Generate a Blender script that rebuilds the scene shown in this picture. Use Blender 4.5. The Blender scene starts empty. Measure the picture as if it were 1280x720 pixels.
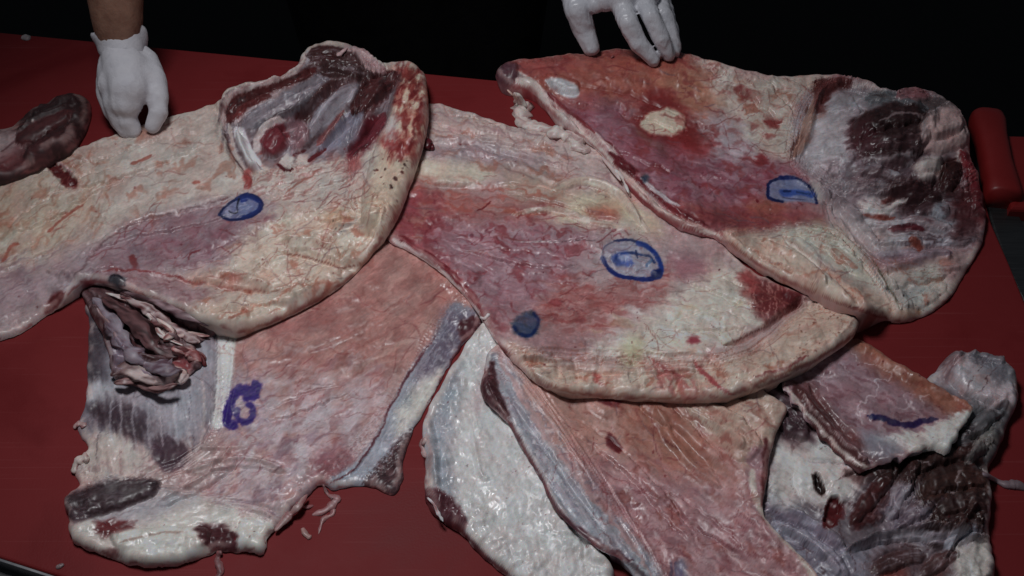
import bpy, bmesh, math, random
import numpy as np
from mathutils import Vector, Matrix, Euler

sc = bpy.context.scene
COL = sc.collection
R = math.radians

# ---------------------------------------------------------------- camera
CAM_D, CAM_PITCH, LENS = 1.30, R(48), 38.0
cam_d = bpy.data.cameras.new('camera'); cam_d.lens = LENS; cam_d.sensor_width = 36
cam_d.clip_end = 50; cam_d.clip_start = 0.05
cam = bpy.data.objects.new('camera', cam_d); COL.objects.link(cam)
CAM = np.array([0.0, -CAM_D*math.cos(CAM_PITCH), CAM_D*math.sin(CAM_PITCH)])
cam.location = CAM
cam.rotation_euler = (math.pi/2-CAM_PITCH, 0, 0)
sc.camera = cam
FWD = np.array([0, math.cos(CAM_PITCH), -math.sin(CAM_PITCH)])
UP = np.array([0, math.sin(CAM_PITCH), math.cos(CAM_PITCH)])
FPX = 1280*LENS/36.0

# ---------------------------------------------------------------- light
world = bpy.data.worlds.new('World'); sc.world = world; world.use_nodes = True
wb = world.node_tree.nodes['Background']
wb.inputs[0].default_value = (0.75, 0.85, 1.0, 1); wb.inputs[1].default_value = 0.03
ld = bpy.data.lights.new('work_lamp', 'SPOT'); ld.energy = 41; ld.shadow_soft_size = 0.17
ld.spot_size = R(84); ld.spot_blend = 1.0; ld.color = (0.985, 0.985, 1.015)
lamp = bpy.data.objects.new('work_lamp', ld); COL.objects.link(lamp)
lamp.location = (-0.34, 0.04, 1.42)
lamp.rotation_euler = (Vector((-0.05, -0.09, 0))-Vector(lamp.location)).to_track_quat('-Z', 'Y').to_euler()
sc.view_settings.view_transform = 'Standard'; sc.view_settings.look = 'None'
sc.view_settings.exposure = 0.0; sc.view_settings.gamma = 1.0
sc.view_settings.use_curve_mapping = False

# ---------------------------------------------------------------- pixel <-> place (used only while building)
def W(px, py, z):
    px = np.asarray(px, float); py = np.asarray(py, float); z = np.asarray(z, float)
    dx = (px-640)/FPX; dy = (360-py)/FPX
    d1 = FWD[1]+dy*UP[1]; d2 = FWD[2]+dy*UP[2]
    t = (z-CAM[2])/d2
    return np.stack([dx*t+CAM[0], d1*t+CAM[1], np.broadcast_to(z, t.shape)+0*t], -1)
def WP(px, py, z): return Vector([float(c) for c in W(px, py, z)])
def PX(x, y, z):
    q1 = y-CAM[1]; q2 = z-CAM[2]
    dep = q1*FWD[1]+q2*FWD[2]; v = q1*UP[1]+q2*UP[2]
    return 640+FPX*(x-CAM[0])/dep, 360-FPX*v/dep

# ---------------------------------------------------------------- numpy helpers
def srgb2lin(c):
    c = np.asarray(c, float)/255.0
    return np.where(c <= .04045, c/12.92, ((np.maximum(c, 0)+.055)/1.055)**2.4)
def sstep(a, b, x):
    t = np.clip((x-a)/(b-a), 0, 1); return t*t*(3-2*t)
def hash2(ix, iy, s):
    h = (ix.astype(np.int64)*374761393+iy.astype(np.int64)*668265263+s*1442695041) & 0xffffffff
    h = ((h ^ (h >> 13))*1274126177) & 0xffffffff
    h = h ^ (h >> 16)
    return (h & 0xffff)/65535.0
def perlin(x, y, s=0):
    ix = np.floor(x); iy = np.floor(y); fx = x-ix; fy = y-iy
    ux = fx*fx*fx*(fx*(fx*6-15)+10); uy = fy*fy*fy*(fy*(fy*6-15)+10)
    def g(a, b):
        an = hash2(ix+a, iy+b, s)*2*math.pi
        return np.cos(an)*(fx-a)+np.sin(an)*(fy-b)
    n0 = g(0, 0)*(1-ux)+g(1, 0)*ux; n1 = g(0, 1)*(1-ux)+g(1, 1)*ux
    return (n0*(1-uy)+n1*uy)*1.5
def fbm(x, y, s=0, o=4, gain=.5):
    r = 0; a = 1; t = 0
    for i in range(o):
        r = r+a*perlin(x, y, s+i*17); t += a; a *= gain; x = x*2.03+3.1; y = y*2.03+1.7
    return r/t*1.5
def ridged(x, y, s=0, o=3):
    r = 0; a = 1; t = 0
    for i in range(o):
        r = r+a*(1-np.abs(perlin(x, y, s+i*13))*2); t += a; a *= .5; x = x*2.1+1.3; y = y*2.1+7.7
    return r/t
def rot(u, v, ang):
    c, s = math.cos(R(ang)), math.sin(R(ang))
    return u*c+v*s, -u*s+v*c          # first axis runs along ang (picture degrees, y down)
def smooth(pts, closed=True, n=5):
    p = np.asarray(pts, float); m = len(p); out = []
    rng = range(m) if closed else range(m-1)
    for i in rng:
        if closed: a, b, c, d = p[i-1], p[i], p[(i+1) % m], p[(i+2) % m]
        else: a, b, c, d = p[max(i-1, 0)], p[i], p[i+1], p[min(i+2, m-1)]
        for k in range(n):
            t = k/n
            out.append(.5*((2*b)+(c-a)*t+(2*a-5*b+4*c-d)*t*t+(3*b-a-3*c+d)*t**3))
    if not closed: out.append(p[-1])
    return np.array(out)
def seg_dist(x, y, pts, closed):
    """distance to a polyline, and the run along it 0..1"""
    best = np.full(x.shape, 1e9); run = np.zeros(x.shape)
    m = len(pts); k = m if closed else m-1
    for i in range(k):
        a = pts[i]; b = pts[(i+1) % m]; e = b-a; L2 = e@e+1e-12
        t = np.clip(((x-a[0])*e[0]+(y-a[1])*e[1])/L2, 0, 1)
        d = (x-a[0]-t*e[0])**2+(y-a[1]-t*e[1])**2
        u = d < best
        best = np.where(u, d, best); run = np.where(u, (i+t)/k, run)
    return np.sqrt(best), run
def sdf(x, y, pts):
    d, _ = seg_dist(x, y, pts, True)
    ins = np.zeros(x.shape, bool); m = len(pts)
    for i in range(m):
        a = pts[i]; b = pts[(i+1) % m]
        if a[1] == b[1]: continue
        c = ((a[1] > y) != (b[1] > y)) & (x < (b[0]-a[0])*(y-a[1])/(b[1]-a[1])+a[0])
        ins ^= c
    return np.where(ins, d, -d)
def blur(a, n=1):
    for _ in range(n):
        p = np.pad(a, 1, mode='edge')
        a = (p[:-2, 1:-1]+2*p[1:-1, 1:-1]+p[2:, 1:-1])/4
        p = np.pad(a, 1, mode='edge')
        a = (p[1:-1, :-2]+2*p[1:-1, 1:-1]+p[1:-1, 2:])/4
    return a
def dilate(a, n=1):
    for _ in range(n):
        p = np.pad(a, 1, mode='edge')
        a = np.maximum.reduce([p[:-2, 1:-1], p[2:, 1:-1], p[1:-1, :-2], p[1:-1, 2:], a])
    return a

# ---------------------------------------------------------------- the heap: what already lies on the board
GC = .004; GX0, GY0, GNX, GNY = -1.2, -.7, 600, 450
HEAP = np.zeros((GNY, GNX))
def heap_at(Hm, x, y):
    fx = np.clip((x-GX0)/GC, 0, GNX-1.001); fy = np.clip((y-GY0)/GC, 0, GNY-1.001)
    i = fx.astype(int); j = fy.astype(int); fx = fx-i; fy = fy-j
    return (Hm[j, i]*(1-fx)+Hm[j, i+1]*fx)*(1-fy)+(Hm[j+1, i]*(1-fx)+Hm[j+1, i+1]*fx)*fy

# ---------------------------------------------------------------- materials
def new_mat(name):
    m = bpy.data.materials.new(name); m.use_nodes = True
    nt = m.node_tree; b = nt.nodes['Principled BSDF']
    return m, nt, b
def node(nt, t, **kw):
    n = nt.nodes.new(t)
    for k, v in kw.items():
        if k[0] == '_': setattr(n, k[1:], v)
        else: n.inputs[k].default_value = v
    return n
def meat_material():
    m, nt, b = new_mat('meat'); L = nt.links.new
    at = node(nt, 'ShaderNodeAttribute', _attribute_name='tissue')
    rg = node(nt, 'ShaderNodeAttribute', _attribute_name='gloss')
    ga = node(nt, 'ShaderNodeAttribute', _attribute_name='grain')
    tc = node(nt, 'ShaderNodeTexCoord')
    # grain: x along the fibres, y across them, z how fibrous
    mp = node(nt, 'ShaderNodeMapping'); mp.inputs['Scale'].default_value = (3.0, 55.0, 0.0); L(ga.outputs['Vector'], mp.inputs['Vector'])
    n1 = node(nt, 'ShaderNodeTexNoise', Scale=1.0, Detail=3.0, Roughness=.6, Distortion=.6); L(mp.outputs[0], n1.inputs['Vector'])
    sx = node(nt, 'ShaderNodeSeparateXYZ'); L(ga.outputs['Vector'], sx.inputs[0])
    n2 = node(nt, 'ShaderNodeTexNoise', Scale=120.0, Detail=4.0, Roughness=.6); L(tc.outputs['Object'], n2.inputs['Vector'])
    n3 = node(nt, 'ShaderNodeTexNoise', Scale=22.0, Detail=3.0, Roughness=.5); L(tc.outputs['Object'], n3.inputs['Vector'])
    # colour
    amp = node(nt, 'ShaderNodeMath', _operation='MULTIPLY_ADD'); L(sx.outputs['Z'], amp.inputs[0]); amp.inputs[1].default_value = .5; amp.inputs[2].default_value = .08
    c1 = node(nt, 'ShaderNodeMath', _operation='SUBTRACT'); L(n1.outputs[0], c1.inputs[0]); c1.inputs[1].default_value = .5
    c2 = node(nt, 'ShaderNodeMath', _operation='MULTIPLY'); L(c1.outputs[0], c2.inputs[0]); L(amp.outputs[0], c2.inputs[1])
    c3 = node(nt, 'ShaderNodeMath', _operation='MULTIPLY_ADD'); L(n2.outputs[0], c3.inputs[0]); c3.inputs[1].default_value = .16; c3.inputs[2].default_value = .92
    c4 = node(nt, 'ShaderNodeMath', _operation='ADD'); L(c2.outputs[0], c4.inputs[0]); L(c3.outputs[0], c4.inputs[1])
    vm = node(nt, 'ShaderNodeVectorMath', _operation='SCALE')
    L(at.outputs['Color'], vm.inputs[0]); L(c4.outputs[0], vm.inputs['Scale']); L(vm.outputs[0], b.inputs['Base Color'])
    # gloss: wet and dry areas
    r1 = node(nt, 'ShaderNodeMath', _operation='MULTIPLY_ADD'); L(n3.outputs[0], r1.inputs[0]); r1.inputs[1].default_value = .5; L(rg.outputs['Fac'], r1.inputs[2])
    r2 = node(nt, 'ShaderNodeMath', _operation='SUBTRACT'); L(r1.outputs[0], r2.inputs[0]); r2.inputs[1].default_value = .12; L(r2.outputs[0], b.inputs['Roughness'])
    # relief
    h1 = node(nt, 'ShaderNodeMath', _operation='MULTIPLY'); L(n1.outputs[0], h1.inputs[0]); L(amp.outputs[0], h1.inputs[1])
    h2 = node(nt, 'ShaderNodeMath', _operation='MULTIPLY_ADD'); L(n2.outputs[0], h2.inputs[0]); h2.inputs[1].default_value = .28; L(h1.outputs[0], h2.inputs[2])
    bp = node(nt, 'ShaderNodeBump', Strength=.09, Distance=.0006)
    L(h2.outputs[0], bp.inputs['Height']); L(bp.outputs[0], b.inputs['Normal'])
    b.inputs['Subsurface Weight'].default_value = .18
    b.inputs['Subsurface Radius'].default_value = (1.0, .35, .22)
    b.inputs['Subsurface Scale'].default_value = .004
    b.inputs['Specular IOR Level'].default_value = .5
    return m
MEAT = meat_material()

def tag(o, label=None, cat=None, group=None, kind=None):
    for k, v in (('label', label), ('category', cat), ('group', group), ('kind', kind)):
        if v: o[k] = v
    return o
def mesh_obj(name, verts, faces, mat, parent=None, shade=True, normals=None, attrs=None):
    me = bpy.data.meshes.new(name)
    verts = np.asarray(verts, np.float32)
    if isinstance(faces, np.ndarray):
        n, k = faces.shape
        me.vertices.add(len(verts)); me.vertices.foreach_set('co', verts.ravel())
        me.loops.add(n*k); me.loops.foreach_set('vertex_index', faces.astype(np.int32).ravel())
        me.polygons.add(n); me.polygons.foreach_set('loop_start', np.arange(0, n*k, k, dtype=np.int32))
        me.polygons.foreach_set('loop_total', np.full(n, k, np.int32))
        me.update(calc_edges=True)
    else:
        me.from_pydata([tuple(map(float, v)) for v in verts], [], [tuple(map(int, f)) for f in faces]); me.update()
    if shade: me.polygons.foreach_set('use_smooth', np.ones(len(me.polygons), bool))
    if attrs:
        for k, a in attrs.items():
            if a.ndim == 2:
                at = me.attributes.new(k, 'FLOAT_COLOR', 'POINT')
                at.data.foreach_set('color', np.concatenate([a, np.ones((len(a), 1))], 1).astype(np.float32).ravel())
            else:
                at = me.attributes.new(k, 'FLOAT', 'POINT'); at.data.foreach_set('value', a.astype(np.float32))
    if normals is not None: me.normals_split_custom_set_from_vertices(normals.astype(np.float32))
    if mat: me.materials.append(mat)
    o = bpy.data.objects.new(name, me); COL.objects.link(o)
    if parent is not None: o.parent = parent
    return o

EXPO = .60          # light on the middle of the board: picture colour -> surface colour
STEP = .00135
def tissue(c):
    c = np.clip(c, 2, 250); l = (c*np.array([.3, .55, .15])).sum(1, keepdims=True)
    yb = c[:, 2:]-(c[:, :1]+c[:, 1:2])/2; ny = np.where(yb < 24, -12+(yb+12)*.66, yb-6)
    c = c+np.array([-.15, -.15, .85])*(ny-yb)
    ch = c.max(1, keepdims=True)-c.min(1, keepdims=True)
    c = l+(c-l)*(.98+.20*sstep(22, 75, ch))
    c = c*(l/154)**.62*np.array([.985, .995, 1.02])
    return srgb2lin(c)/EXPO

class Cut:
    """one cut of meat: a draped slab with rounded edges, relief and tissue colours"""
    def __init__(s, name, outline, thick, er, seed, lift=(), base_pad=(6, 14), thin=(), ragged=1.5, step=STEP, n=5, zmin=0.0, flow=0, flows=()):
        global HEAP
        s.name, s.seed, s.flow, s.flows = name, seed, flow, flows
        s.base_map = np.maximum(blur(dilate(HEAP, base_pad[0]), base_pad[1]), zmin)
        s.lift = lift
        o = smooth(outline, True, n)
        # ragged outline
        t = np.arange(len(o))
        o = o+np.stack([fbm(t*.45, t*0+seed, seed, 3), fbm(t*.45, t*0+seed+9, seed+5, 3)], 1)*ragged
        z = np.full(len(o), thick*.5e-3)
        for _ in range(6):
            p = W(o[:, 0], o[:, 1], z)
            z = heap_at(s.base_map, p[:, 0], p[:, 1])+thick*.4e-3+s.lift_at(o[:, 0], o[:, 1])
        q = W(o[:, 0], o[:, 1], z)[:, :2]
        x0, y0 = q.min(0)-3*step; x1, y1 = q.max(0)+3*step
        xs = np.arange(x0, x1, step); ys = np.arange(y0, y1, step)
        gx, gy = np.meshgrid(xs, ys); shp = gx.shape
        d = sdf(gx.ravel(), gy.ravel(), q).reshape(shp)
        ds = blur(d, 3)
        ny, nx = np.gradient(ds, step); ln = np.sqrt(nx*nx+ny*ny)+1e-6; nx /= ln; ny /= ln
        ins = d > 0
        cell = ins[:-1, :-1] | ins[1:, :-1] | ins[:-1, 1:] | ins[1:, 1:]
        use = np.zeros(shp, bool)
        for a in (0, 1):
            for b in (0, 1): use[a:shp[0]-1+a, b:shp[1]-1+b] |= cell
        idx = -np.ones(shp, int); idx[use] = np.arange(use.sum())
        j, i = np.nonzero(cell)
        s.faces = np.stack([idx[j, i], idx[j, i+1], idx[j+1, i+1], idx[j+1, i]], 1)
        x, y, d, nx, ny = (a[use] for a in (gx, gy, d, nx, ny))
        out = d < 0
        x = np.where(out, x-nx*d, x); y = np.where(out, y-ny*d, y); d = np.maximum(d, 0)
        s.x, s.y, s.d, s.nx, s.ny = x, y, d, nx, ny
        s.base = heap_at(s.base_map, x, y)
        s.floor = heap_at(HEAP, x, y)
        s.T = np.full(x.shape, thick*1e-3); s.er = er*1e-3
        U, V = PX(x, y, s.base+s.T); U, V = PX(x, y, s.base+s.T+s.lift_at(U, V))
        s.U, s.V = U, V
        s.warp()
        for poly, f, soft in thin:
            m = s.mask(poly, soft, 0); s.T *= 1+(f-1)*m
        s.h = np.zeros(x.shape); s.str = []
        s.liftv = s.lift_at(U, V)
        s.parts = []
    def lift_at(s, u, v):
        r = np.zeros(np.shape(u))
        for cx, cy, rx, ry, h in s.lift:
            r = r+h*1e-3*np.exp(-((u-cx)/rx)**2-((v-cy)/ry)**2)
        return r
    def angle(s):
        an = np.full(len(s.U), float(s.flow))
        for poly, v in s.flows:
            p = smooth(poly, True, 4); m = sstep(-10, 14, sdf(s.U, s.V, p)); an = an*(1-m)+v*m
        return np.radians(an)
    def warp(s):
        k = s.seed*31
        s.wu = fbm(s.U/18, s.V/18, k, 3)*.6; s.wv = fbm(s.U/18+50, s.V/18, k+7, 3)*.6
        s.fu = fbm(s.U/4.5, s.V/4.5, k+3, 2); s.fv = fbm(s.U/4.5+50, s.V/4.5, k+11, 2)
        an = s.ang = s.angle(); c, q = np.cos(an), np.sin(an)
        s.al = s.U*c+s.V*q; s.ac = -s.U*q+s.V*c
        f = fbm(s.al/40, s.ac/7, k+5, 4, .6)*1.5
        s.eu = s.wu+f*c; s.ev = s.wv+f*q
    # ---- masks
    def box(s, pts, pad):
        a = pts.min(0)-pad; b = pts.max(0)+pad
        return np.nonzero((s.U > a[0]) & (s.U < b[0]) & (s.V > a[1]) & (s.V < b[1]))[0]
    def co(s, i, w):
        return s.U[i]+s.wu[i]*w*1.4+s.fu[i]*w*.18, s.V[i]+s.wv[i]*w*1.4+s.fv[i]*w*.18
    def poly_i(s, poly, soft, w, sm=True):
        p = smooth(poly, True, 4) if sm else np.asarray(poly, float)
        i = s.box(p, soft+w*2+3)
        u, v = (s.U[i]+s.eu[i]*w+s.fu[i]*w*.2, s.V[i]+s.ev[i]*w+s.fv[i]*w*.2)
        return i, sstep(-soft, soft, sdf(u, v, p))
    def mask(s, poly, soft=4, w=4):
        m = np.zeros(s.U.shape); i, a = s.poly_i(poly, soft, w); m[i] = a; return m
    def line_i(s, pts, wid, w=1.0, soft=None, taper=True, sm=True, vary=.3):
        p = smooth(pts, False, 4) if sm and len(pts) > 2 else np.asarray(pts, float)
        i = s.box(p, wid*2+w*2+4)
        u, v = s.co(i, w)
        d, t = seg_dist(u, v, p, False)
        wd = wid*(1+vary*.8*s.wu[i]+vary*.5*s.fu[i])
        if taper: wd = wd*np.clip(np.minimum(t, 1-t)*6+.25, 0, 1)
        return i, d, t, np.maximum(wd, .2)
    # ---- relief (mm)
    def bump(s, poly, dh, edge=8, w=3):
        p = smooth(poly, True, 4); i = s.box(p, w*1.5+2); u, v = s.co(i, w)
        t = np.clip(sdf(u, v, p)/edge, 0, 1); s.h[i] += dh*1e-3*np.sqrt(np.maximum(1-(1-t)**2, 0))
    def soft(s, poly, dh, soft=12, w=3):
        i, a = s.poly_i(poly, soft, w); s.h[i] += a*dh*1e-3
    def ridge(s, pts, wid, dh, w=1.5, taper=True):
        i, d, t, wd = s.line_i(pts, wid, w, None, taper, True, .1)
        q = np.clip(1-d/wd, 0, 1); s.h[i] += 1.7*dh*1e-3*(q*q*(3-2*q))*np.minimum(1, wd/(wid*.6))
    def step_(s, pts, wid, dh, w=1.5):
        """a lip: the left side of the line (walking along it) stands dh higher close to it"""
        p = smooth(pts, False, 4); i = s.box(p, wid*1.2+4); u, v = s.co(i, w)
        d, t = seg_dist(u, v, p, False)
        k = np.clip((t*(len(p)-1)).astype(int), 0, len(p)-2)
        e = p[k+1]-p[k]; side = e[:, 0]*(v-p[k, 1])-e[:, 1]*(u-p[k, 0])
        f = np.clip(np.minimum(t, 1-t)*7, 0, 1)
        s.h[i] += np.where(side < 0, dh*1e-3*np.clip(1-d/wid, 0, 1)**1.5*sstep(0, 2.5, d), -dh*.25e-3*np.clip(1-d/(wid*.4), 0, 1))*f
    def rough(s, poly, amp, scale, ang=None, stretch=None, kind='fbm', soft=10, seed=0):
        if poly is None and scale < 20: return
        i, a = s.poly_i(poly, soft, 6) if poly is not None else (np.arange(len(s.U)), 1.0)
        if ang is None:
            u, v = s.al[i]+s.wu[i]*scale*.5, s.ac[i]+s.wv[i]*scale*.5; stretch = stretch or 2.6
        else: u, v = rot(s.U[i]+s.wu[i]*scale*.5, s.V[i]+s.wv[i]*scale*.5, ang)
        u = u/(scale*(stretch or 1)); v = v/scale
        k = s.seed*101+seed
        if scale < 14: amp = amp*.3
        n = (fbm(u, v, k, 1) if scale >= 20 else fbm(u, v, k, 3, .4)) if kind == 'fbm' else (ridged(u, v, k, 2)-.55)*1.4
        s.h[i] += n*a*amp*1e-3
    def skin(s, fold=1.0, fine=.22, crease=.7):
        """what every surface has: long soft folds along the grain, fine wrinkles, a few sharp creases"""
        k = s.seed*57; u = s.al+s.wu*14; v = s.ac+s.wv*14
        m = sstep(-.2, .4, fbm(s.U/70, s.V/70, k+9, 2))
        s.h += fold*1.5e-3*(ridged(u/150, v/34, k, 1)-.5)*1.6*(.25+.75*m)
        s.h += fold*.12e-3*(ridged(u/70, v/13, k+8, 1)-.5)*1.6*(1-m)
        s.h += fine*.25e-3*fbm(u/34, v/5.5, k+2, 2)*(1.2-.7*m)
        c = np.minimum(np.abs(perlin(u/110, v/30, k+4)), np.abs(perlin(u/70+9, v/20, k+14))*1.6); g = sstep(.1, .4, perlin(s.U/55, s.V/55, k+6))
        s.h -= crease*.9e-3*sstep(.05, 0, c)*g
    def strand(s, name, pts, rad, col, col2=None, flat=.5, fib=.8, lift=0, amp=.2, label=None, k=1.0, part=True, seed=0, **kw):
        """a muscle strand, tendon or lump grown out of the surface; rad in px"""
        p = smooth(pts, False, 6); rad = np.atleast_1d(np.asarray(rad, float))
        rec = (name, p, rad, col, col2, fib, label, part, amp); s.str.append(rec)
        i, d, r, t, sd, L = s.strand_i(rec)
        q = np.sqrt(np.clip(1-(d/r)**2, 0, 1))
        s.h[i] += 1e-3*(q*r*flat*1.25*k+lift*(q > 0)*sstep(0, .5, q)-.22*r*np.exp(-((d-r)/2.2)**2)*(d > r*.9))
    def strand_i(s, rec):
        name, p, rad, col, col2, fib, label, part, amp = rec
        i = s.box(p, rad.max()*1.4+6)
        u, v = s.co(i, 1.6); d, t = seg_dist(u, v, p, False)
        r = np.interp(t, np.linspace(0, 1, len(rad)), rad)*np.sqrt(np.clip(np.minimum(t, 1-t)*7+.05, 0, 1))
        kk = np.clip((t*(len(p)-1)).astype(int), 0, len(p)-2); e = p[kk+1]-p[kk]
        sd = np.sign(e[:, 0]*(v-p[kk, 1])-e[:, 1]*(u-p[kk, 0]))*d
        L = np.linalg.norm(np.diff(p, axis=0), axis=1).sum()
        r = np.maximum(r*(1+amp*fbm(t*L/14, t*0+rad[0], s.seed+7, 2)), .5)
        return i, d, r, t, sd, L
    def folds(s, *rows):
        for pts, r, k in rows: s.strand('fold', pts, r, None, flat=k, part=False, amp=.25)
    def paint_strands(s):
        for j, rec in enumerate(s.str):
            name, p, rad, col, col2, fib, label, part, amp = rec
            i, d, r, t, sd, L = s.strand_i(rec)
            if col is None: continue
            m = sstep(1.08, .78, d/r)
            n1 = fbm(t*L/30+j*7.7, sd/2.0, s.seed+j, 3); n2 = fbm(t*L/20+j*3.3, sd/7, s.seed+j+40, 2)
            c = np.asarray(col, float)*np.ones((len(i), 1))
            if col2 is not None:
                k = .75*sstep(-.1, .6, n1*.6+n2*.6)[:, None]; c = c*(1-k)+np.asarray(col2, float)*k
            a = (m*.96)[:, None]; s.c[i] = s.c[i]*(1-a)+c*a
            s.fib[i] = s.fib[i]*(1-m)+fib*m
            w = m > .5; s.al[i[w]] = (t*L)[w]+j*61; s.ac[i[w]] = sd[w]+j*23
            if part: s.parts.append((name, rec, label))
    def shape(s, minh=.002):
        e1 = fbm(s.U/38, s.V/38, s.seed+400, 3); e2 = fbm(s.U/15, s.V/15, s.seed+410, 3)
        T = s.T*(1+np.clip(.34*e1+.26*e2, -.55, .6)*sstep(1, .2, s.d/.05)); er = np.minimum(s.er*(1+np.clip(.45*e1+.3*e2, -.6, .8)), T*1.3+.001)
        t = np.clip(s.d/er, 0, 1); ph = R(-28)+t*R(118)
        prof = (np.sin(ph)+math.sin(R(28)))/(1+math.sin(R(28)))
        mv = np.where(t < 1, er*(1-np.cos(ph))-s.d, 0)
        s.x = s.x+s.nx*mv; s.y = s.y+s.ny*mv
        fade = sstep(0, 1, s.d/(er*.55))
        top = s.base+s.liftv+T*prof+s.h*fade
        s.z = np.maximum(top, np.where(s.d > .003, s.floor+minh, s.floor+.0004))
        s.U, s.V = PX(s.x, s.y, s.z)
        s.warp()
        s.fib = np.full(len(s.x), .25)
        s.c = np.zeros((len(s.x), 3)); s.g = np.full(len(s.x), .36)
    # ---- colour
    def mixi(s, i, a, col, gl=None):
        a = a[:, None]; s.c[i] = s.c[i]*(1-a)+np.asarray(col, float)*a
        if gl is not None: s.g[i] = s.g[i]*(1-a[:, 0])+gl*a[:, 0]
    def base_col(s, col, gl=.36): s.c[:] = col; s.g[:] = gl
    def fill(s, poly, col, soft=6, w=7, a=1.0, brk=None, gl=None, seed=0):
        """brk=(scale, amount[, angle, stretch]): the patch breaks up along noise"""
        i, m = s.poly_i(poly, soft*1.7 if soft >= 5 else soft, w)
        if brk:
            sc_, am = brk[:2]; an, st = (brk[2], brk[3]) if len(brk) > 2 else (0, 1)
            u, v = (s.al[i], s.ac[i]) if len(brk) < 3 else rot(s.U[i]+s.wu[i]*sc_*.3, s.V[i]+s.wv[i]*sc_*.3, an)
            n = fbm(u/(sc_*st*1.6), v/sc_, s.seed*7+seed+int(poly[0][0]), 4)
            m = m*sstep(-.35, .35, n+(am-.5)*1.4)
        s.mixi(i, m*a, col, gl)
    def fibre(s, poly, a=1.0, soft=5):
        i, m = s.poly_i(poly, soft, 3); s.fib[i] = s.fib[i]*(1-m)+a*m
    def line(s, pts, wid, col, a=1.0, w=2.0, taper=True, gl=None, soft=.6, vary=.4, sm=True):
        i, d, t, wd = s.line_i(pts, wid, w, None, taper, sm, vary)
        s.mixi(i, a*sstep(1, 1-soft, d/wd), col, gl)
    def streaks(s, poly, col, ang, scale=3, stretch=10, thr=.1, a=.6, soft=8, seed=0, sharp=.38, wrp=10):
        i, m = s.poly_i(poly, soft, 6)
        u, v = rot(s.U[i]+s.wu[i]*wrp, s.V[i]+s.wv[i]*wrp, ang)
        n = fbm(u/(scale*stretch), v/scale, s.seed*13+seed+int(poly[0][0]), 3)
        s.mixi(i, a*.68*m*sstep(thr-.04, thr-.04+sharp, n), col)
    def mottle(s, poly, col, scale=8, thr=.1, a=.6, soft=8, seed=0, sharp=.4):
        i, m = s.poly_i(poly, soft, 6)
        n = fbm((s.al[i]+s.wu[i]*9)/(scale*2.8), (s.ac[i]+s.wv[i]*9)/scale, s.seed*13+seed+int(poly[0][0]), 4)
        s.mixi(i, a*.66*m*sstep(thr-.05, thr-.05+sharp, n), col)
    def veins(s, poly, col, scale=30, width=.08, a=.7, soft=8, seed=0, ang=0, stretch=1):
        i, m = s.poly_i(poly, soft, 6)
        u, v = rot(s.U[i]+s.wu[i]*9, s.V[i]+s.wv[i]*9, ang)
        n = np.abs(perlin(u/(scale*stretch), v/scale, s.seed*19+seed))
        k = sstep(-.1, .4, perlin(u/40, v/40, seed+5))
        s.mixi(i, a*m*k*sstep(width, width*.3, n), col)
    def stain(s, poly, col=(164, 106, 72), a=.4, scale=16, thr=.15, seed=0):
        i, m = s.poly_i(poly, 12, 8)
        n = fbm((s.al[i]+s.wu[i]*16)/(scale*2.4), (s.ac[i]+s.wv[i]*16)/scale, s.seed*23+seed, 3)
        s.mixi(i, 1.35*a*m*sstep(thr, thr+.5, n), col)
    def veinlets(s, poly, n, cols, seed=0, w0=.6, w1=1.5, l0=14, l1=60, a=.6, wander=22):
        p = np.asarray(poly, float); rr = random.Random(s.seed*91+seed); k = 0
        for _ in range(n*6):
            if k >= n: break
            x = rr.uniform(p[:, 0].min(), p[:, 0].max()); y = rr.uniform(p[:, 1].min(), p[:, 1].max())
            if sdf(np.array([x]), np.array([y]), p)[0] < 0: continue
            k += 1; j = int(np.argmin((s.U-x)**2+(s.V-y)**2)); an = math.degrees(s.ang[j])+rr.gauss(0, wander)+(180 if rr.random() < .5 else 0)
            L = l0+(l1-l0)*rr.random()**1.8; pts = [(x, y)]; st = 6
            for q in range(max(3, int(L/st))):
                an += rr.gauss(0, 13); x += st*math.cos(R(an)); y += st*math.sin(R(an)); pts.append((x, y))
                if rr.random() < .09 and len(pts) > 3:
                    b = an+rr.choice((-1, 1))*rr.uniform(28, 60); s.line([(x, y), (x+8*math.cos(R(b)), y+8*math.sin(R(b))), (x+15*math.cos(R(b+12)), y+15*math.sin(R(b+12)))], rr.uniform(w0, w1)*.8, cols[0], a*.7, 1.2, True, None, .9, .3)
            s.line(pts, rr.uniform(w0, w1), rr.choice(cols), a*rr.uniform(.5, 1), 1.5, True, None, .9, .3)
    def spots(s, poly, n, r0, r1, col, a=.9, seed=0):
        p = np.asarray(poly, float); rr = random.Random(s.seed*77+seed)
        k = 0
        for _ in range(n*8):
            if k >= n: break
            x = rr.uniform(*sorted((p[:, 0].min(), p[:, 0].max()))); y = rr.uniform(p[:, 1].min(), p[:, 1].max())
            if sdf(np.array([x]), np.array([y]), p)[0] < 0: continue
            k += 1; r = r0+(r1-r0)*rr.random()**2.5
            an = rr.random()*3.14; e = rr.uniform(.5, 1)
            i = s.box(np.array([[x, y]]), r*2+3)
            u, v = s.co(i, r*.6); u, v = rot(u-x, v-y, math.degrees(an))
            q = np.sqrt(u*u+(v/e)**2)
            s.mixi(i, a*rr.uniform(.5, 1)*sstep(r, r*.6, q), col)
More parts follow.
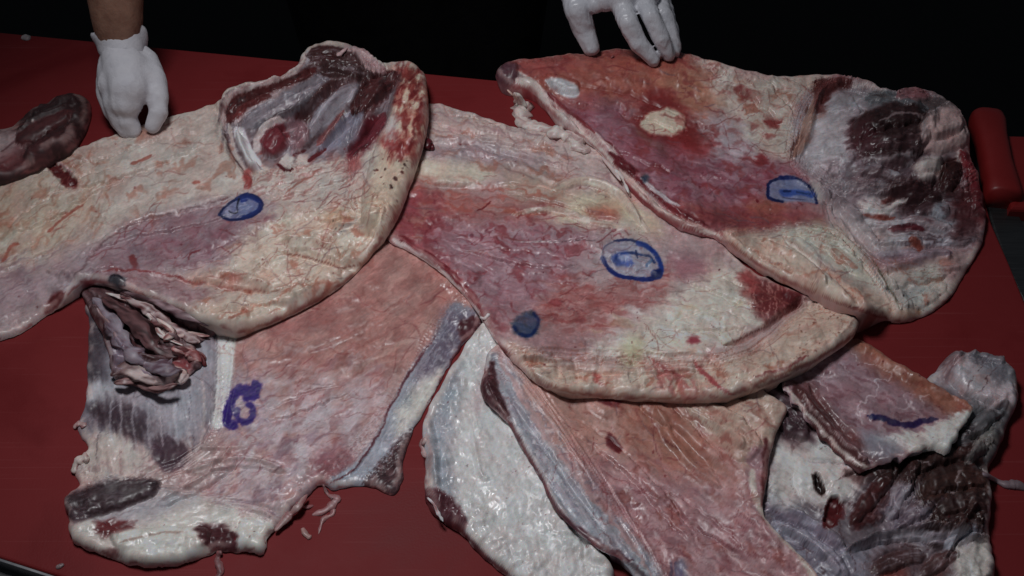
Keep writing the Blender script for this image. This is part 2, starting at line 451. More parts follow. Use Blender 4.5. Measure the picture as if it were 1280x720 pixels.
    def rimcol(s, lean=(150, 92, 80), pale=(182, 166, 150)):
        u = s.d/s.er; n = fbm(s.U/26, s.V/26, s.seed*3+5, 3); n2 = fbm(s.U/9, s.V/9, s.seed*3+9, 2)
        m = sstep(.10, .22, u)*sstep(.62+.2*n2, .34+.2*n2, u)*sstep(-.1, .35, n)
        s.mixi(np.arange(len(u)), m*.7, lean)
        m = sstep(.5, .7, u)*sstep(1.5+.4*n2, 1.0, u)*sstep(-.35, .2, n); s.mixi(np.arange(len(u)), m*.45, pale)
    def grade(s, amp=.055):
        s.rimcol()
        """small uneven lightness and warmth, finer than the traced patches"""
        k = s.seed*5
        n1 = fbm(s.U/22, s.V/22, k, 4); n2 = fbm(s.U/5, s.V/5, k+9, 3); n3 = fbm(s.U/30, s.V/30, k+21, 3); n4 = fbm(s.U/2.2, s.V/2.2, k+31, 2)
        rim = .25+.75*sstep(.3, 1.2, s.d/s.er); n2 = n2*rim; n4 = n4*rim; s.fib *= rim
        n5 = fbm((s.al+s.wu*8)/26, (s.ac+s.wv*8)/2.6, k+51, 3)*rim
        s.c *= (1+amp*n1+amp*.55*n2+amp*.5*n4+amp*.8*n5)[:, None]
        s.c[:, 0] *= 1+amp*.5*n3; s.c[:, 1] *= 1-amp*.35*n3; s.c[:, 2] *= 1-amp*.7*n3
        s.g += .10*n2
    # ---- build
    def part(s, name, poly, label=None): s.parts.append((name, smooth(poly, True, 4), label))
    def build(s, label=None, cat=None, group=None, parent=None):
        global HEAP
        s.grade()
        v = np.stack([s.x, s.y, s.z], 1); f = s.faces
        wr_ = sstep(1.5, .7, s.d/s.er)[:, None]*.75; cnt_ = np.zeros(len(v)); np.add.at(cnt_, f.ravel(), 4)
        for _ in range(4):
            acc = np.zeros_like(v); fa = v[f].sum(1)
            for k in range(4): np.add.at(acc, f[:, k], fa)
            v = v*(1-wr_)+acc/cnt_[:, None]*wr_
        s.x, s.y, s.z = v[:, 0], v[:, 1], v[:, 2]
        e1 = v[f[:, 2]]-v[f[:, 0]]; e2 = v[f[:, 3]]-v[f[:, 1]]; fn = np.cross(e1, e2)
        n = np.zeros_like(v)
        for k in range(4): np.add.at(n, f[:, k], fn)
        n /= np.linalg.norm(n, axis=1)[:, None]+1e-12
        for _ in range(6):
            acc = np.zeros_like(n); fa = n[f].sum(1)
            for k in range(4): np.add.at(acc, f[:, k], fa)
            acc /= np.linalg.norm(acc, axis=1)[:, None]+1e-12
            w = sstep(1.2, .6, s.d/s.er)[:, None]; n = n*(1-w)+acc*w
            n /= np.linalg.norm(n, axis=1)[:, None]+1e-12
        # heap
        ci = np.clip(((s.x-GX0)/GC+.5).astype(int), 0, GNX-1); cj = np.clip(((s.y-GY0)/GC+.5).astype(int), 0, GNY-1)
        np.maximum.at(HEAP, (cj, ci), s.z)
        # skirt that closes the rim down to what it lies on
        ed = np.concatenate([f[:, [0, 1]], f[:, [1, 2]], f[:, [2, 3]], f[:, [3, 0]]])
        key = np.sort(ed, 1); _, inv, cnt = np.unique(key, axis=0, return_inverse=True, return_counts=True)
        rim = ed[cnt[inv.ravel()] == 1]
        rv = np.unique(rim); mp = {int(a): k+len(v) for k, a in enumerate(rv)}
        low = v[rv].copy(); low[:, 0] += s.nx[rv]*.004; low[:, 1] += s.ny[rv]*.004; low[:, 2] = np.maximum(s.floor[rv]-.002, .0005)
        low[:, 2] = np.minimum(low[:, 2], v[rv][:, 2])
        sf = np.array([[a, mp[int(a)], mp[int(b)], b] for a, b in rim])
        v = np.concatenate([v, low]); sn = np.stack([-s.nx[rv], -s.ny[rv], np.zeros(len(rv))], 1)
        sn /= np.linalg.norm(sn, axis=1)[:, None]+1e-9
        n = np.concatenate([n, sn])
        lin = tissue(s.c)
        lin = np.concatenate([lin, lin[rv]*.9]); g = np.concatenate([s.g, s.g[rv]])
        gr = np.stack([s.al, s.ac, s.fib*100], 1)*.01; gr = np.concatenate([gr, gr[rv]])
        lin = np.clip(lin, .004, .86); g = np.clip(g, .12, .9)-.11
        cen = np.array([s.x.mean(), s.y.mean(), 0.0]); v = v-cen
        cu = s.U[f].mean(1); cv = s.V[f].mean(1)
        own = -np.ones(len(f), int)
        for k, (_, p, _l) in enumerate(s.parts):
            if isinstance(p, tuple):
                w = np.zeros(len(s.x), bool); i, d, r, *_r = s.strand_i(p); w[i] = d < r*.92
                own[w[f].all(1)] = k
            else: own[sdf(cu, cv, p) > 0] = k
        def sub(name, ff, par):
            ids, iv = np.unique(ff.ravel(), return_inverse=True)
            return mesh_obj(name, v[ids], iv.reshape(ff.shape), MEAT, par, True, n[ids], {'tissue': lin[ids], 'gloss': g[ids], 'grain': gr[ids]})
        o = sub(s.name, np.concatenate([f[own == -1], sf]), None)
        o.location = cen
        if parent is not None:
            o.parent = parent; o.location = Vector(cen)-parent.location
        tag(o, label, cat, group)
        for k, (nm, p, lb) in enumerate(s.parts):
            if (own == k).sum() < 6: print('EMPTY PART', s.name, nm); continue
            c = sub(nm, f[own == k], o); tag(c, lb)
        print(s.name, len(f), 'faces')
        s.obj = o
        return o

def cord(name, pts, rad, col, parent=None, z=None, seed=0, rings=10, amp=.25, flat=.7, gl=.4, sink=.35, col2=None, fib=.4, lift=0.0, label=None):
    """a strand, strip or lump of tissue lying on the heap: pts in picture coords, rad mm (number or list)"""
    p = smooth(pts, False, 7); m = len(p)
    rad = np.interp(np.linspace(0, 1, m), np.linspace(0, 1, len(rad)), rad) if hasattr(rad, '__len__') else np.full(m, float(rad))
    t = np.linspace(0, 1, m)
    rad = rad*np.sqrt(np.clip(np.minimum(t, 1-t)*7+.04, 0, 1))*1e-3
    rad = rad*(1+amp*fbm(t*m*.25, t*0+seed, seed, 2))
    zz = np.full(m, .02) if z is None else np.interp(t, np.linspace(0, 1, len(z)), z)
    if z is None:
        for _ in range(6):
            q = W(p[:, 0], p[:, 1], zz); zz = heap_at(HEAP, q[:, 0], q[:, 1])+rad*flat*(1-2*sink)+lift*1e-3
        zz = np.convolve(np.pad(zz, 2, mode='edge'), np.ones(5)/5, 'valid')
    c = W(p[:, 0], p[:, 1], zz)
    V, F, AL, AC = [], [], [], []
    ln = 0
    for k in range(m):
        tg = c[min(k+1, m-1)]-c[max(k-1, 0)]; tg = tg/(np.linalg.norm(tg)+1e-9)
        if k: ln += np.linalg.norm(c[k]-c[k-1])
        sd = np.cross(tg, [0, 0, 1]); sd /= np.linalg.norm(sd)+1e-9; up = np.cross(sd, tg)
        for a in range(rings):
            an = 2*math.pi*a/rings
            w = 1+amp*.9*float(fbm(np.array([k*.12]), np.array([math.cos(an)*1.7+math.sin(an)*2.3+seed*3.1]), seed, 2)[0])
            V.append(c[k]+(sd*math.cos(an)+up*math.sin(an)*flat)*rad[k]*w)
            AL.append(ln*1000); AC.append((math.cos(an)+.35*math.sin(an))*rad[k]*1000+seed*37)
    for k in range(m-1):
        for a in range(rings):
            b = (a+1) % rings; F.append((k*rings+a, k*rings+b, (k+1)*rings+b, (k+1)*rings+a))
    F.append(tuple(range(rings))[::-1]); F.append(tuple(range((m-1)*rings, m*rings)))
    V = np.array(V); cen = np.array([c[:, 0].mean(), c[:, 1].mean(), 0]); AL = np.array(AL); AC = np.array(AC)
    n1 = fbm(V[:, 0]*60, V[:, 1]*60, seed, 3); n2 = fbm(AL/26, AC/2.6, seed+3, 3)
    cols = np.asarray(col, float)*(1+.10*n1)[:, None]
    if col2 is not None:
        k = sstep(-.15, .45, n2)[:, None]; cols = cols*(1-k)+np.asarray(col2, float)*k
    off = cen if parent is None else np.array(parent.location)
    gr = np.stack([AL, AC, np.full(len(V), fib*100)], 1)*.01
    o = mesh_obj(name, V-off, F, MEAT, parent, True, None, {'tissue': np.clip(tissue(cols), .004, .86), 'gloss': np.full(len(V), gl-.11), 'grain': gr})
    if parent is None: o.location = cen
    tag(o, label)
    return o
# ---------------------------------------------------------------- setting: board, steel table, floor
def noise_mat(name, c1, c2, scale, rough=(.4, .6), bump=0, spec=.5, metal=0, detail=6, bscale=None, stretch=None):
    m, nt, b = new_mat(name); L = nt.links.new
    tc = node(nt, 'ShaderNodeTexCoord'); src = tc.outputs['Object']
    if stretch:
        mp = node(nt, 'ShaderNodeMapping'); mp.inputs['Scale'].default_value = stretch[:3]; mp.inputs['Rotation'].default_value = (0, 0, stretch[3])
        L(src, mp.inputs['Vector']); src = mp.outputs[0]
    n = node(nt, 'ShaderNodeTexNoise', Scale=scale, Detail=detail, Roughness=.6); L(src, n.inputs['Vector'])
    cr = node(nt, 'ShaderNodeValToRGB'); L(n.outputs[0], cr.inputs[0])
    cr.color_ramp.elements[0].position = .3; cr.color_ramp.elements[1].position = .7
    cr.color_ramp.elements[0].color = (*c1, 1); cr.color_ramp.elements[1].color = (*c2, 1)
    L(cr.outputs[0], b.inputs['Base Color'])
    mr = node(nt, 'ShaderNodeMapRange'); L(n.outputs[0], mr.inputs[0]); mr.inputs[3].default_value = rough[0]; mr.inputs[4].default_value = rough[1]
    L(mr.outputs[0], b.inputs['Roughness']); b.inputs['Metallic'].default_value = metal; b.inputs['Specular IOR Level'].default_value = spec
    if bump:
        n2 = node(nt, 'ShaderNodeTexNoise', Scale=bscale or scale*6, Detail=4.0); L(src, n2.inputs['Vector'])
        bp = node(nt, 'ShaderNodeBump', Strength=.6, Distance=bump); L(n2.outputs[0], bp.inputs['Height']); L(bp.outputs[0], b.inputs['Normal'])
    return m

def board_material():
    m, nt, b = new_mat('red_board'); L = nt.links.new
    tc = node(nt, 'ShaderNodeTexCoord')
    n = node(nt, 'ShaderNodeTexNoise', Scale=7.0, Detail=7.0, Roughness=.65); L(tc.outputs['Object'], n.inputs['Vector'])
    cr = node(nt, 'ShaderNodeValToRGB'); L(n.outputs[0], cr.inputs[0])
    cr.color_ramp.elements[0].position = .3; cr.color_ramp.elements[0].color = (.178, .0175, .019, 1)
    cr.color_ramp.elements[1].position = .72; cr.color_ramp.elements[1].color = (.205, .0215, .024, 1)
    # knife scratches: a few stretched noises at different angles
    last = cr.outputs[0]
    for k, (rz, sx, sy, th) in enumerate(((.5, 5, 260, .69), (-.9, 4, 240, .70), (1.35, 6, 300, .70), (.05, 3, 200, .71))):
        mp = node(nt, 'ShaderNodeMapping'); mp.inputs['Rotation'].default_value = (0, 0, rz); mp.inputs['Scale'].default_value = (sx, sy, 1)
        mp.inputs['Location'].default_value = (k*3.1, k*1.7, 0)
        L(tc.outputs['Object'], mp.inputs['Vector'])
        s = node(nt, 'ShaderNodeTexNoise', Scale=1.0, Detail=1.0); L(mp.outputs[0], s.inputs['Vector'])
        r = node(nt, 'ShaderNodeMapRange'); L(s.outputs[0], r.inputs[0])
        r.inputs[1].default_value = th; r.inputs[2].default_value = th+.03; r.inputs[3].default_value = 0; r.inputs[4].default_value = .10
        mx = node(nt, 'ShaderNodeMix', _data_type='RGBA'); L(r.outputs[0], mx.inputs[0]); L(last, mx.inputs[6])
        mx.inputs[7].default_value = (.34, .10, .10, 1); last = mx.outputs[2]
    # smears of blood and moisture
    n3 = node(nt, 'ShaderNodeTexNoise', Scale=3.2, Detail=8.0, Roughness=.6, Distortion=1.2); L(tc.outputs['Object'], n3.inputs['Vector'])
    r3 = node(nt, 'ShaderNodeMapRange'); L(n3.outputs[0], r3.inputs[0]); r3.inputs[1].default_value = .50; r3.inputs[2].default_value = .66; r3.inputs[4].default_value = .6
    mx = node(nt, 'ShaderNodeMix', _data_type='RGBA'); L(r3.outputs[0], mx.inputs[0]); L(last, mx.inputs[6]); mx.inputs[7].default_value = (.13, .009, .011, 1)
    L(mx.outputs[2], b.inputs['Base Color'])
    rr = node(nt, 'ShaderNodeMapRange'); L(n3.outputs[0], rr.inputs[0]); rr.inputs[1].default_value = .4; rr.inputs[2].default_value = .7; rr.inputs[3].default_value = .66; rr.inputs[4].default_value = .46
    L(rr.outputs[0], b.inputs['Roughness']); b.inputs['Specular IOR Level'].default_value = .16
    bn = node(nt, 'ShaderNodeTexNoise', Scale=420.0, Detail=3.0); L(tc.outputs['Object'], bn.inputs['Vector'])
    bp = node(nt, 'ShaderNodeBump', Strength=.35, Distance=.0006); L(bn.outputs[0], bp.inputs['Height']); L(bp.outputs[0], b.inputs['Normal'])
    return m

def slab(name, poly, z0, z1, mat, bev=.004, parent=None):
    bm = bmesh.new(); vs = [bm.verts.new((float(p[0]), float(p[1]), z0)) for p in poly]
    f = bm.faces.new(vs); 
    if f.normal.z > 0: f.normal_flip()
    bm.normal_update()
    r = bmesh.ops.extrude_face_region(bm, geom=[f])
    bmesh.ops.translate(bm, vec=(0, 0, z1-z0), verts=[g for g in r['geom'] if isinstance(g, bmesh.types.BMVert)])
    bmesh.ops.recalc_face_normals(bm, faces=bm.faces)
    if bev:
        es = [e for e in bm.edges if abs(e.verts[0].co.z-z1) < 1e-6 and abs(e.verts[1].co.z-z1) < 1e-6]
        bmesh.ops.bevel(bm, geom=es, offset=bev, segments=3, profile=.5, affect='EDGES')
    c = np.mean(np.array(poly), 0)
    me = bpy.data.meshes.new(name); bmesh.ops.translate(bm, vec=(-c[0], -c[1], 0), verts=bm.verts); bm.to_mesh(me); bm.free()
    me.materials.append(mat); o = bpy.data.objects.new(name, me); COL.objects.link(o); o.location = (c[0], c[1], 0)
    if parent: o.parent = parent; o.location = Vector(o.location)-parent.location
    return o

B_RED = board_material()
STEEL = noise_mat('steel', (.10, .10, .105), (.16, .16, .165), 9, (.38, .55), .0004, .5, .9, stretch=(1, 14, 1, .1))
DARK = noise_mat('dark_floor', (.006, .006, .006), (.011, .011, .012), 5, (.7, .9), .0006)
board_px = [(-260, 15), (620, 100), (1120, 148), (1172, 156), (1206, 176), (1224, 225), (1240, 280), (1262, 330), (1284, 384),
            (1336, 520), (1390, 680), (1420, 860), (520, 862), (150, 745), (0, 697), (-260, 613)]
bq = W([p[0] for p in board_px], [p[1] for p in board_px], 0.0)[:, :2]
board = slab('cutting_board', bq, -.016, 0.0, B_RED, .003)
tag(board, 'large scratched red plastic cutting board under all the meat', 'cutting board')

table = bpy.data.objects.new('steel_table', None); COL.objects.link(table); table.location = (0, 0, -.9)
tag(table, 'dark steel worktable carrying the red cutting board', 'table')
fl = bq[0]+np.array([-.05, .004]); fr = W(1150, 151, 0)[:2]+np.array([0, .006])
fd = (fr-fl)/np.linalg.norm(fr-fl); fn_ = np.array([fd[1], -fd[0]])
tq = [fl, fl+fd*2.35, fl+fd*2.35+fn_*1.5, fl+fn_*1.5]
top = slab('table_top', tq, -.056, -.0165, STEEL, .002, table)
ax = fl+fd*.0+fn_*0
for a, b_ in ((.12, .12), (2.2, .12), (.12, 1.38), (2.2, 1.38)):
    c = fl+fd*a+fn_*b_; h = .02
    q = [c+fd*h*sx+fn_*h*sy for sx, sy in ((-1, -1), (1, -1), (1, 1), (-1, 1))]
    slab('leg', q, -.9, -.057, STEEL, 0, table)
# thin bright lip of the table along the near left side of the board
e0 = W(-260, 613, 0)[:2]; e1 = W(150, 745, 0)[:2]; ed_ = (e1-e0)/np.linalg.norm(e1-e0); en = np.array([ed_[1], -ed_[0]])
LIP = noise_mat('bright_steel', (.42, .42, .44), (.55, .55, .57), 30, (.25, .4), 0, .5, 1.0)
slab('edge_strip', [e0+en*.001, e1+en*.001, e1+en*.0042, e0+en*.0042], -.0162, .001, LIP, .0006, table)
fz = -.9
fp = mesh_obj('floor', [(-4, -3, fz), (4, -3, fz), (4, 6, fz), (-4, 6, fz)], [(0, 1, 2, 3)], DARK); tag(fp, kind='structure')
# ---------------------------------------------------------------- tissue colours, as they look in the middle of the board
FAT = (174, 160, 147); FATY = (178, 160, 130); FATW = (180, 172, 165); FATP = (172, 144, 134); FATG = (168, 165, 142)
PINK = (160, 114, 113); PURP = (142, 108, 118); ROSE = (148, 82, 80); RED = (136, 54, 46); ORNG = (162, 100, 72); PEACH = (167, 124, 104)
MUS = (108, 52, 48); MUSD = (72, 40, 44); GREYP = (106, 90, 104); SILV = (144, 142, 156); WHIT = (184, 180, 184); BROWN = (100, 62, 50)
LILAC = (150, 130, 140); INK = (26, 44, 116); INKP = (48, 24, 128); CREAM = (180, 166, 146); BLOOD = (128, 36, 32)

# =============================================================== D: rib panel with the purple mark
D = Cut('meat_cut', [(112, 375), (110, 400), (109, 440), (108, 480), (105, 508), (96, 528), (100, 545), (110, 560), (98, 575), (92, 592), (98, 606), (82, 618), (80, 632),
    (86, 650), (88, 672), (104, 686), (140, 698), (168, 708), (205, 709), (240, 702), (268, 690), (285, 690), (305, 690), (330, 692), (338, 668), (362, 644), (385, 620),
    (400, 606), (420, 612), (445, 606), (468, 610), (492, 618), (503, 600), (505, 570), (518, 535), (538, 500), (558, 462), (578, 432), (602, 404), (596, 380),
    (570, 345), (530, 315), (480, 285), (420, 260), (300, 300), (200, 350)], 9, 6, 1, ragged=3.0, flow=-34, flows=[([(100,380),(270,400),(262,560),(100,600)],84),([(560,385),(604,402),(500,562),(415,616),(408,602),(490,502)],122),([(80,600),(330,640),(340,700),(90,700)],-8)],
    thin=[([(440, 620), (420, 590), (520, 430), (620, 400), (560, 500), (520, 620)], .55, 12), ([(70, 600), (110, 380), (130, 380), (130, 560), (110, 620)], .6, 12)])
ALLD = [(60, 250), (640, 250), (640, 720), (60, 720)]
D.skin(.7, .2, .5); D.rough(None, .7, 30); D.rough(None, .5, 7, seed=3)
D.bump([(80, 622), (100, 612), (150, 600), (198, 600), (190, 620), (140, 640), (95, 652), (80, 640)], 7, 9)
D.bump([(140, 668), (200, 660), (262, 662), (250, 690), (215, 708), (165, 706)], 8, 12)
D.bump([(300, 652), (338, 655), (340, 670), (330, 692), (300, 690)], 6, 8)
D.bump([(84, 654), (120, 650), (150, 668), (140, 692), (100, 690)], 6, 9)
D.bump([(100, 562), (150, 540), (205, 568), (170, 600), (105, 608)], 4, 12)
D.rough([(85, 640), (340, 640), (340, 710), (90, 710)], 2.5, 11, kind='ridged')
D.rough([(110, 480), (240, 480), (240, 590), (100, 600)], 1.6, 7, 80, 3, kind='ridged')
D.soft([(310, 440), (460, 380), (520, 400), (450, 540), (360, 600)], -5, 40)
D.soft([(300, 560), (400, 540), (420, 600), (340, 640)], 5, 20)
D.ridge([(268, 415), (272, 470), (266, 530)], 5, -1.5); D.ridge([(291, 415), (289, 460), (283, 500)], 3, -1.0)
D.ridge([(545, 425), (510, 470), (487, 510), (466, 558), (440, 590)], 5, -2.2)
D.ridge([(590, 415), (565, 450), (538, 505), (515, 545)], 5, 3)
D.rough([(540, 420), (600, 400), (520, 540), (480, 600), (420, 610), (470, 540)], .9, 4, 118, 8)
D.rough([(455, 596), (510, 560), (512, 620), (470, 625)], 4, 9, kind='ridged')
D.ridge([(230, 590), (300, 575), (360, 590)], 5, 2); D.ridge([(250, 560), (310, 560)], 4, 1.5); D.ridge([(200, 625), (250, 600), (290, 560)], 5, 2.5)
D.rough([(290, 470), (440, 470), (420, 600), (260, 640)], .8, 4.5, kind='ridged')
D.folds(([(236, 592), (300, 578), (362, 592)], [5, 8, 5], .25), ([(196, 632), (250, 606), (302, 570)], [5, 8, 5], .28), ([(330, 520), (380, 500), (440, 480)], [6, 10, 6], .12), ([(380, 440), (450, 410), (520, 360)], [2, 3, 2], .02))
D.shape()
D.base_col((168, 134, 122))
# open panel
D.fill([(290, 380), (480, 290), (590, 350), (560, 430), (500, 470), (420, 470), (300, 470)], (166, 124, 106), 25, 14)
D.streaks([(290, 380), (480, 290), (590, 350), (560, 430), (500, 500), (420, 530), (300, 470)], (150, 96, 80), -32, 12, 4, .05, .5)
D.streaks([(290, 380), (480, 290), (590, 350), (560, 430), (500, 500), (420, 530), (300, 470)], (178, 140, 120), -32, 9, 4, .15, .5, seed=3)
D.fill([(290, 470), (400, 480), (470, 480), (470, 550), (400, 600), (340, 650), (250, 640), (240, 600), (280, 530)], (170, 152, 154), 18, 14, .9, (18, .7))
D.mottle([(290, 440), (470, 440), (470, 560), (400, 610), (300, 630), (280, 530)], (178, 164, 166), 9, .02, .55)
D.mottle([(330, 460), (470, 440), (470, 560), (400, 600), (320, 600)], (142, 88, 84), 14, .12, .6, seed=4)
D.mottle([(290, 560), (420, 540), (440, 600), (330, 660), (240, 640)], (126, 96, 116), 16, .1, .6, seed=9)
D.streaks([(240, 560), (430, 540), (420, 600), (330, 660), (230, 640)], (178, 158, 150), -28, 4, 7, .1, .5, seed=6)
D.fill([(390, 575), (430, 560), (440, 585), (405, 606)], ROSE, 8, 8, .6)
D.fill([(300, 385), (420, 350), (430, 440), (330, 470)], (148, 92, 78), 30, 20, .5, (30, .5))
D.line([(430, 470), (485, 440), (540, 400)], 4, (178, 150, 130), .4, 6)
# white band
D.fill([(270, 410), (291, 410), (289, 455), (284, 500), (276, 530), (262, 530), (268, 470)], (182, 176, 166), 2, 1)
D.line([(269, 412), (271, 460), (266, 510)], 1.2, (110, 100, 112), .6, 2)
# grey membrane side
D.fill([(105, 370), (268, 390), (270, 470), (258, 560), (200, 600), (110, 600), (95, 540)], (134, 124, 136), 6, 5)
D.streaks([(130, 470), (265, 440), (262, 540), (200, 580), (120, 560)], (160, 154, 162), 86, 5, 4, .05, .6)
D.fill([(108, 385), (135, 395), (135, 470), (138, 500), (108, 510)], (88, 74, 88), 6, 5)
D.fill([(112, 500), (150, 505), (182, 520), (180, 552), (150, 545), (118, 520)], (92, 72, 84), 5, 7, .95, (10, .75, 75, 3))
D.fill([(190, 548), (210, 545), (235, 562), (232, 580), (205, 592), (190, 570)], (88, 62, 80), 4, 6, .95, (8, .7, 70, 3))
D.streaks([(110, 400), (268, 430), (262, 560), (110, 560)], (92, 78, 94), 84, 6, 4, .16, .6, seed=2)
D.fill([(104, 478), (135, 480), (130, 496), (104, 500)], (160, 156, 162), 5, 5, .8)
D.fill([(105, 545), (150, 540), (210, 575), (200, 600), (140, 600), (100, 606)], FAT, 7, 8, 1)
D.mottle([(105, 545), (210, 560), (200, 606), (100, 606)], (150, 110, 105), 8, .15, .6)
D.fill([(200, 570), (260, 545), (300, 560), (250, 610), (200, 630), (150, 640)], (164, 138, 128), 10, 8, .9)
D.streaks([(190, 560), (330, 550), (300, 620), (170, 650)], (150, 100, 96), -32, 4, 7, .05, .6)
D.streaks([(190, 560), (330, 550), (300, 620), (170, 650)], (182, 168, 156), -32, 4, 7, .12, .6, seed=8)
D.fill([(272, 408), (294, 408), (292, 455), (288, 490), (280, 530), (266, 530), (270, 470)], (184, 178, 168), 2, 1)
D.line([(271, 412), (271, 460), (267, 520)], 1.0, (112, 104, 116), .7, 1)
D.fill([(140, 430), (262, 430), (262, 500), (240, 540), (180, 520), (140, 490)], (152, 148, 158), 9, 6, .8)
D.fill([(112, 500), (150, 505), (182, 520), (178, 550), (150, 545), (118, 520)], (90, 68, 82), 5, 5, .8, (9, .6, 80, 3)); D.fill([(192, 548), (212, 546), (234, 560), (230, 580), (205, 590), (192, 570)], (92, 64, 82), 4, 4, .85)
D.fill([(104, 478), (140, 482), (136, 500), (104, 504)], (164, 160, 166), 6, 5, .8)
for x in (140, 152, 168, 186, 202, 220, 236): D.line([(x, 500), (x-2, 530), (x+3, 560)], 1.8, (168, 162, 168), .5, 3)
D.line([(250, 470), (256, 520), (246, 560), (215, 585)], 2.5, (168, 156, 150), .6, 4)
# bottom lobes
D.fill([(86, 655), (140, 630), (240, 620), (330, 650), (345, 670), (330, 695), (200, 715), (90, 690)], (176, 166, 154), 6, 8)
D.fill([(130, 640), (210, 615), (240, 625), (180, 650), (130, 655)], (148, 146, 158), 8, 8, .8)
D.fill([(80, 622), (100, 612), (150, 600), (198, 600), (190, 620), (140, 640), (95, 652), (80, 640)], (88, 64, 70), 3, 3)
D.streaks([(80, 615), (200, 598), (190, 630), (85, 655)], (124, 106, 116), -12, 4, 6, .05, .7)
D.fill([(118, 655), (150, 648), (168, 660), (150, 668), (122, 668)], (128, 66, 58), 4, 6)
D.fill([(125, 688), (150, 684), (165, 692), (145, 698)], (120, 66, 60), 4, 5, .8)
D.fill([(140, 668), (200, 658), (262, 662), (250, 690), (215, 706), (165, 704)], (180, 174, 162), 4, 3)
D.fill([(246, 660), (272, 656), (300, 672), (300, 690), (270, 690), (255, 680)], (104, 54, 54), 4, 5)
D.line([(150, 678), (190, 668), (230, 664)], 2, (150, 120, 100), .6)
D.fill([(300, 652), (338, 652), (342, 668), (332, 692), (300, 690)], (182, 176, 164), 3, 3)
D.spots([(290, 640), (340, 640), (340, 680), (290, 680)], 9, 1, 2.4, BLOOD)
# silver strip
D.fill([(578, 380), (604, 402), (580, 436), (560, 472), (520, 538), (500, 562), (478, 600), (450, 612), (415, 616), (408, 602), (440, 580), (468, 548), (490, 502), (518, 452), (546, 418), (560, 385)], (146, 146, 160), 3, 3)
D.fill([(560, 385), (600, 400), (575, 440), (548, 468), (520, 470), (545, 420)], (112, 98, 122), 7, 6, .9)
D.streaks([(560, 385), (600, 400), (575, 440), (500, 560), (480, 540), (545, 420)], (158, 156, 170), 122, 3, 9, .02, .7)
D.fill([(512, 492), (540, 468), (556, 466), (535, 512), (498, 545), (494, 520)], (176, 170, 156), 6, 6, .9)
D.streaks([(420, 600), (500, 540), (520, 470), (470, 540)], (120, 120, 144), 150, 3, 5, .1, .5)
D.line([(546, 418), (512, 466), (488, 508), (468, 552), (440, 588), (412, 604)], 2.0, (120, 56, 60), .8, 3)
D.line([(603, 406), (578, 440), (545, 498), (520, 540)], 2.5, (176, 160, 150), .8, 3)
D.line([(584, 418), (560, 462), (535, 505)], 1.6, (110, 46, 50), .7, 3)
D.fill([(574, 404), (604, 396), (590, 425), (578, 428)], (104, 50, 54), 3, 4)
D.fill([(462, 596), (500, 550), (520, 540), (512, 580), (508, 625), (480, 622), (455, 608)], (96, 66, 70), 4, 7)
D.streaks([(462, 596), (510, 540), (512, 580), (508, 625), (470, 622)], (150, 110, 104), 105, 3, 5, .1, .8)
D.spots(ALLD, 60, .7, 1.6, (120, 50, 46), .7); D.spots(ALLD, 40, .7, 1.6, (196, 190, 186), .4, seed=5)  # blood specks, then pale ones painted in as small glints
D.fibre([(100,380),(270,400),(262,560),(198,625),(80,650)], .6); D.fibre([(560,385),(604,402),(500,562),(415,616),(408,602),(490,502)], .8); D.veins([(290, 380), (560, 330), (480, 520), (330, 650), (280, 560)], (150, 84, 80), 34, .03, .45)
D.stain([(300, 390), (480, 300), (570, 350), (480, 480), (330, 470)], (150, 96, 78), .35, 18); D.veinlets([(300, 400), (560, 345), (480, 520), (400, 600), (280, 620)], 60, ((142, 58, 50), (150, 92, 76), (124, 92, 100), (136, 66, 60)), 2, a=.5); D.veinlets([(110, 400), (262, 410), (250, 560), (110, 560)], 20, ((160, 150, 160), (100, 80, 98)), 3, a=.6)
# purple figure 6
S6 = [(322, 483), (312, 487), (298, 488), (289, 500), (286, 515), (284, 527), (292, 531)]
for pts, wd in ((S6, 7.6), ([(318, 480), (320, 494), (308, 497)], 6), ([(296, 512), (296, 522), (304, 528), (312, 525), (316, 517), (315, 510), (311, 506)], 5.4)):
    D.line(pts, wd, (58, 26, 148), .95, 1.5, False, .5, .5, .5)
D.mottle([(276, 475), (330, 475), (330, 540), (276, 540)], (130, 112, 150), 4, .3, .6)
D.fill([(276, 478), (326, 470), (326, 536), (280, 540)], (110, 86, 140), 8, 6, .22, (6, .45))
D.part('ink_mark', [(282, 500), (288, 486), (310, 478), (326, 478), (325, 496), (312, 500), (322, 508), (318, 526), (300, 534), (282, 534)], 'purple ink figure 6 on the pink panel')
D.part('fat_band', [(272, 408), (294, 408), (292, 455), (288, 484), (280, 530), (266, 530), (270, 470)])
D.part('fat_lobe', [(140, 668), (200, 658), (262, 662), (250, 690), (215, 712), (165, 712)])
D.part('fat_lobe', [(302, 652), (342, 650), (346, 668), (332, 696), (302, 694)])
D.part('muscle', [(76, 622), (100, 610), (150, 599), (198, 599), (190, 621), (140, 641), (92, 654), (76, 642)])
D.part('membrane', [(578, 380), (604, 402), (580, 436), (560, 472), (520, 538), (500, 555), (462, 592), (450, 614), (412, 618), (408, 602), (440, 580), (468, 548), (490, 502), (518, 452), (546, 418), (560, 385)])
D.part('torn_end', [(462, 596), (500, 555), (520, 538), (516, 580), (512, 630), (480, 628), (452, 612)])
dobj = D.build('flat rib panel with grey membrane and a purple inked 6', 'meat', 'meat cuts heaped on the board')
cord('shred', [(276, 688), (272, 700), (276, 714), (270, 724)], [4, 3, 3.5, 2], (130, 84, 78), dobj, seed=1, amp=.6, flat=.5, col2=(150, 100, 92))
cord('shred', [(108, 532), (98, 530), (92, 536)], [3, 4, 2], FATP, dobj, seed=2, amp=.6, flat=.5, col2=(150, 100, 92))
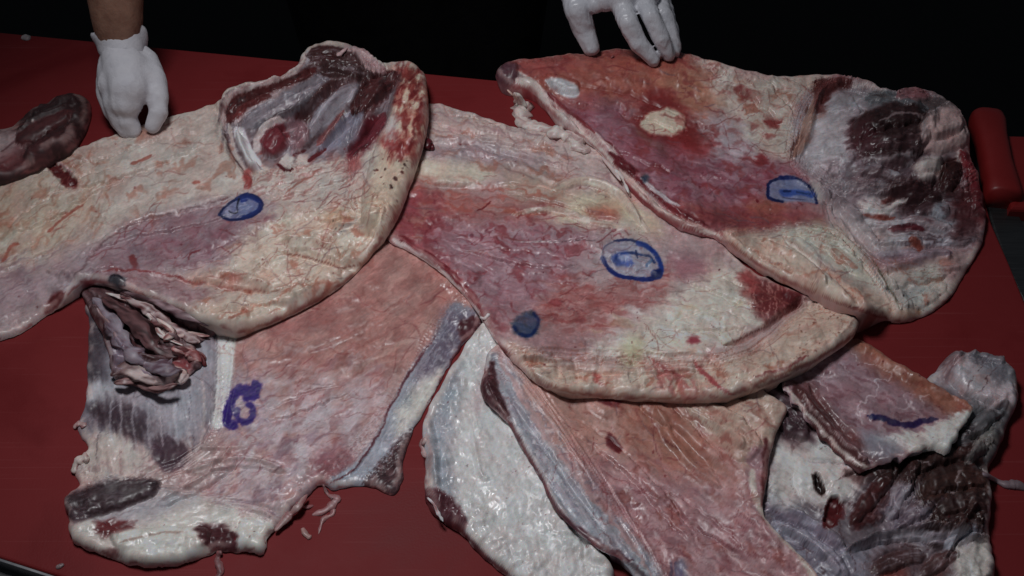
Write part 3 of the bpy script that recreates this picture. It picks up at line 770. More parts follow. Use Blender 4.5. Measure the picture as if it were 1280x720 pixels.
cord('shred', [(112, 572), (98, 578), (92, 592)], [5, 6, 4], FAT, dobj, seed=3, amp=.6, flat=.5, col2=(150, 100, 92))
cord('shred', [(404, 606), (410, 618), (420, 624), (408, 636), (390, 644)], [2.5, 2, 4, 5, 2], (158, 122, 116), dobj, seed=4, amp=.6, flat=.5, col2=(150, 100, 92))
cord('shred', [(414, 628), (416, 642), (404, 650), (398, 668)], [2, 2.6, 1.8, 1.4], (156, 118, 108), dobj, seed=5, amp=.6, flat=.5, col2=(150, 100, 92))
cord('shred', [(370, 628), (380, 634), (392, 632)], [2, 2.4, 1.6], (150, 100, 96), dobj, seed=8, amp=.6, flat=.5, col2=(150, 100, 92))
cord('shred', [(384, 618), (370, 636), (358, 648), (344, 664)], [3, 3.5, 4, 3], (160, 132, 122), dobj, seed=6, amp=.6, flat=.5, col2=(150, 100, 92))
o = cord('meat_scrap', [(378, 660), (382, 668), (389, 673)], [2.6, 3, 2.6], (160, 126, 112), None, seed=7)
tag(o, 'tiny loose pale scrap lying below the torn strands of the rib panel', 'scrap')
o = cord('meat_scrap', [(70, 709), (75, 708), (80, 705)], [2, 2.6, 2], (130, 110, 110), None, seed=9)
tag(o, 'tiny grey scrap on the board near the bright steel edge strip', 'scrap')
o = cord('meat_scrap', [(27, 48), (32, 47), (38, 49)], [4, 6, 4], (150, 140, 140), None, seed=10)
tag(o, 'small pale scrap on the far edge of the board beyond the dark shank', 'scrap')

# =============================================================== F: white fat slab
F = Cut('fat_slab', [(600, 405), (570, 450), (548, 485), (530, 520), (527, 548), (531, 580), (530, 610), (534, 632), (556, 654), (578, 668), (600, 692), (628, 715), (665, 738),
    (715, 752), (758, 742), (768, 716), (750, 690), (735, 660), (720, 600), (680, 540), (660, 480), (640, 430), (625, 405)], 15, 8, 2, ragged=2.2, flow=70)
F.skin(.8, .5, .6); F.rough(None, 2.0, 30); F.rough([(500,400),(780,400),(780,770),(500,770)], 1.5, 9, kind='ridged', stretch=1.3); F.rough(None, 1.3, 8, kind='ridged'); F.rough(None, .7, 3.6, seed=5)
F.ridge([(540, 520), (550, 560), (552, 600), (560, 640)], 7, -2); F.ridge([(590, 540), (600, 590), (610, 600)], 5, 1.5)
F.ridge([(700, 640), (730, 680), (735, 700), (760, 710)], 6, -3); F.bump([(735, 670), (765, 690), (762, 716), (735, 716)], 4, 8)
F.ridge([(533, 545), (543, 580), (545, 610)], 6, 3)
F.bump([(530, 612), (548, 612), (572, 630), (584, 658), (560, 656), (536, 632)], 3, 6)
F.shape()
F.base_col((176, 171, 166), .34)
F.mottle([(520, 400), (770, 400), (770, 760), (520, 760)], (184, 182, 182), 7, 0, .7)
F.mottle([(520, 400), (770, 400), (770, 760), (520, 760)], (158, 154, 156), 10, .1, .5, seed=7)
F.fill([(560, 470), (575, 460), (562, 560), (566, 620), (548, 610), (532, 570), (530, 530)], (138, 140, 156), 7, 6, .8)
F.streaks([(530, 500), (575, 470), (570, 640), (532, 610)], (168, 160, 160), 96, 3, 9, .08, .7)
F.line([(532, 540), (538, 570), (534, 610)], 4, (166, 138, 128), .7, 3)
F.fill([(528, 610), (548, 612), (572, 630), (584, 660), (560, 660), (532, 636)], (112, 62, 66), 3, 4)
F.streaks([(528, 610), (548, 612), (572, 630), (584, 660), (560, 660), (532, 636)], (150, 128, 132), 40, 3, 6, .15, .7)
F.line([(552, 650), (580, 668), (605, 694), (640, 722)], 4, (106, 62, 66), .8, 3)
F.fill([(590, 500), (606, 460), (612, 480), (600, 520)], (160, 140, 140), 6, 6, .5)
F.spots([(540, 440), (760, 600), (760, 720), (600, 700)], 26, 1, 2.2, (120, 90, 94), .6); F.spots([(540, 440), (700, 600), (760, 720), (600, 700)], 8, 1, 2.6, BLOOD, .8, seed=3)
F.spots([(560, 440), (640, 440), (760, 720), (600, 690)], 120, .8, 2, (206, 206, 206), .8, seed=9)
F.g -= .04
F.part('muscle', [(524, 610), (548, 611), (572, 629), (586, 660), (560, 664), (526, 636)])
F.part('fat_lobe', [(735, 668), (775, 680), (772, 726), (735, 720)])
fobj = F.build('granular white fat slab with a small dark muscle on its rim', 'fat', 'meat cuts heaped on the board')
cord('shred', [(534, 622), (542, 630), (548, 642), (554, 652)], [2, 1.5, 1.5, 1.2], (180, 174, 176), fobj, seed=4, amp=.6, flat=.5, col2=(150, 100, 92))
cord('shred', [(534, 548), (528, 556), (532, 572)], [3, 3.5, 2], (168, 146, 138), fobj, seed=5, amp=.6, flat=.5, col2=(150, 100, 92))
# =============================================================== G: forequarter with shank, lower right
G = Cut('meat_cut', [(950, 480), (1000, 450), (1070, 445), (1130, 470), (1160, 470), (1178, 452), (1196, 442), (1222, 446), (1252, 454), (1262, 470), (1273, 492), (1268, 512), (1258, 535),
    (1248, 565), (1236, 588), (1240, 605), (1236, 640), (1238, 672), (1240, 700), (1236, 745), (1150, 775), (1050, 770), (990, 730), (960, 690), (940, 640), (930, 560)], 13, 7, 3, ragged=3, flow=35, flows=[([(1125,560),(1235,560),(1240,660),(1150,650)],68)],
    thin=[([(1150, 470), (1178, 450), (1185, 480), (1160, 490)], .6, 8)])
ALLG = [(920, 430), (1290, 430), (1290, 780), (920, 780)]
G.skin(1.2, .4, .8); G.rough(None, 3, 34); G.rough(None, 1.2, 9, seed=2)
G.bump([(1180, 460), (1200, 444), (1255, 456), (1272, 490), (1268, 515), (1240, 515), (1200, 490)], 14, 14)
G.bump([(1210, 500), (1262, 515), (1248, 565), (1220, 580), (1190, 560)], 8, 14)
G.bump([(1120, 600), (1180, 560), (1235, 600), (1235, 660), (1180, 690), (1130, 650)], 12, 22)
G.rough([(1100, 570), (1240, 560), (1240, 720), (1100, 720)], 3, 12, 60, 2, kind='ridged')
G.bump([(1000, 570), (1060, 560), (1080, 600), (1040, 640), (1000, 620)], 3, 10)
G.ridge([(955, 630), (990, 640), (1030, 665), (1055, 685)], 9, 4); G.ridge([(970, 655), (1010, 680), (1050, 720)], 8, 3)
G.ridge([(1055, 690), (1100, 670), (1150, 665), (1230, 680)], 7, 5); G.ridge([(1180, 700), (1200, 660), (1215, 640)], 6, 3)
G.bump([(1190, 690), (1235, 670), (1240, 720), (1200, 740)], 8, 10)
G.bump([(1066, 610), (1100, 570), (1125, 560), (1112, 640), (1080, 660), (1060, 655)], 6, 12)
for c in ([(1018, 594), (1024, 596), (1030, 612), (1026, 618), (1020, 610)], [(1036, 625), (1048, 622), (1052, 636), (1044, 656), (1030, 658)]): G.bump(c, -7, 3, 1)
G.ridge([(1012, 575), (1050, 580), (1080, 578)], 3, -2)
G.rough([(960, 640), (1080, 660), (1100, 740), (1000, 740)], 1.2, 4, 35, 8)
for row in (
    ([(958, 486), (976, 500), (1000, 524), (1012, 540)], [8, 12, 10, 5], (92, 62, 70), (130, 112, 122)),
    ([(968, 516), (988, 534), (1010, 548)], [7, 11, 7], (98, 68, 76), (70, 46, 54)),
    ([(1128, 598), (1160, 574), (1200, 566), (1228, 578)], [9, 18, 18, 9], (92, 54, 44), (64, 36, 32), dict(name='muscle', flat=.16)),
    ([(1150, 622), (1178, 604), (1212, 600), (1234, 606)], [9, 18, 18, 9], (98, 62, 48), (68, 40, 34), dict(name='muscle', flat=.16)),
    ([(1164, 648), (1192, 634), (1216, 632), (1234, 640)], [7, 14, 14, 7], (84, 50, 44), (118, 92, 80), dict(flat=.18)),
    ([(1064, 656), (1078, 636), (1096, 614), (1114, 596)], [6, 10, 11, 6], (104, 52, 44), (80, 42, 40), dict(flat=.25)),
    ([(1110, 650), (1122, 622), (1134, 596), (1140, 578)], [6, 11, 11, 6], (150, 140, 150), (112, 96, 116)),
    ([(1118, 664), (1140, 646), (1164, 640)], [6, 11, 7], (136, 124, 138), (98, 78, 98)),
    ([(956, 636), (990, 644), (1026, 664), (1058, 692)], [5, 9, 9, 5], (134, 122, 142), (170, 164, 176)),
    ([(966, 652), (1000, 668), (1036, 694), (1060, 724)], [5, 8, 9, 6], (152, 146, 162), (112, 100, 124)),
    ([(1052, 694), (1090, 676), (1130, 668), (1180, 672), (1226, 664)], [4, 7, 8, 7, 5], (160, 150, 158), (122, 104, 118)),
    ([(1090, 716), (1120, 700), (1156, 694)], [8, 13, 8], (100, 66, 62), (136, 124, 134), dict(flat=.2)),
    ([(1150, 722), (1172, 704), (1196, 690)], [7, 11, 7], (108, 72, 66), (140, 130, 140), dict(flat=.2)),
    ([(1180, 686), (1200, 668), (1222, 660)], [5, 9, 6], (158, 154, 166), (120, 110, 124)),
    ([(1050, 600), (1070, 580), (1100, 572), (1130, 566)], [4, 7, 8, 5], (140, 74, 66), (168, 120, 112)),
    ([(1198, 556), (1216, 540), (1236, 524), (1256, 512)], [6, 10, 10, 6], (112, 108, 114), (84, 74, 82)),
    ([(1206, 580), (1224, 562), (1244, 544)], [5, 9, 6], (124, 116, 112), (92, 80, 84)),
    ([(1180, 470), (1190, 452), (1204, 444)], [4, 6, 4], (150, 120, 120), (176, 164, 166)),
    ([(1210, 446), (1232, 450), (1252, 460)], [5, 9, 7], (118, 112, 124), (150, 142, 150))):
    kw = dict(row[4]) if len(row) > 4 else {}
    G.strand(kw.pop('name', 'muscle_strand'), *row[:4], **kw)
G.shape(.001)
G.base_col((118, 104, 112))  # base darkened to stand in for the weaker light at this end
G.fill([(975, 545), (1060, 550), (1080, 580), (1050, 640), (1000, 620), (970, 640), (962, 600)], (176, 168, 160), 8, 8)
G.mottle([(970, 540), (1080, 545), (1060, 640), (965, 640)], (186, 182, 184), 10, .05, .6)
G.mottle([(970, 540), (1080, 545), (1060, 640), (965, 640)], (158, 120, 110), 9, .2, .5, seed=4)
G.fill([(950, 470), (1000, 470), (1005, 520), (985, 545), (960, 520)], (84, 58, 66), 6, 7)
G.fill([(975, 520), (1005, 525), (1020, 555), (985, 560)], (96, 66, 74), 6, 7)
G.mottle([(950, 470), (1010, 470), (1020, 550), (960, 550)], (140, 120, 130), 7, .2, .6)
G.line([(1010, 576), (1050, 580), (1082, 577)], 2, (96, 92, 112), .8)
G.fill([(1016, 594), (1024, 596), (1031, 612), (1027, 620), (1019, 610)], (74, 44, 36), 1.5, 2)
G.fill([(1036, 624), (1048, 622), (1052, 636), (1044, 656), (1028, 659)], (124, 46, 34), 1.5, 2)
G.fill([(1046, 630), (1056, 632), (1054, 648), (1046, 646)], (120, 70, 70), 2, 2)
for k in range(5): G.line([(1010+k*5, 640+k*2.5), (1018+k*5, 630+k*2.5)], 1.4, (112, 96, 112), .8, 1)
# blue grey sheath at the bottom
G.fill([(955, 632), (1000, 645), (1040, 665), (1060, 690), (1110, 670), (1130, 700), (1110, 760), (1000, 750)], (132, 126, 144), 7, 6)
G.streaks([(955, 632), (1060, 690), (1130, 690), (1110, 760), (1000, 750)], (158, 152, 166), 32, 4, 8, .06, .6)
G.streaks([(955, 632), (1060, 680), (1030, 720), (1000, 700)], (98, 82, 110), 34, 4, 7, .1, .7, seed=3)
G.fill([(1080, 690), (1130, 660), (1180, 690), (1150, 730), (1090, 740)], (146, 138, 150), 8, 8, .8)
# muscle
G.fill([(1066, 640), (1085, 612), (1110, 590), (1122, 600), (1110, 640), (1082, 656), (1066, 660)], (104, 52, 46), 4, 5)
G.streaks([(1066, 640), (1120, 590), (1110, 650), (1070, 660)], (150, 120, 118), -45, 3, 5, .2, .7)
G.fill([(1052, 590), (1080, 565), (1130, 555), (1140, 580), (1100, 590), (1070, 600)], (140, 70, 62), 7, 8, .9)
G.fill([(1100, 580), (1130, 556), (1190, 540), (1235, 570), (1244, 640), (1240, 690), (1180, 690), (1140, 650), (1140, 600)], (80, 48, 42), 9, 10)
G.streaks([(1125, 560), (1235, 560), (1240, 660), (1160, 650)], (124, 92, 70), 68, 3.5, 6, .05, .6)
G.streaks([(1125, 560), (1235, 560), (1240, 660), (1160, 650)], (64, 36, 32), 68, 4, 6, .1, .7, seed=5)
G.fill([(1115, 580), (1145, 575), (1150, 630), (1170, 650), (1120, 670), (1105, 640)], (128, 112, 124), 7, 9, .8)
G.mottle([(1105, 575), (1180, 600), (1180, 670), (1105, 670)], (92, 76, 100), 8, .05, .7)
G.mottle([(1105, 575), (1180, 600), (1180, 670), (1105, 670)], (190, 186, 192), 5, .18, .7, seed=6)
G.line([(1060, 690), (1090, 675), (1125, 672), (1160, 672)], 5, (168, 156, 160), .9, 4)
G.line([(1105, 676), (1140, 671)], 2, (150, 60, 54), .8)
G.fill([(1180, 665), (1215, 655), (1232, 670), (1200, 690), (1180, 690)], (160, 156, 166), 6, 8, .85)
G.fill([(1190, 690), (1236, 675), (1242, 720), (1200, 745)], (172, 164, 154), 6, 6)
G.fill([(1090, 700), (1120, 680), (1160, 690), (1150, 720), (1100, 730)], (104, 72, 72), 8, 8, .75)
G.fill([(1098, 716), (1130, 712), (1136, 740), (1100, 745)], (150, 82, 62), 5, 6, .9)
G.fill([(1155, 705), (1180, 700), (1180, 730), (1155, 740)], (130, 80, 66), 5, 6, .8)
# shank
G.fill([(1150, 475), (1180, 452), (1210, 440), (1262, 455), (1276, 492), (1262, 530), (1230, 525), (1200, 490)], (164, 154, 158), 6, 6)
G.fill([(1225, 446), (1258, 452), (1262, 475), (1240, 478)], (112, 106, 118), 6, 6, .85)
G.fill([(1176, 452), (1192, 450), (1190, 470), (1178, 478)], (124, 96, 100), 5, 5, .8)
G.mottle([(1180, 450), (1270, 450), (1270, 520), (1200, 500)], (170, 128, 112), 9, .15, .55)
G.fill([(1212, 505), (1240, 512), (1262, 520), (1248, 565), (1222, 585), (1195, 560)], (104, 100, 106), 8, 8)
G.fill([(1218, 535), (1245, 535), (1236, 560), (1215, 562)], (140, 134, 122), 8, 8, .7)
G.streaks([(1195, 500), (1262, 515), (1245, 580), (1195, 570)], (80, 72, 80), 110, 4, 5, .1, .6)
G.line([(1225, 590), (1240, 600), (1236, 650), (1238, 700)], 4, (158, 146, 150), .7, 5)
G.fibre(ALLG, .6); G.paint_strands()
G.fill([(978, 552), (1050, 556), (1078, 582), (1046, 622), (1004, 626), (972, 630), (966, 600)], (182, 174, 166), 8, 7, .7)
G.fill([(1016, 594), (1024, 596), (1031, 612), (1027, 620), (1019, 610)], (70, 42, 34), 1.5, 2); G.fill([(1036, 624), (1048, 622), (1052, 636), (1044, 656), (1028, 659)], (120, 44, 34), 1.5, 2)
G.fill([(1060, 592), (1090, 586), (1130, 572), (1180, 566), (1196, 580), (1150, 600), (1100, 600)], (78, 46, 38), 6, 7, .85)
G.veins(ALLG, (186, 180, 186), 26, .05, .55, ang=40, stretch=2); G.veins(ALLG, (90, 40, 40), 30, .035, .5, seed=7)
G.spots(ALLG, 70, .7, 1.8, (196, 190, 192), .4); G.spots(ALLG, 40, .8, 2, BLOOD, .6, seed=4)  # the pale spots are glints painted into the tissue colour
G.part('shank', [(1150, 470), (1180, 448), (1205, 436), (1266, 450), (1282, 492), (1264, 532), (1230, 525), (1200, 492)], 'grey white shank end with a cut bone face')
G.part('fat_lobe', [(1190, 690), (1245, 672), (1246, 760), (1200, 750)])
gobj = G.build('forequarter with dark muscle, torn sheath and a pale shank end', 'meat', 'meat cuts heaped on the board')
cord('shred', [(1228, 592), (1244, 600), (1258, 606), (1270, 606), (1284, 612)], [5, 3, 5, 6, 4], (132, 112, 118), gobj, seed=3)

# =============================================================== E: peach panel, lower middle
E_ = Cut('meat_cut', [(620, 430), (604, 465), (600, 488), (612, 508), (634, 528), (655, 565), (676, 600), (692, 635), (718, 662), (748, 686), (780, 702), (806, 740), (860, 790), (960, 800),
    (1040, 770), (1018, 716), (995, 690), (968, 660), (954, 636), (960, 600), (964, 566), (976, 530), (984, 509), (956, 488), (920, 460), (820, 440), (700, 420)], 8, 5, 4, ragged=1.6, flow=38, flows=[([(606,440),(660,470),(830,730),(740,690),(608,490)],56)],
    thin=[([(600, 440), (640, 440), (820, 740), (760, 720)], .6, 12)])
ALLE = [(590, 420), (1050, 420), (1050, 800), (590, 800)]
E_.skin(1.0, .22, .7); E_.rough(None, 1.6, 34); E_.rough(None, .45, 7, seed=2)
E_.soft([(780, 510), (860, 520), (900, 580), (860, 600), (800, 560)], -6, 25)
E_.ridge([(860, 510), (900, 535), (930, 560)], 9, 3); E_.ridge([(840, 530), (870, 560), (900, 585)], 7, -2.5); E_.ridge([(870, 505), (930, 530)], 6, 2)
E_.ridge([(820, 510), (850, 560), (900, 610)], 10, 3)
E_.bump([(905, 545), (930, 535), (950, 548), (945, 570), (915, 572)], 3, 8)
E_.bump([(880, 495), (984, 505), (972, 540), (962, 600), (930, 560), (900, 530)], 3, 10)
E_.ridge([(965, 640), (985, 672), (1010, 700), (1030, 740)], 8, 4)
E_.ridge([(640, 500), (690, 570), (740, 640), (790, 700)], 6, -2.2); E_.ridge([(630, 530), (670, 590), (720, 660), (760, 690)], 6, 3)
E_.bump([(600, 478), (616, 470), (628, 500), (636, 520), (616, 512)], 5, 6)
E_.rough([(620, 450), (820, 720), (700, 640)], .8, 3.5, 55, 8)
E_.rough([(760, 560), (960, 640), (960, 740), (820, 720)], .7, 6, 35, 5)
E_.folds(([(800, 500), (850, 530), (904, 584)], [7, 12, 7], .25), ([(862, 504), (912, 526), (952, 560)], [6, 10, 6], .28), ([(700, 520), (760, 560), (820, 620), (870, 680)], [7, 10, 10, 6], .14), ([(800, 600), (860, 640), (930, 690)], [6, 10, 6], .16))
E_.shape()
E_.base_col((170, 134, 122))
E_.fill([(640, 470), (760, 490), (860, 500), (900, 560), (860, 600), (760, 590), (690, 540)], (172, 134, 112), 20, 12)
E_.fill([(780, 505), (840, 505), (880, 560), (900, 600), (860, 600), (810, 560)], (160, 112, 82), 14, 10, .9)
E_.streaks([(760, 500), (900, 500), (930, 600), (840, 620)], (148, 94, 66), 42, 8, 4, .08, .6)
E_.fill([(720, 580), (860, 600), (950, 640), (1010, 720), (900, 760), (820, 720), (760, 650)], (166, 126, 122), 18, 12)
E_.mottle([(700, 560), (900, 600), (1000, 720), (820, 740)], (140, 88, 88), 14, .1, .55)
E_.mottle([(640, 480), (900, 560), (1000, 720), (800, 700)], (182, 148, 138), 10, .14, .5, seed=5)
E_.streaks([(760, 600), (960, 650), (1000, 740), (850, 740)], (132, 70, 68), 32, 4, 9, .16, .55, seed=4)
E_.streaks([(700, 560), (960, 650), (1000, 740), (800, 720)], (184, 154, 146), 36, 5, 8, .14, .5, seed=14)
E_.fill([(850, 500), (955, 488), (984, 509), (974, 545), (962, 600), (938, 590), (920, 570), (880, 540)], (172, 150, 126), 6, 5)
E_.streaks([(850, 500), (975, 500), (960, 570), (880, 560)], (164, 118, 96), 30, 6, 5, .1, .6)
E_.fill([(902, 548), (926, 534), (950, 546), (948, 568), (918, 574)], (170, 140, 116), 3, 3)
E_.fill([(935, 566), (962, 560), (960, 600), (950, 640), (936, 620)], (160, 118, 118), 4, 4, .9)
E_.fill([(954, 556), (962, 560), (958, 640), (952, 640)], (118, 56, 50), 2, 2)
E_.line([(940, 590), (948, 632), (978, 668), (1005, 700), (1028, 745)], 6, (178, 164, 146), .95, 2, False)
E_.spots([(780, 540), (840, 540), (840, 600), (780, 600)], 5, 1.5, 3, (140, 60, 50))
E_.fill([(756, 545), (764, 543), (778, 560), (772, 566), (760, 558)], (128, 50, 42), 2, 3)
E_.fill([(748, 500), (776, 500), (772, 508), (756, 506)], (132, 58, 52), 2, 3)
E_.line([(828, 546), (840, 556), (850, 562)], 2, (130, 60, 44), .8)
# silver margin and red edge
E_.fill([(606, 440), (640, 460), (660, 510), (720, 600), (800, 680), (830, 730), (790, 740), (740, 690), (690, 630), (640, 540), (608, 490)], (150, 148, 158), 5, 4)
E_.streaks([(610, 440), (650, 470), (830, 730), (760, 700), (640, 540)], (118, 112, 138), 56, 4, 9, .05, .6)
E_.streaks([(610, 440), (650, 470), (830, 730), (760, 700), (640, 540)], (190, 184, 186), 56, 3, 10, .14, .7, seed=3)
E_.line([(622, 440), (640, 475), (680, 540), (740, 620), (790, 680), (820, 730)], 3.5, (172, 140, 132), .8, 5)
E_.line([(636, 524), (652, 556), (672, 592)], 4, (112, 58, 60), .8, 3)
E_.line([(672, 590), (690, 628), (716, 656), (750, 682), (790, 700)], 7, (110, 62, 70), .9, 4)
E_.line([(690, 600), (720, 636), (750, 660)], 3, (160, 150, 160), .7, 4)
E_.fill([(598, 482), (606, 462), (618, 452), (621, 480), (632, 505), (638, 522), (620, 514), (604, 500)], (98, 50, 52), 2.5, 3)
E_.streaks([(598, 482), (618, 455), (636, 520), (606, 504)], (140, 104, 106), 60, 2.4, 6, .1, .7)
E_.line([(762, 700), (790, 706), (812, 730)], 4, (92, 70, 76), .6)
E_.stain([(700, 490), (960, 500), (960, 620), (1000, 720), (800, 680)], (150, 88, 66), .4, 14); E_.veinlets([(660, 480), (950, 500), (960, 640), (1000, 720), (820, 700), (720, 580)], 70, ((142, 58, 50), (150, 92, 76), (124, 92, 100), (136, 66, 60)), 2, a=.6); E_.fibre([(606,440),(660,470),(830,730),(740,690),(608,490)], .8); E_.veins(ALLE, (140, 70, 64), 34, .03, .45, seed=3); E_.spots(ALLE, 60, .7, 1.7, (128, 50, 46), .7); E_.spots(ALLE, 60, .7, 1.6, (200, 186, 180), .4, seed=8)  # last, pale specks: highlights put into the colour
for k in range(3): E_.line([(838+k*6, 700+k*2), (840+k*6, 714), (836+k*6, 730)], 3, (84, 66, 120), .55, 2)
E_.fill([(846, 702), (858, 704), (858, 730), (846, 728)], (120, 116, 150), 3, 3, .7)
E_.part('muscle', [(594, 482), (604, 460), (618, 450), (621, 480), (632, 505), (640, 524), (618, 516), (598, 500)])
E_.part('fat_edge', [(936, 585), (946, 585), (954, 632), (984, 664), (1011, 696), (1040, 750), (1022, 755), (998, 704), (970, 672), (942, 636)])
E_.part('fat_patch', [(902, 548), (926, 534), (950, 546), (948, 568), (918, 574)])
E_.part('ink_mark', [(832, 700), (862, 700), (862, 735), (830, 735)], 'faint violet ink smear at the lower rim')
eobj = E_.build('peach toned panel lying over the edge of the white fat slab', 'meat', 'meat cuts heaped on the board')

# =============================================================== flap of G with the purple streak
GF = Cut('flap', [(978, 476), (1010, 455), (1050, 430), (1075, 424), (1096, 440), (1130, 462), (1160, 478), (1195, 494), (1217, 508), (1210, 524), (1200, 540), (1190, 560), (1180, 571), (1165, 562), (1150, 566), (1128, 572), (1104, 580), (1078, 590),
    (1060, 580), (1040, 560), (1020, 540), (1000, 512), (985, 494)], 5, 3, 5, flow=28, base_pad=(4, 8), ragged=4.5, lift=[(1120, 500, 80, 50, 6)])
AGF = [(970, 415), (1225, 415), (1225, 600), (970, 600)]
GF.skin(1.0, .3, .8); GF.rough(None, 2, 22); GF.rough(None, .7, 7, seed=2)
GF.ridge([(1000, 490), (1030, 530), (1060, 560), (1085, 580)], 9, 5); GF.ridge([(1012, 480), (1040, 520), (1070, 550)], 6, -3)
GF.ridge([(1075, 430), (1130, 466), (1190, 498)], 10, 4); GF.bump([(1110, 545), (1150, 535), (1190, 525), (1215, 508), (1185, 572), (1150, 566)], 4, 8)
GF.rough([(1100, 530), (1215, 510), (1185, 572), (1110, 570)], 1.3, 5, kind='ridged')
GF.shape()
GF.base_col((150, 118, 122))
GF.mottle(AGF, (172, 150, 154), 10, 0, .6); GF.streaks(AGF, (128, 76, 80), 28, 6, 5, .1, .6)
GF.fill([(1060, 425), (1080, 420), (1140, 460), (1220, 500), (1215, 520), (1180, 516), (1130, 482), (1090, 460)], (158, 108, 76), 7, 6)
GF.mottle([(1060, 425), (1220, 500), (1215, 520), (1130, 482)], (140, 76, 56), 10, .12, .6)
GF.fill([(1095, 548), (1140, 540), (1170, 530), (1218, 512), (1188, 576), (1150, 568), (1120, 562)], (180, 172, 162), 4, 6)
GF.mottle([(1095, 540), (1218, 512), (1188, 576), (1120, 566)], (158, 146, 142), 5, .1, .7)
GF.fill([(990, 480), (1010, 490), (1050, 545), (1085, 580), (1075, 592), (1040, 565), (1005, 520)], (112, 66, 60), 3, 4); GF.line([(984, 484), (1004, 510), (1034, 546), (1064, 574), (1090, 588)], 3.4, (172, 158, 148), .95, 3); GF.line([(996, 484), (1020, 516), (1050, 548), (1084, 574)], 2.0, (164, 148, 142), .8, 4)
GF.fill([(1005, 472), (1030, 500), (1070, 545), (1110, 570), (1095, 580), (1060, 552), (1020, 510)], (116, 64, 54), 5, 5, .9)
GF.streaks([(1005, 472), (1110, 570), (1060, 552)], (150, 130, 130), 48, 3, 8, .1, .7)
GF.fill([(1075, 540), (1100, 545), (1130, 560), (1110, 576), (1085, 570)], (134, 130, 146), 6, 6, .8)
GF.line([(1086, 520), (1104, 523), (1122, 530), (1140, 531), (1156, 526), (1174, 524)], 5, (56, 30, 106), .95, 2.5, True, .5, .5)
GF.line([(1088, 519), (1108, 526)], 4, (40, 40, 116), .8, 2)
GF.fibre(AGF, .5); GF.veins(AGF, (190, 176, 176), 22, .06, .6, seed=4, ang=30, stretch=2); GF.spots(AGF, 30, .8, 2, (126, 50, 48), .7)
GF.part('ink_mark', [(1084, 515), (1105, 517), (1125, 524), (1155, 520), (1176, 518), (1176, 530), (1150, 536), (1125, 537), (1090, 526)], 'smeared purple ink streak')
GF.part('fat_edge', [(1095, 548), (1140, 540), (1170, 530), (1222, 508), (1190, 582), (1150, 574), (1120, 562)])
gf = GF.build(parent=gobj)
# =============================================================== B: middle side
B = Cut('meat_cut', [(520, 140), (540, 129), (565, 136), (600, 146), (640, 158), (690, 166), (740, 160), (800, 190), (860, 260), (930, 330), (985, 362), (1020, 372), (1050, 380), (1068, 394), (1074, 406), (1064, 424),
    (1040, 442), (1000, 464), (950, 486), (900, 498), (840, 501), (760, 498), (705, 491), (672, 480), (645, 455), (625, 432), (606, 404), (588, 378), (562, 350), (532, 326), (505, 310), (486, 300), (470, 270), (490, 200)],
    10, 6.5, 6, flow=12, flows=[([(640,440),(900,450),(1003,382),(1080,400),(960,492),(740,502)],-14)], lift=[(960, 440, 130, 50, 8), (760, 300, 120, 80, 6)], base_pad=(5, 16), thin=[([(470, 290), (560, 340), (640, 450), (610, 420), (540, 350)], .5, 14)], ragged=1.2)
ALLB = [(460, 110), (1100, 110), (1100, 520), (460, 520)]
B.skin(1.3, .25, .9); B.rough(None, 3, 48); B.rough(None, 1.2, 14, seed=2); B.rough(None, .4, 5, seed=7)
B.bump([(650, 440), (700, 462), (800, 470), (900, 462), (960, 430), (1000, 395), (1040, 378), (1080, 400), (1040, 450), (960, 492), (860, 506), (740, 504), (668, 484)], 5, 22)
B.ridge([(905, 432), (945, 414), (985, 388), (1003, 372)], 6, -6, 2); B.ridge([(660, 450), (700, 470), (720, 476)], 8, -2)
B.bump([(525, 205), (560, 198), (600, 206), (612, 222), (580, 232), (540, 228)], 4, 12)
B.ridge([(530, 182), (580, 180), (640, 190), (690, 215)], 6, -3); B.ridge([(540, 200), (600, 192), (660, 212), (700, 230)], 7, 2.5)
B.ridge([(690, 235), (730, 225), (775, 240), (800, 280)], 8, 3.5); B.ridge([(680, 262), (720, 268), (770, 272)], 5, -2.5); B.ridge([(640, 268), (690, 260), (750, 276)], 6, 2)
B.ridge([(540, 230), (600, 235), (650, 230)], 5, -2)
B.ridge([(545, 320), (590, 330), (620, 345)], 5, -2); B.ridge([(500, 306), (535, 324), (565, 350), (592, 384)], 6, 3.5, 2)
B.ridge([(640, 301), (700, 302), (750, 297)], 2, -1)
for x, y, x2, y2 in ((700, 470, 690, 440), (722, 480, 716, 446), (740, 485, 752, 440), (800, 490, 790, 450), (830, 490, 810, 440), (875, 494, 868, 450), (915, 488, 880, 436), (842, 492, 852, 466)):
    B.ridge([(x, y), ((x+x2)/2+2, (y+y2)/2), (x2, y2)], 5, -1.6, 2)
B.rough([(540, 130), (760, 150), (760, 215), (540, 200)], 2.2, 11, 20, 2, kind='ridged')
B.rough([(500, 230), (760, 250), (860, 340), (640, 400)], .9, 6, 12, 5)
B.rough([(860, 340), (1000, 370), (940, 430), (850, 440)], 1.2, 7, kind='ridged')
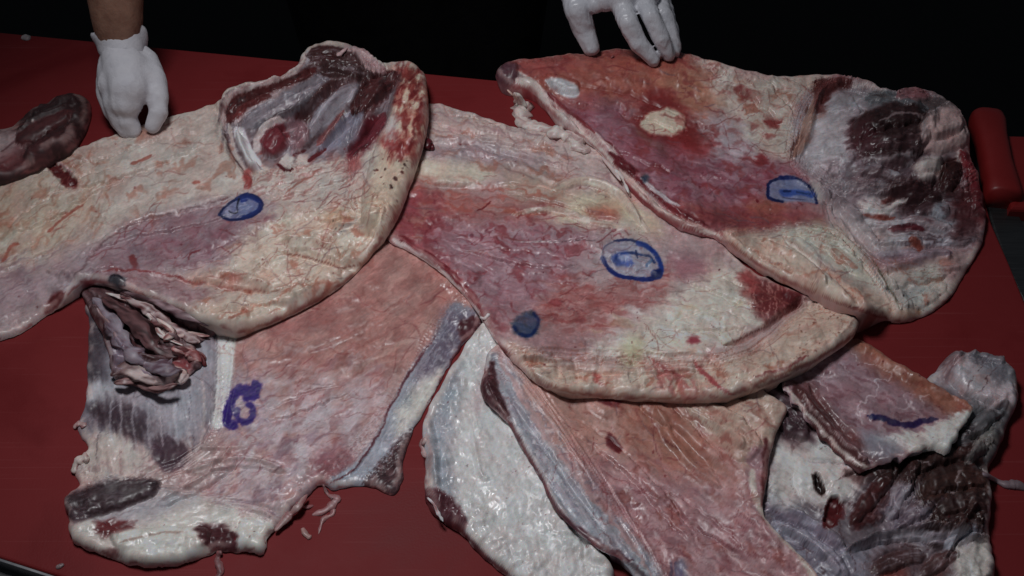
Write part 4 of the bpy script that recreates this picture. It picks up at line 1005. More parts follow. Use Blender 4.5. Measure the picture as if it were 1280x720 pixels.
for row in (([(490, 301), (522, 318), (552, 340), (580, 368), (602, 400), (620, 430)], [3, 4, 4.5, 4, 3.5, 2.5], (182, 166, 158), (164, 124, 116), dict(name='cut_rim')),
            ([(500, 300), (534, 318), (562, 340), (588, 370), (602, 390)], [2, 3.5, 4, 3.5, 2], (138, 54, 50), (160, 96, 88), dict(name='cut_rim')),
            ([(690, 238), (726, 226), (764, 236), (790, 262), (812, 290)], [4, 6, 6, 5, 3], (178, 164, 142), (168, 142, 122), dict(part=False, fib=.3, flat=.35)),
            ([(640, 268), (690, 262), (740, 276), (790, 286)], [3, 4, 5, 3], (176, 158, 138), (164, 110, 86), dict(part=False, fib=.3, flat=.35))):
    kw = dict(row[4]); B.strand(kw.pop('name', 'fold'), *row[:4], **kw)
B.folds(([(546, 150), (620, 166), (700, 182)], [7, 12, 8], .25), ([(556, 176), (640, 180), (704, 206)], [6, 9, 6], .25), ([(690, 448), (790, 460), (884, 452)], [7, 12, 8], .2), ([(620, 232), (690, 246), (760, 262)], [5, 8, 6], .2), ([(860, 350), (910, 362), (948, 380)], [7, 11, 7], .2), ([(840, 410), (890, 400), (934, 404)], [7, 11, 7], .22), ([(560, 300), (640, 322), (720, 330)], [6, 9, 6], .14))
B.shape()
B.base_col((166, 138, 132))
B.fill([(520, 125), (760, 150), (800, 220), (700, 230), (600, 200), (530, 200)], (172, 152, 142), 14, 8)
B.mottle([(520, 125), (760, 150), (800, 220), (600, 210)], (182, 168, 154), 14, 0, .7)
B.streaks([(520, 125), (760, 150), (800, 230), (530, 220)], (152, 112, 112), 18, 6, 5, .12, .6)
B.fill([(520, 200), (560, 196), (610, 205), (615, 224), (580, 234), (535, 230), (516, 225)], (178, 164, 140), 6, 5)
B.fill([(520, 185), (600, 180), (660, 195), (690, 220), (660, 230), (610, 205), (540, 196)], (150, 126, 132), 8, 8, .8)
B.fill([(630, 210), (690, 220), (720, 240), (700, 260), (640, 250)], (166, 146, 118), 12, 8, .8)
B.fill([(496, 230), (540, 235), (620, 250), (700, 262), (690, 285), (600, 285), (520, 300), (488, 290)], (160, 108, 92), 12, 10)
B.streaks([(496, 225), (700, 240), (700, 290), (490, 300)], (166, 92, 62), 10, 6, 7, .02, .75)
B.streaks([(496, 225), (700, 240), (700, 290), (490, 300)], (176, 150, 140), 10, 5, 7, .16, .6, seed=4)
B.fill([(490, 250), (520, 240), (560, 270), (580, 320), (560, 340), (500, 300)], (152, 76, 74), 14, 12, .8, (14, .7))
B.fill([(560, 280), (760, 285), (750, 330), (700, 370), (640, 400), (600, 380), (560, 335)], (156, 120, 124), 14, 10)
B.streaks([(540, 280), (760, 285), (740, 340), (640, 400), (580, 350)], (152, 86, 88), 22, 7, 5, .04, .6)
B.mottle([(540, 280), (760, 285), (740, 340), (640, 400), (580, 350)], (176, 152, 156), 9, .08, .6)
B.fill([(700, 255), (740, 238), (790, 250), (830, 290), (800, 300), (740, 284), (690, 275)], (178, 164, 132), 8, 8)
B.fill([(735, 262), (765, 258), (770, 275), (745, 276)], (166, 100, 66), 6, 6, .85)
B.line([(630, 262), (660, 268), (690, 262), (720, 272)], 4, (166, 98, 62), .7, 5)
B.fill([(750, 280), (790, 285), (840, 320), (840, 360), (760, 370), (720, 340)], (164, 144, 142), 12, 8, .85)
B.fill([(700, 350), (760, 360), (830, 350), (850, 330), (840, 360), (800, 390), (760, 415), (700, 420), (670, 400)], (164, 112, 98), 12, 12, .95)
B.streaks([(680, 350), (850, 335), (800, 400), (690, 420)], (158, 84, 64), -6, 6, 6, .05, .7)
B.streaks([(680, 350), (850, 335), (800, 420), (690, 420)], (184, 158, 148), -6, 5, 6, .16, .6, seed=3)
B.fill([(640, 400), (690, 415), (740, 420), (720, 445), (660, 440)], (160, 122, 118), 10, 8, .8)
B.fill([(850, 335), (900, 330), (960, 350), (950, 400), (920, 425), (860, 450), (780, 450), (740, 440), (790, 405), (840, 370)], (180, 168, 150), 12, 12)
B.mottle([(740, 400), (960, 340), (950, 420), (780, 455)], (186, 184, 182), 14, .08, .6)
B.mottle([(740, 400), (960, 340), (950, 420), (780, 455)], (172, 160, 112), 16, .3, .5, seed=6)
B.fill([(840, 320), (880, 322), (880, 345), (846, 350)], (158, 104, 110), 8, 8, .7)
B.fill([(780, 430), (800, 425), (800, 460), (778, 462)], (166, 160, 112), 7, 6, .7)
B.fill([(930, 345), (960, 350), (1004, 364), (1000, 380), (975, 394), (950, 398), (940, 375)], (132, 64, 54), 6, 7)
B.streaks([(930, 345), (1004, 364), (975, 396), (945, 398)], (186, 150, 130), 78, 3.5, 5, .08, .8)
B.fill([(978, 366), (1002, 366), (998, 382), (984, 384)], (120, 44, 38), 4, 4)
B.fill([(928, 340), (945, 344), (948, 360), (935, 365)], (166, 84, 66), 5, 6, .8)
# rolled lower rim
B.fill([(640, 430), (700, 455), (800, 460), (900, 450), (960, 425), (1003, 382), (1040, 376), (1080, 400), (1050, 445), (960, 490), (860, 506), (740, 502), (666, 482)], (178, 158, 132), 8, 6, .95)
B.mottle([(640, 430), (900, 450), (1040, 376), (1060, 440), (860, 506), (666, 482)], (184, 170, 152), 14, .02, .6)
B.mottle([(640, 430), (900, 450), (1040, 376), (1060, 440), (860, 506), (666, 482)], (172, 126, 104), 12, .2, .55, seed=5)
B.fill([(815, 455), (845, 460), (875, 480), (880, 495), (845, 498), (820, 480)], (172, 108, 92), 6, 7, .8, (6, .6, 60, 2))
B.line([(868, 450), (884, 470), (900, 484), (918, 494)], 3.2, (166, 84, 72), .9, 3)
B.line([(810, 445), (830, 460), (860, 474)], 2.0, (160, 86, 76), .7, 3)
B.line([(938, 480), (980, 466), (1020, 450), (1050, 432), (1068, 412)], 3.5, (154, 92, 66), .75, 4)
B.line([(940, 470), (975, 462), (1010, 446)], 2.4, (140, 62, 52), .7, 4)
B.line([(905, 432), (945, 414), (985, 390), (1003, 374)], 1.4, (130, 70, 54), .8, 2)
B.line([(655, 446), (672, 472), (705, 488), (760, 496), (850, 499)], 3, (156, 108, 82), .7, 3, False)
B.spots([(1010, 385), (1070, 395), (1040, 440), (990, 450)], 24, 1, 2.4, (130, 84, 52), .85)
B.spots([(860, 400), (1040, 380), (1020, 450), (880, 490)], 40, .8, 1.8, (140, 70, 50), .8, seed=6)
B.fill([(860, 422), (872, 420), (874, 428), (862, 430)], (160, 60, 60), 3, 4, .8)
B.fill([(738, 466), (748, 470), (752, 482), (742, 476)], (172, 92, 70), 3, 4, .8)
# cut left rim
B.line([(492, 300), (530, 322), (560, 346), (588, 378), (604, 404), (622, 432)], 5, (178, 162, 154), .95, 2.5, False)
B.line([(500, 296), (540, 322), (572, 348), (596, 378), (606, 396)], 4.5, (140, 54, 50), .85, 5)
B.line([(520, 305), (556, 330), (580, 352)], 3, (168, 104, 96), .7, 5)
B.fill([(600, 385), (620, 392), (632, 408), (622, 420), (606, 402)], (132, 56, 52), 6, 6, .6)
B.fill([(622, 430), (634, 440), (634, 448), (626, 444)], (120, 56, 44), 3, 3, .8)
# crumbs of blood, veins, pale specks painted as glints
B.line([(596, 264), (606, 258), (614, 252)], 1.6, (140, 50, 40), .9, 2)
B.spots([(590, 288), (620, 288), (620, 300), (590, 300)], 3, 2.5, 4.5, (120, 44, 50), .9)
B.spots(ALLB, 120, .7, 2, (124, 46, 44), .75, seed=2); B.spots(ALLB, 110, .7, 1.5, (202, 194, 190), .4, seed=3); B.spots(ALLB, 14, 1.4, 3, (136, 40, 38), .8, seed=4)
B.veins([(500, 250), (800, 280), (760, 400), (600, 380)], (140, 60, 62), 30, .035, .6); B.veins([(540, 130), (780, 160), (860, 400), (600, 220)], (150, 100, 96), 40, .03, .5, seed=9)
B.veins([(680, 430), (1060, 380), (1040, 450), (700, 490)], (150, 104, 84), 26, .035, .5, seed=12)
B.line([(640, 302), (690, 302), (745, 300)], .8, (110, 80, 86), .8, 2)
B.stain([(540, 135), (780, 160), (860, 260), (600, 220)], a=.4); B.stain([(640, 430), (900, 440), (1040, 376), (1060, 430), (860, 500), (680, 480)], a=.5, scale=12, seed=3); B.stain([(500, 240), (760, 270), (840, 350), (680, 410), (580, 350)], (146, 66, 58), .4, 12, seed=5)
B.veinlets([(540, 140), (780, 165), (840, 260), (600, 225)], 44, ((158, 104, 82), (150, 92, 76), (140, 110, 104), (160, 118, 92)), 1, a=.65, wander=30); B.veinlets([(510, 250), (760, 275), (840, 350), (690, 410), (580, 350)], 56, ((142, 58, 50), (150, 92, 76), (124, 92, 100), (136, 66, 60)), 2, a=.65); B.veinlets([(660, 430), (900, 440), (1040, 380), (1050, 430), (860, 494), (700, 484)], 44, ((158, 104, 82), (150, 92, 76), (140, 110, 104), (160, 118, 92)), 3, a=.7, wander=50); B.veinlets([(850, 340), (960, 350), (930, 420), (800, 440)], 24, ((158, 104, 82), (150, 92, 76), (140, 110, 104), (160, 118, 92)), 4, a=.5)
B.paint_strands()
B.fibre([(500,230),(760,260),(860,340),(700,420),(600,380)], .45)
# oval stamp
st = [(752, 320), (755, 308), (768, 301), (788, 300), (806, 306), (820, 316), (827, 330), (826, 344), (812, 350), (790, 348), (772, 344), (760, 334)]
B.fill(st, (128, 138, 178), 4, 2, .45)
B.line([(753, 322), (759, 333), (772, 344), (792, 348), (812, 349), (822, 346)], 3.4, (26, 46, 142), .97, .4, False, .45, .5, .5)
B.line([(768, 301), (788, 300), (798, 304)], 2.4, (44, 56, 118), .95, 1, True, .45)
B.line([(752, 318), (756, 308), (768, 302)], 1.2, (90, 92, 130), .6, 1, False)
B.line([(798, 304), (812, 310), (822, 322), (827, 336), (824, 346)], 4.2, (32, 66, 158), .97, .5, False, .45)
B.fill([(814, 338), (826, 336), (826, 347), (814, 346)], (18, 40, 130), 2, 2, .9)
B.line([(767, 326), (774, 318), (790, 316), (800, 318), (812, 320), (818, 328)], 2.4, (48, 68, 128), .85, 1.2, False)
B.fill([(765, 320), (784, 315), (790, 330), (772, 332)], (70, 92, 164), 3, 3, .75); B.fill([(776, 320), (788, 318), (786, 325), (776, 326)], (150, 156, 178), 2, 2, .7)
B.line([(795, 313), (797, 322)], 1.4, (40, 52, 110), .8, .6, False); B.line([(786, 322), (788, 334)], 2, (104, 108, 152), .7, 1)
B.line([(806, 334), (816, 324)], 3, (80, 116, 160), .6, 2)
st2 = [(641, 412), (644, 398), (656, 392), (668, 390), (674, 398), (672, 412), (662, 421), (650, 418)]
B.fill(st2, (64, 82, 124), 4, 3, .85); B.line([(642, 408), (648, 416), (660, 419), (670, 412), (673, 400), (668, 392)], 2.8, (28, 52, 118), .85, 1.5, False); B.mottle(st2, (50, 60, 76), 5, .1, .5, soft=3)
B.mottle(st2, (96, 104, 130), 4, .15, .6, soft=3, seed=4)
B.part('ink_stamp', [(748, 322), (752, 304), (770, 297), (792, 297), (812, 304), (828, 320), (831, 340), (824, 351), (800, 353), (772, 349), (756, 337)], 'blue oval ink stamp on pale pink surface')
B.part('ink_blot', st2, 'round smudged blue grey ink blot')
B.part('rolled_rim', [(655, 450), (700, 466), (800, 472), (880, 462), (905, 432), (945, 414), (985, 390), (1003, 374), (1040, 372), (1085, 400), (1050, 452), (960, 498), (860, 512), (740, 510), (662, 486)])
B.part('muscle', [(932, 347), (960, 350), (1004, 362), (1000, 374), (985, 388), (950, 398), (940, 375)])
B.part('fat_pocket', [(520, 200), (560, 196), (610, 205), (615, 224), (580, 234), (535, 230), (516, 225)])
bobj = B.build('middle side of meat with a large blue oval stamp and rolled fat rim', 'meat', 'meat cuts heaped on the board')
cord('shred', [(612, 392), (606, 398), (600, 396)], [2, 2, 1.2], (180, 166, 160), bobj, seed=3)

# =============================================================== folded muscle under A
AF = Cut('muscle_flap', [(100, 356), (140, 352), (200, 366), (260, 384), (292, 402), (282, 414), (262, 420), (244, 432), (258, 444), (252, 456), (238, 468), (218, 482), (196, 488), (165, 482), (142, 474), (136, 450), (128, 420), (112, 390)],
    8, 5, 7, base_pad=(3, 8), ragged=2.5, flow=38)
AAF = [(90, 340), (310, 340), (310, 500), (90, 500)]
AF.skin(1.5, .4, 1); AF.rough(None, 1, 5, 40, 3, seed=3)
folds = [[(112, 384), (135, 400), (150, 430), (175, 450), (215, 455)], [(130, 380), (165, 395), (185, 425), (205, 440), (240, 440)], [(150, 372), (180, 385), (195, 405), (225, 425)], [(160, 366), (200, 385), (240, 402), (285, 410)],
         [(140, 470), (170, 462), (200, 478), (225, 470)], [(140, 450), (170, 455), (200, 462), (225, 468)]]
for k, f_ in enumerate(folds): AF.ridge(f_, 9, 7 if k != 3 else 8, 2)
for f_ in ([(122, 384), (150, 412), (165, 438), (200, 450)], [(150, 385), (175, 400), (190, 430)], [(180, 392), (200, 412), (232, 420)], [(145, 462), (175, 462), (200, 472)], [(190, 392), (230, 412), (270, 416)]): AF.ridge(f_, 6, -7, 2)
AF.shape(.001)
AF.base_col((112, 76, 76))
AF.streaks(AAF, (150, 132, 134), 38, 5, 6, .05, .8); AF.streaks(AAF, (78, 42, 44), 36, 5, 6, .08, .8, seed=5)
for f_ in folds: AF.line([(x, y-1) for x, y in f_], 4.2, (158, 134, 130), .85, 3)
AF.fill([(138, 420), (160, 425), (185, 452), (190, 470), (150, 468), (138, 450)], (140, 124, 144), 5, 6, .85)
AF.line([(150, 372), (176, 386), (190, 400), (205, 418)], 1.6, (184, 170, 160), .8, 3)
AF.line([(118, 378), (140, 392), (160, 420), (180, 445), (215, 450)], 3, (92, 44, 40), .8, 4)
AF.line([(175, 395), (190, 420), (215, 432)], 4, (84, 46, 48), .85, 4)
AF.fill([(206, 468), (215, 455), (235, 462), (238, 470), (220, 482)], (178, 154, 140), 3, 4)
AF.fill([(215, 448), (236, 452), (236, 468), (222, 462)], (150, 70, 60), 4, 5, .8); AF.fill([(220, 430), (250, 438), (258, 446), (240, 450)], (148, 92, 80), 4, 5, .9)
AF.line([(225, 440), (248, 442), (254, 456)], 2, (120, 44, 38), .8, 3)
AF.line([(140, 475), (165, 470), (190, 482), (215, 480)], 2.4, (174, 158, 146), .8, 3)
AF.fill([(160, 356), (220, 372), (290, 402), (280, 414), (240, 400), (190, 385)], (116, 70, 74), 6, 6, .8)
AF.line([(165, 360), (215, 380), (255, 392), (290, 406)], 4, (164, 140, 142), .8, 4); AF.line([(195, 388), (235, 402), (275, 412)], 3.5, (92, 66, 84), .85, 4)
AF.spots(AAF, 30, .8, 2, (196, 190, 190), .4); AF.spots(AAF, 20, 1, 2.4, BLOOD, .7, seed=3)  # pale specks stand for glints, the red ones are blood
af = AF.build()
MD, MR, PL, LG = (76, 42, 44), (112, 56, 50), (166, 146, 140), (140, 128, 140)
for k, (pts, r, c, c2) in enumerate((
    ([(116, 372), (135, 392), (150, 420), (172, 446), (205, 460), (232, 462)], [5, 8, 10, 10, 9, 4], LG, (112, 82, 96)),
    ([(128, 372), (155, 390), (178, 412), (195, 436), (222, 446)], [4, 8, 9, 9, 4], (122, 84, 80), (80, 46, 46)),
    ([(150, 370), (180, 382), (200, 398), (228, 416), (250, 428)], [4, 7, 8, 7, 4], PL, (118, 66, 60)),
    ([(132, 366), (165, 376), (188, 394), (202, 418), (230, 432)], [3, 3.5, 3, 3, 2], (184, 168, 158), (150, 110, 100)),
    ([(150, 360), (195, 374), (235, 392), (288, 408)], [4, 8, 9, 3], (150, 124, 126), (98, 62, 66)),
    ([(140, 352), (190, 366), (240, 384), (286, 402)], [3, 6, 6, 3], (108, 60, 60), (150, 120, 122)),
    ([(138, 468), (160, 462), (188, 474), (216, 476), (236, 468)], [5, 8, 8, 7, 5], (168, 150, 142), (110, 76, 74)),
    ([(142, 478), (170, 476), (196, 487), (222, 480)], [3, 4.5, 4.5, 3], (150, 116, 108), (96, 56, 54)),
    ([(206, 474), (220, 466), (234, 470)], [7, 9, 6], (180, 158, 144), (168, 130, 118)),
    ([(214, 436), (236, 440), (252, 452)], [5, 6, 3], (150, 84, 72), (178, 150, 138)),
    ([(236, 444), (252, 446), (256, 458)], [2, 2.4, 1.2], (128, 52, 44), None),
    ([(196, 398), (216, 414), (205, 424), (236, 418), (262, 420)], [3, 4, 3, 4, 2], (178, 156, 142), (150, 100, 88)))):
    cord('muscle_fold', pts, r, c, af, seed=60+k, rings=14, amp=.55, flat=.42, sink=.3, col2=c2, fib=.8, gl=.4)

# =============================================================== A: left side
CAV0 = [(276, 132), (285, 116), (345, 98), (384, 66), (452, 72), (500, 92), (478, 160), (430, 196), (345, 214), (312, 216), (284, 180)]
A = Cut('meat_cut', [(-70, 203), (0, 197), (45, 190), (100, 186), (140, 169), (190, 153), (240, 142), (272, 129), (280, 117), (300, 107), (345, 97), (368, 82), (378, 66), (394, 53), (418, 50), (440, 54), (460, 66),
    (480, 79), (505, 77), (524, 84), (534, 105), (536, 150), (528, 190), (514, 230), (500, 268), (486, 292), (470, 312), (440, 345), (400, 375), (350, 400), (298, 417), (275, 409), (240, 396), (205, 378),
    (170, 366), (140, 356), (108, 354), (88, 366), (72, 384), (55, 395), (35, 410), (10, 422), (-30, 432), (-80, 440), (-110, 320)],
    10, 6, 8, flow=-24, flows=[(CAV0, -42), ([(455,80),(540,80),(535,200),(486,300),(440,300)], -68), ([(-110,210),(100,200),(110,300),(-110,340)],-40), ([(300,300),(480,260),(440,345),(298,417),(250,380)],-26)], lift=[(420, 90, 100, 60, 38), (500, 130, 50, 80, 12), (320, 130, 70, 50, 12)], base_pad=(6, 16), ragged=1.2)
ALLA = [(-110, 40), (560, 40), (560, 450), (-110, 450)]
CAV = [(276, 132), (285, 116), (310, 107), (345, 98), (372, 82), (384, 66), (420, 60), (452, 72), (474, 88), (500, 92), (490, 130), (478, 160), (455, 182), (430, 196), (400, 202), (372, 206), (345, 214), (324, 206), (312, 216), (296, 200), (284, 180), (276, 158)]
A.skin(1.3, .25, .9); A.rough(None, 3, 46); A.rough(None, 1.0, 13, seed=2); A.rough(None, .4, 5, seed=8)
A.bump([(500, 90), (525, 86), (538, 110), (536, 160), (524, 200), (508, 240), (490, 280), (470, 300), (452, 270), (458, 220), (478, 160), (488, 120)], 15, 16)
A.soft(CAV, -18, 10); A.ridge([(345, 158), (372, 140), (398, 118), (420, 98)], 7, -6); A.ridge([(392, 196), (414, 172), (440, 140)], 6, -5); A.ridge([(428, 196), (452, 166), (470, 140)], 6, -5)
A.ridge([(278, 150), (288, 185), (306, 214)], 5, -5); A.ridge([(272, 140), (280, 118), (310, 106), (350, 97)], 6, 6)
A.ridge([(296, 160), (305, 190), (324, 212)], 8, 8); A.bump([(322, 180), (334, 160), (350, 155), (362, 172), (352, 192), (332, 196)], 8, 10)
A.ridge([(300, 150), (330, 130), (360, 115), (395, 95)], 11, 7); A.ridge([(300, 130), (340, 115), (380, 95)], 6, 5)
A.ridge([(340, 160), (375, 140), (400, 125), (440, 90)], 9, -6); A.ridge([(365, 185), (390, 160), (420, 120), (450, 85)], 11, 8); A.ridge([(395, 190), (425, 160), (450, 120)], 6, -5)
A.ridge([(400, 70), (440, 75), (470, 90)], 10, 7); A.ridge([(430, 185), (460, 140), (480, 105)], 10, 6); A.ridge([(385, 195), (410, 165), (430, 140)], 5, 5)
A.rough(CAV, 2.5, 9, -42, 4, kind='ridged'); A.rough(CAV, 1.4, 5, -40, 4, seed=3)
A.ridge([(352, 196), (360, 206), (372, 200), (380, 195)], 7, 5)
A.rough([(320, 215), (470, 190), (450, 260), (340, 280)], 2.2, 12, -30, 2, kind='ridged')
A.rough([(330, 270), (480, 240), (470, 320), (300, 410), (240, 380), (280, 320)], 2.2, 17, -20, 2, kind='ridged', seed=3)
A.ridge([(350, 314), (390, 322), (428, 334), (455, 326)], 6, -5); A.ridge([(355, 302), (400, 306), (432, 318), (428, 326)], 8, 4); A.ridge([(415, 300), (424, 314), (430, 326)], 4, -3)
A.ridge([(120, 338), (170, 337), (215, 345), (250, 354), (300, 362), (352, 364)], 5, -4); A.ridge([(240, 350), (290, 346), (340, 358)], 8, 4)
A.ridge([(70, 356), (110, 320), (160, 280), (220, 260), (290, 247)], 8, 3); A.ridge([(100, 330), (130, 300), (180, 276)], 4, -2)
A.ridge([(400, 282), (430, 285), (455, 276)], 6, -4); A.ridge([(450, 290), (480, 276), (490, 268)], 9, 4)
A.ridge([(60, 340), (100, 345), (140, 340)], 6, 2.5); A.rough([(-80, 320), (100, 320), (60, 400), (-60, 430)], 1.4, 8, -30, 4)
A.bump([(52, 202), (76, 204), (96, 226), (92, 234), (78, 230), (62, 212)], -6, 5, 2)
A.ridge([(300, 386), (340, 384), (390, 362), (430, 332)], 9, 3)
for row in (
    ([(280, 166), (280, 140), (288, 120), (312, 109), (346, 99), (372, 83), (384, 66)], [3, 4, 4, 4, 4.5, 6, 4], (174, 154, 146), (150, 104, 98), dict(name='lip')),
    ([(287, 154), (292, 134), (318, 119), (356, 106), (398, 86)], [5, 7, 7, 7, 6], (118, 58, 48), (84, 40, 38)),
    ([(294, 154), (308, 136), (342, 120), (378, 107), (402, 92)], [4, 5, 6, 6, 5], (168, 150, 148), (140, 106, 104)),
    ([(292, 148), (312, 130), (340, 119)], [4, 5, 3], (124, 58, 46), (150, 90, 76)),
    ([(302, 158), (330, 142), (364, 124), (396, 104), (408, 92)], [8, 12, 13, 11, 7], (140, 130, 140), (108, 98, 112)),
    ([(316, 160), (346, 146), (376, 132), (400, 112)], [4, 6, 7, 4], (116, 106, 116), (92, 70, 76)),
    ([(384, 70), (404, 68), (432, 74), (456, 88)], [8, 12, 12, 6], (98, 58, 52), (130, 112, 118)),
    ([(396, 88), (420, 86), (446, 92), (470, 98)], [7, 11, 11, 6], (92, 56, 52), (140, 126, 134)),
    ([(374, 158), (388, 136), (408, 114), (436, 100)], [7, 9, 10, 6], (104, 66, 62), (140, 124, 130)),
    ([(386, 172), (402, 148), (424, 124), (450, 106)], [8, 12, 12, 7], (150, 142, 152), (118, 104, 116)),
    ([(400, 190), (420, 168), (440, 148), (456, 130)], [7, 11, 10, 6], (132, 126, 148), (156, 148, 158)),
    ([(396, 182), (410, 164), (430, 138)], [2.5, 3.5, 2.5], (152, 96, 86), (170, 130, 118), dict(lift=4)),
    ([(440, 142), (456, 122), (474, 104), (496, 92)], [8, 13, 13, 8], (108, 58, 52), (76, 42, 42), dict(lift=2)),
    ([(436, 196), (454, 178), (470, 158), (482, 140)], [4, 7, 8, 4], (138, 62, 62), (98, 44, 44), dict(lift=3)),
    ([(438, 52), (452, 64), (468, 80), (482, 90)], [3, 7, 7, 4], (176, 146, 140), (150, 100, 96), dict(lift=3)),
    ([(296, 158), (302, 174), (312, 194), (326, 211)], [6, 7.5, 7.5, 6], (186, 178, 186), (172, 160, 162), dict(name='tendon', fib=.3)),
    ([(318, 190), (324, 168), (340, 152), (354, 150)], [4, 5, 5, 3], (176, 162, 156), None, dict(fib=.2)),
    ([(330, 186), (342, 174), (352, 164)], [12, 14, 12], (140, 66, 64), (122, 50, 50), dict(name='bone_end', flat=.6, fib=.2, amp=.12, label='round dark red cut bone end', lift=2)),
    ([(358, 162), (372, 158), (380, 172), (370, 184)], [6, 8, 8, 5], (150, 112, 114), (176, 156, 156), dict(amp=.5)),
    ([(352, 198), (358, 206), (366, 204)], [6, 7, 5], (178, 166, 156), None, dict(fib=.2)),
    ([(372, 200), (382, 202)], [6, 6], (178, 164, 152), None, dict(fib=.2)),
    ([(346, 204), (356, 213), (368, 211)], [2, 2.5, 2], (120, 40, 36), None),
    ([(384, 202), (398, 192), (408, 186)], [2, 3, 2], (128, 50, 46), None),
    ([(306, 218), (312, 226), (306, 236)], [3, 4, 3], (164, 86, 66), None)):
    kw = dict(row[4]) if len(row) > 4 else {}
    A.strand(kw.pop('name', 'muscle_strand'), *row[:4], **kw)
A.folds(([(300, 374), (350, 374), (400, 354), (450, 318), (482, 288)], [7, 12, 13, 12, 7], .3), ([(352, 302), (392, 307), (430, 322)], [6, 10, 6], .35), ([(268, 396), (310, 400), (360, 386), (412, 356)], [6, 9, 9, 5], .3),
        ([(398, 272), (440, 264), (482, 240)], [6, 10, 7], .3), ([(338, 242), (390, 228), (444, 214)], [6, 10, 7], .25), ([(40, 226), (120, 216), (190, 192), (260, 172)], [10, 16, 16, 9], .16),
        ([(10, 290), (60, 262), (110, 232), (170, 214)], [8, 12, 12, 7], .16), ([(100, 320), (160, 290), (230, 276), (300, 262)], [6, 9, 9, 6], .18), ([(190, 330), (250, 322), (300, 300)], [5, 8, 5], .2))
A.shape()
A.base_col((172, 157, 142))
A.fill([(-100, 210), (60, 210), (120, 240), (80, 320), (0, 340), (-100, 350)], (174, 156, 128), 30, 14, .9)
A.mottle([(-100, 200), (280, 150), (300, 250), (100, 300), (-100, 340)], (182, 170, 156), 22, .02, .6)
A.mottle([(-100, 200), (280, 150), (300, 250), (100, 300), (-100, 340)], (168, 136, 118), 20, .18, .5, seed=4)
A.streaks([(-80, 220), (140, 200), (110, 300), (-60, 380)], (164, 122, 86), -58, 7, 4, .14, .55, seed=6)
A.fill([(-100, 345), (0, 335), (60, 325), (110, 300), (140, 330), (84, 368), (50, 400), (-20, 435), (-100, 440)], (158, 136, 138), 14, 10, .95)
A.streaks([(-100, 345), (100, 310), (84, 368), (-20, 435)], (138, 104, 112), -32, 5, 6, .04, .6)
# purple band
A.fill([(82, 362), (104, 335), (134, 298), (172, 274), (222, 261), (272, 249), (332, 243), (348, 262), (336, 282), (312, 300), (284, 316), (270, 332), (240, 338), (190, 342), (150, 348), (112, 354)], (154, 132, 134), 8, 7)
A.streaks([(100, 345), (150, 285), (330, 245), (330, 285), (270, 332), (150, 348)], (140, 96, 104), -20, 5, 7, .08, .6)
A.streaks([(100, 345), (150, 285), (330, 245), (330, 285), (270, 332), (150, 348)], (178, 158, 158), -16, 5, 7, .12, .6, seed=5)
A.fill([(120, 340), (180, 282), (300, 256), (330, 262), (310, 292), (260, 322), (180, 338)], (138, 104, 112), 14, 8, .45); A.fill([(200, 280), (330, 262), (320, 290), (250, 320), (190, 316)], (146, 96, 102), 16, 10, .45, (12, .5))
A.line([(90, 352), (112, 322), (140, 294), (180, 275), (230, 262), (290, 246)], 2.2, (126, 92, 92), .6, 5)
A.fill([(112, 350), (190, 344), (262, 362), (270, 380), (220, 378), (160, 362)], (154, 122, 122), 7, 7, .9)
A.streaks([(112, 350), (190, 344), (262, 362), (270, 385), (160, 365)], (132, 78, 76), 14, 5, 6, .06, .6)
A.line([(120, 339), (170, 337), (215, 345), (250, 354), (300, 362), (352, 363)], 2.2, (148, 80, 66), .9, 4)
A.fill([(235, 345), (270, 340), (300, 352), (330, 360), (300, 364), (255, 356)], (174, 140, 116), 5, 5, .8)
A.fill([(278, 342), (300, 344), (306, 350), (290, 352)], (164, 104, 80), 4, 4, .8)
# lower fat lobes
A.fill([(300, 300), (345, 270), (420, 240), (500, 240), (486, 292), (440, 345), (350, 398), (298, 416), (250, 390), (270, 370), (340, 366), (300, 345)], (178, 161, 137), 10, 8, .9)
A.mottle([(290, 310), (480, 250), (480, 300), (350, 398), (260, 390)], (186, 172, 152), 15, .04, .6)
A.mottle([(290, 310), (480, 250), (480, 300), (350, 398), (260, 390)], (174, 142, 112), 14, .16, .5, seed=6)
A.mottle([(290, 230), (470, 200), (450, 280), (330, 300)], (182, 172, 158), 14, .0, .6); A.mottle([(340, 230), (430, 230), (420, 300), (340, 300)], (172, 168, 140), 14, .1, .5, seed=7)
A.line([(350, 315), (390, 323), (428, 335), (455, 327)], 1.5, (140, 90, 72), .8, 2)
A.fill([(384, 364), (400, 352), (416, 350), (412, 362), (390, 378)], (166, 104, 72), 4, 7, .85, (6, .6))
A.line([(300, 416), (350, 400), (400, 374), (440, 344), (470, 312)], 3.2, (160, 110, 78), .6, 4, False)
A.line([(285, 398), (300, 392), (310, 390)], 3, (172, 104, 70), .7, 4)
A.fill([(405, 268), (425, 262), (440, 272), (420, 282), (408, 278)], (178, 142, 96), 5, 5, .6); A.fill([(420, 284), (445, 276), (452, 284), (436, 292)], (120, 112, 116), 5, 6, .55, (5, .5))
A.spots([(415, 275), (460, 270), (455, 290), (420, 296)], 10, .8, 1.8, (64, 52, 54), .8)
A.fill([(-20, 405), (40, 380), (75, 366), (60, 392), (10, 424), (-30, 430)], (164, 140, 134), 6, 6, .6)
A.fill([(58, 380), (70, 365), (80, 366), (72, 384), (60, 390)], (120, 56, 48), 3, 3)
A.fill([(82, 356), (110, 342), (112, 352), (92, 362)], (168, 160, 168), 5, 5, .8)
A.fill([(104, 350), (118, 350), (116, 357), (106, 356)], (128, 50, 48), 3, 3, .8)
